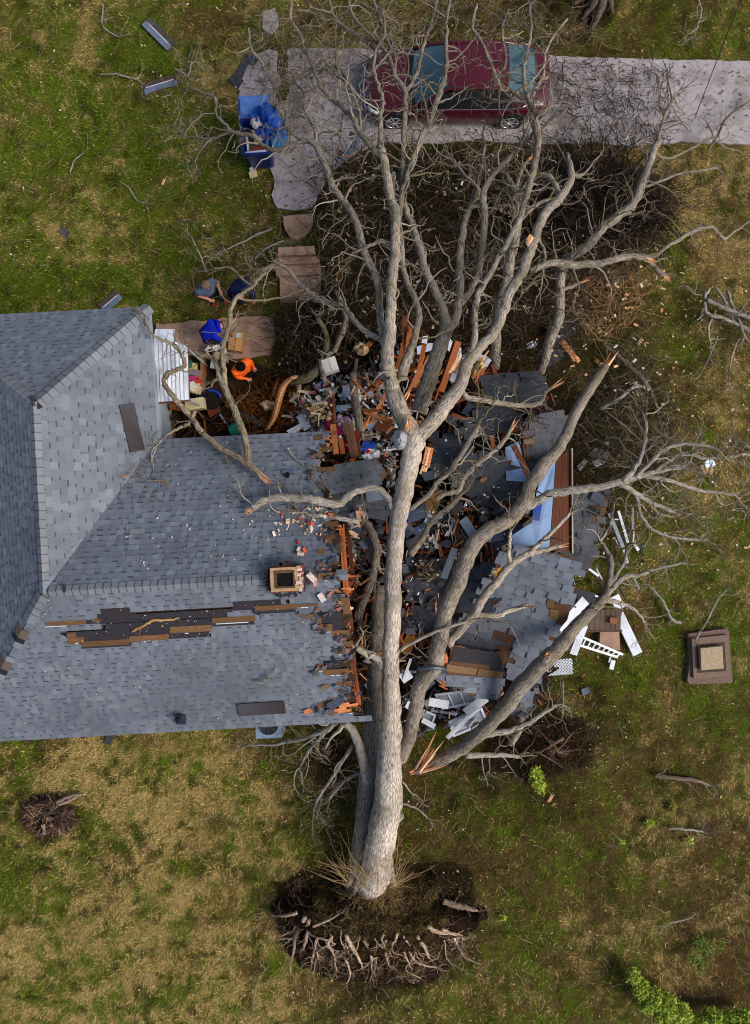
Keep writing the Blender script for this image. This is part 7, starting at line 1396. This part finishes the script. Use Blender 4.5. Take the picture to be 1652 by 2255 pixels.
shrub('loose green sapling above the bottom right shrubs', [(1540,2075,.3,.20,1.0),(1560,2090,.3,.22,1.0),(1530,2110,.25,.2,1.0),(1585,2080,.25,.14,1.0),(1545,2130,.2,.14,1.0)], 42, 103, cols=[lin(104,128,30), lin(130,150,50), lin(84,104,24)])
shrub('pale green leafy seedling under the snapped limb', [(1180,1702,.3,.18,1.0),(1184,1722,.3,.2,1.0),(1190,1736,.25,.16,1.0)], 90, 104)
shrub('small bright green sprig on the right lower lawn', [(1430,1814,.12,.12,.8)], 90, 105)
shrub('small yellow green sprig right of the small bright sprig', [(1482,1776,.12,.10,.8),(1480,1784,.1,.08,.8)], 90, 106, cols=[lin(150,140,30), lin(130,124,36)])
shrub('tiny green sprig below the silvery branch', [(1516,1852,.1,.09,.8)], 90, 107)
shrub('tiny green sprig in the lawn right of the root plate', [(1108,2090-70,.1,.08,.8)], 80, 108)
shrub('tiny yellow green sprig left of the dark hole', [(1370,1815+40,.1,.06,.8)], 80, 109)
# ------------------------------------------------------------------ tree base at the top edge, overhead wire
tb = thing('standing_tree', 'dark flared tree base at the top edge of the picture', 'tree', W(1320, -40, 0)); TT = TwigSet(110)
limb(tb, TT, [(1325,-45,.1,26),(1335,-60,1.2,20),(1345,-90,2.6,17)], 'trunk', dens=0, col=(.2,.17,.15))
for q in ([(1325,-30,.35,13),(1312,0,.25,10),(1295,25,.12,6),(1280,45,.04,3)], [(1330,-30,.35,13),(1325,10,.25,10),(1312,45,.1,6),(1302,66,.03,3)], [(1318,-35,.3,12),(1290,-10,.15,8),(1262,10,.05,4)], [(1340,-30,.3,12),(1345,5,.15,7),(1350,30,.04,3)]): limb(tb, TT, q, 'root', dens=0, col=(.2,.17,.15), zmin=.02)
wr = thing('overhead_wire', 'thin dark cable crossing the driveway at right', 'cable', W(1634, -10, 3.0)); g = G(); pts = [W(1634+(1534-1634)*f, -10+260*f, 4.2-1.0*f-1.2*math.sin(math.pi*f)) for f in np.linspace(0, 1, 20)]; pts.append(W(1530, 262, .06)); g.tube(pts, [.011]*len(pts), 5, (.02,.02,.02)); under(g.build('cable', M_plast), wr)
# bricks and rubble fallen on the roof
for u, v, c, s, lab in [(671,1213,lin(206,90,56),.13,'orange red brick half on the roof right of the chimney'),(658,1211,lin(206,190,180),.13,'pale mortar lump left of the orange brick'),(662,1221,lin(206,180,166),.15,'pale pink brick piece above the chimney'),(657,1196,lin(190,60,44),.09,'small red brick chip above the chimney'),(686,1275,lin(214,190,178),.26,'whitish brick cluster right of the chimney'),(675,1282,lin(150,80,64),.16,'red brown brick beside the whitish cluster'),(694,1287,lin(206,150,140),.14,'pink brick beneath the whitish cluster'),(708,1312,lin(222,206,196),.22,'pale brick lying right of the ridge end'),
        (604,1177,lin(226,206,190),.13,'white mortar lump on the upper slope'),(634,1150,lin(232,190,150),.14,'pale wood chip on the upper slope'),(685,1155,lin(214,90,56),.15,'orange brick by the broken limb'),(685,1163,lin(230,206,190),.13,'white mortar under the orange brick'),(660,1144,lin(190,60,50),.07,'red chip on the upper slope'),(586,1062,lin(224,170,110),.09,'orange chip near the forked branch end')]:
    pl_ = pN if v < 1295 else pS; p = pl_.hit(u, v)+pl_.n*(s*.25+.01); g = G(); g.box(Matrix.Translation(p) @ Matrix.Rotation(rr(0, 3), 4, 'Z') @ Matrix.Rotation(rr(-.4, .4), 4, 'X'), s, s*.55, s*.45, c, taper=.85); tag(g.build('brick' if 'brick' in lab else 'chip', M_stone), lab, 'brick' if 'brick' in lab else 'chip', 'brick and mortar pieces on the roof')
# small pale specks on roof and lawn
def specks(name, n, poly, plane, cols, lo, hi, seed, label, z=.05):
    rnd = random.Random(seed); g = G(); us = [p[0] for p in poly]; vs = [p[1] for p in poly]; k = 0
    while k < n:
        u, v = rnd.uniform(min(us), max(us)), rnd.uniform(min(vs), max(vs))
        if not inpoly([u], [v], poly)[0]: continue
        k += 1; p = plane.hit(u, v)+plane.n*.02 if plane else W(u, v, z); g.box(Matrix.Translation(p) @ Matrix.Rotation(rnd.uniform(0, 3), 4, 'Z') @ Matrix.Rotation(rnd.uniform(-.3, .3), 4, 'X'), rnd.uniform(lo, hi), rnd.uniform(lo, hi)*.5, .012, shade(rnd.choice(cols), rnd.uniform(.7, 1.1)))
    tag(g.build(name, M_paint), label, 'debris', kind='stuff')
PALE = [lin(226,206,176), lin(220,214,206), lin(232,180,120), lin(206,170,120)]
specks('wood_chips', 70, [(400,960),(730,960),(740,1250),(300,1270),(200,1260)], pN, PALE, .02, .06, 1, 'pale wood chips on the upper slope')
specks('wood_chips', 60, [(100,1320),(740,1300),(780,1570),(20,1610)], pS, PALE, .015, .045, 2, 'pale wood chips on the lower slope')
specks('wood_chips', 50, [(610,1120),(720,1110),(720,1180),(600,1180)], pN, PALE+[lin(190,80,50)], .03, .10, 3, 'splinters around the broken limb on the roof')
specks('wood_chips', 60, [(210,1350),(620,1325),(460,1410),(160,1410)], pS, [lin(220,220,220), lin(190,60,60), lin(206,180,150)], .012, .03, 4, 'tiny bits on the bare felt')
specks('wood_chips', 70, [(0,0),(560,0),(720,520),(640,660),(0,670)], None, PALE, .02, .07, 5, 'pale chips scattered over the upper lawn')
specks('wood_chips', 260, [(740,340),(1420,340),(1480,560),(1420,900),(1240,820),(740,800)], None, PALE+[lin(236,170,110)], .04, .13, 6, 'pale wood chips among the dark brush', .7)
specks('wood_chips', 150, [(1240,850),(1652,560),(1652,1250),(1300,1250)], None, PALE+[lin(214,130,80)], .03, .10, 7, 'pale wood chips over the right lawn')
specks('wood_chips', 120, [(600,1650),(1652,1500),(1652,2255),(500,2255)], None, PALE, .02, .06, 8, 'pale chips scattered over the lower lawn')
specks('wood_chips', 90, [(600,690),(860,640),(860,820),(620,840)], None, PALE+[lin(180,200,206)], .03, .1, 9, 'pale chips in the brush beside the patio', .4)
for i, (u, v, a, L, w, lab) in enumerate([(1257,776,-55,.9,.17,'long pale split slab right of the upright stem'),(1278,680,-50,.3,.12,'pale split chip near the curved limb'),(1411,752,50,.25,.1,'orange chip on the right lawn'),(1320,800,-50,.35,.11,'orange chip by the broken pale tip'),(1418,972,8,.32,.1,'orange splinter on the lawn right of the trunk tip'),(722,1660,60,.32,.13,'orange splinter left of the trunk foot'),(698,1646,75,.28,.09,'thin orange splinter left of the trunk foot'),(1213,1758,60,.28,.08,'cream splinter on the lower lawn'),(360,398+2,70,.2,.06,'pale splinter on the upper lawn by the bin')]):
    M = Matrix.Translation(W(u, v, .3 if i == 0 else .06)) @ Matrix.Rotation(R(a), 4, 'Z') @ Matrix.Rotation(-.2 if i == 0 else .05, 4, 'Y'); g = G()
    for k in range(3): g.box(M @ Matrix.Translation((rr(-.1, .1)*L, (k-1)*w/3, 0)), L*rr(.7, 1), w/2.8, .03, shade(random.choice(SPL), rr(.85, 1.1)), taper=.7)
    tag(g.build('wood_splinter', M_split), lab, 'splinter')
# ------------------------------------------------------------------ people
def person(label, u, v, yaw, J, cols, hair, z0=0.0, scale=1.0, bulk=1.0, cap=None, bald=False):
    """J: joints in metres, facing +x; one continuous skinned body, hair and shoes as children"""
    base = W(u, v, z0); t = thing('person', label, 'person', base); Rm = Matrix.Translation(base) @ Matrix.Rotation(R(yaw), 4, 'Z') @ Matrix.Scale(scale, 4)
    V_, E_, Rd, part = [], [], [], []
    def vt(p, r, pt): V_.append(Rm @ Vector(p)); Rd.append(r*scale); part.append(pt); return len(V_)-1
    def ln(a, b): E_.append((a, b))
    pel = vt(J['pelvis'], .155*bulk, cols.get('pel', 'legs')); sp = vt(J['spine'], .15*bulk, 'top'); ch = vt(J['chest'], .165*bulk, 'top'); nk = vt(J['neck'], .062, 'skin'); hd = vt(J['head'], .098, 'skin'); ht = vt(J['crown'], .085, 'skin')
    for a, b in ((pel, sp), (sp, ch), (ch, nk), (nk, hd), (hd, ht)): ln(a, b)
    for s in ('l', 'r'):
        sh = vt(J['sh'+s], .078*bulk, 'top'); el = vt(J['el'+s], .052*bulk, 'top' if cols.get('sleeve', 'long') == 'long' else 'skin'); wr_ = vt(J['wr'+s], .034, 'skin' if cols.get('sleeve') == 'short' else 'top')
        ln(ch, sh); ln(sh, el); ln(el, wr_)
        w, e = Vector(J['wr'+s]), Vector(J['el'+s]); d = (w-e).normalized(); side = d.cross(Vector((0, 0, 1))).normalized() if abs(d.z) < .9 else Vector((0, 1, 0)); up = side.cross(d)
        pm = vt(w+d*.06, .034, cols.get('hands', 'skin')); ln(wr_, pm)
        for k, (o_, L) in enumerate(((-.030, .070), (-.010, .082), (.011, .078), (.030, .062))):
            a = vt(w+d*.10+side*o_, .0105, cols.get('hands', 'skin')); b = vt(w+d*(.10+L*.55)+side*o_*1.2-up*.008, .0095, cols.get('hands', 'skin')); c = vt(w+d*(.10+L)+side*o_*1.25-up*.026, .008, cols.get('hands', 'skin')); ln(pm, a); ln(a, b); ln(b, c)
        a = vt(w+d*.05+side*(-.045 if s == 'l' else .045), .013, cols.get('hands', 'skin')); b = vt(w+d*.09+side*(-.066 if s == 'l' else .066)-up*.012, .010, cols.get('hands', 'skin')); ln(pm, a); ln(a, b)
        hp = vt(J['hip'+s], .105*bulk, 'legs'); kn = vt(J['kn'+s], .068*bulk, 'legs'); an = vt(J['an'+s], .047, 'legs'); to = vt(J['to'+s], .045, 'shoe'); ln(pel, hp); ln(hp, kn); ln(kn, an); ln(an, to)
    me = bpy.data.meshes.new('body'); me.from_pydata([tuple(p) for p in V_], E_, []); o = bpy.data.objects.new('body', me); COL.objects.link(o)
    md = o.modifiers.new('skin', 'SKIN'); me.skin_vertices[0].data[0].use_root = True
    for i, r in enumerate(Rd): me.skin_vertices[0].data[i].radius = (r, r)
    sub = o.modifiers.new('sub', 'SUBSURF'); sub.levels = 2; sub.render_levels = 2
    dg = bpy.context.evaluated_depsgraph_get(); dg.update(); m2 = bpy.data.meshes.new_from_object(o.evaluated_get(dg)); bpy.data.objects.remove(o)
    m2.materials.clear(); m2.materials.append(M_skin)
    at = m2.attributes.new('col', 'FLOAT_COLOR', 'FACE'); buf = []
    for p in m2.polygons:
        c = p.center; best = 9; bp = 'top'
        for a, b in E_:
            A, B = V_[a], V_[b]; ab = B-A; tt = max(0, min(1, (c-A).dot(ab)/max(ab.length_squared, 1e-9))); dd = (c-(A+ab*tt)).length-(Rd[a]*(1-tt)+Rd[b]*tt)*.9
            if dd < best: best = dd; bp = part[b] if tt > .45 else part[a]
        k = cols[bp]; buf += [*k, 1]; p.use_smooth = True
    at.data.foreach_set('color', buf); ob = bpy.data.objects.new('body', m2); COL.objects.link(ob); under(ob, t)
    H = Vector(J['head']); Cr = Vector(J['crown']); ax = (Cr-H).normalized(); fwd = Vector(J.get('face', (1, 0, 0))); fwd = (fwd-ax*ax.dot(fwd)).normalized(); sd2 = ax.cross(fwd)
    def hp_(f, s, u_): return Rm @ (H+fwd*f+sd2*s+ax*u_)
    g = G(); g.add([hp_(.10, -.014, .0), hp_(.10, .014, .0), hp_(.128, 0, -.022), hp_(.096, 0, .045)], [(0, 1, 2), (0, 2, 3), (1, 3, 2)], cols['skin']); under(g.build('nose', M_skin), t)
    for s in (-1, 1):
        g = G(); g.tube([hp_(0, s*.098, -.01), hp_(-.005, s*.116, .0)], [.028, .022], 8, shade(cols['skin'], .9)); under(g.build('ear', M_skin), t)
        g = G(); g.tube([hp_(.088, s*.034, .03), hp_(.100, s*.034, .03)], [.013, .010], 8, (.02, .015, .012)); under(g.build('eye', M_skin), t)
    g = G(); g.tube([hp_(.092, -.028, -.052), hp_(.099, 0, -.054), hp_(.092, .028, -.052)], [.008, .01, .008], 6, lin(150,70,64)); under(g.build('mouth', M_skin), t)
    # hair or cap: the upper back shell of the head
    g = G(); nA, nB = 18, 9; vs = []; tilt = -.35 if not bald else -.75
    for j in range(nB+1):
        th = (math.pi*.60 if not bald else math.pi*.45)*j/nB
        for i in range(nA):
            ph = 6.283*i/nA; d = ax*math.cos(th)+(fwd*math.cos(ph)+sd2*math.sin(ph))*math.sin(th); d = (d+fwd*tilt).normalized(); r = .128+.008*(hs(i, j, 3)-.5); vs.append(Rm @ (H+ax*.025+d*r))
    g.add(vs, [(j*nA+i, j*nA+(i+1) % nA, (j+1)*nA+(i+1) % nA, (j+1)*nA+i) for j in range(nB) for i in range(nA)], hair); under(g.build('hair', M_cloth, None, True), t)
    if cols.get('hood'):
        g = G(); pts = [Rm @ (Vector(J['neck'])+(fwd*math.cos(a)*.10-ax*.01+sd2*math.sin(a)*.12)) for a in np.linspace(.9, 5.38, 12)]; g.tube(pts, [.05*scale]*12, 8, cols['hood']); under(g.build('hood', M_cloth, None, True), t)
    return t
SK = lin(206,140,120)
STAND = dict(pelvis=(0,0,.95), spine=(.01,0,1.13), chest=(.02,0,1.34), neck=(.05,0,1.50), head=(.09,0,1.62), crown=(.09,0,1.70), shl=(.02,.20,1.42), shr=(.02,-.20,1.42), ell=(-.02,.27,1.14), elr=(-.02,-.27,1.14), wrl=(.10,.27,.92), wrr=(.10,-.27,.92), hipl=(0,.10,.90), hipr=(0,-.10,.90), knl=(.04,.12,.50), knr=(.04,-.12,.50), anl=(0,.13,.09), anr=(0,-.13,.09), tol=(.17,.14,.045), tor=(.17,-.14,.045))
J1 = dict(STAND, chest=(.02,0,1.33), neck=(.05,0,1.48), head=(.10,.02,1.60), crown=(.11,.02,1.68), shl=(.04,.24,1.41), shr=(.04,-.24,1.41), ell=(.01,.30,1.13), wrl=(.17,.24,.98), elr=(-.02,-.31,1.14), wrr=(.20,-.14,1.04), anl=(.06,.15,.09), tol=(.23,.17,.045), anr=(-.06,-.12,.09), tor=(.11,-.14,.045), face=(1,.1,-.3))
person('balding person in a grey blue short sleeved shirt and red shoes standing on the grass', 478, 664, -55, J1, dict(top=lin(78,94,118), legs=lin(24,22,26), skin=SK, shoe=lin(170,30,36), sleeve='short'), lin(128,96,84), bulk=1.32, bald=True, scale=1.0)
J2 = dict(STAND, pelvis=(-.14,0,.86), spine=(.02,0,1.04), chest=(.20,0,1.16), neck=(.36,0,1.22), head=(.46,0,1.20), crown=(.54,0,1.20), shl=(.20,.22,1.20), shr=(.20,-.22,1.20), ell=(.24,.33,.94), elr=(.24,-.33,.94), wrl=(.34,.26,.70), wrr=(.34,-.26,.70), hipl=(-.12,.11,.84), hipr=(-.12,-.11,.84), knl=(.12,.17,.50), knr=(.12,-.17,.50), anl=(-.02,.16,.09), anr=(-.02,-.16,.09), tol=(.15,.18,.045), tor=(.15,-.18,.045), face=(.2,0,-1))
person('dark haired person in navy top and jeans bending forward near the steps', 546, 652, -88, J2, dict(top=lin(20,30,66), legs=lin(30,64,104), skin=SK, shoe=lin(30,30,34), hood=lin(18,26,58)), lin(26,20,22), bulk=1.12)
J3 = dict(STAND, pelvis=(-.20,0,.80), spine=(-.06,0,.98), chest=(.14,0,1.10), neck=(.32,.02,1.12), head=(.43,.03,1.08), crown=(.51,.03,1.06), shl=(.14,.21,1.13), shr=(.14,-.21,1.13), ell=(.26,.26,.86), elr=(.26,-.28,.86), wrl=(.42,.16,.66), wrr=(.42,-.18,.66), hipl=(-.18,.11,.80), hipr=(-.18,-.11,.80), knl=(.10,.16,.48), knr=(.10,-.16,.48), anl=(-.08,.14,.09), anr=(-.08,-.14,.09), tol=(.09,.16,.045), tor=(.09,-.16,.045), face=(.3,0,-1))
person('person in a royal blue hooded top stooping on the patio', 478, 752, 18, J3, dict(top=lin(16,36,170), legs=lin(30,26,34), skin=SK, shoe=lin(36,26,24), hood=lin(14,34,176), hands='glove', glove=lin(20,20,24)), lin(120,96,76), z0=.08, bulk=1.12)
J4 = dict(STAND, chest=(.05,0,1.32), neck=(.07,0,1.47), head=(.10,0,1.58), crown=(.10,0,1.66), shl=(.05,.22,1.39), shr=(.05,-.22,1.39), ell=(.03,.27,1.13), wrl=(.12,.24,.90), elr=(.10,-.25,1.10), wrr=(.24,-.10,.90), face=(.9,0,-.4))
person('black haired person in a bright orange hooded top at the edge of the patio', 550, 828, -50, J4, dict(top=lin(250,104,30), legs=lin(36,28,28), pel='top', skin=SK, shoe=lin(30,28,28), hood=lin(250,110,36)), lin(14,11,12), bulk=1.34, scale=1.02)
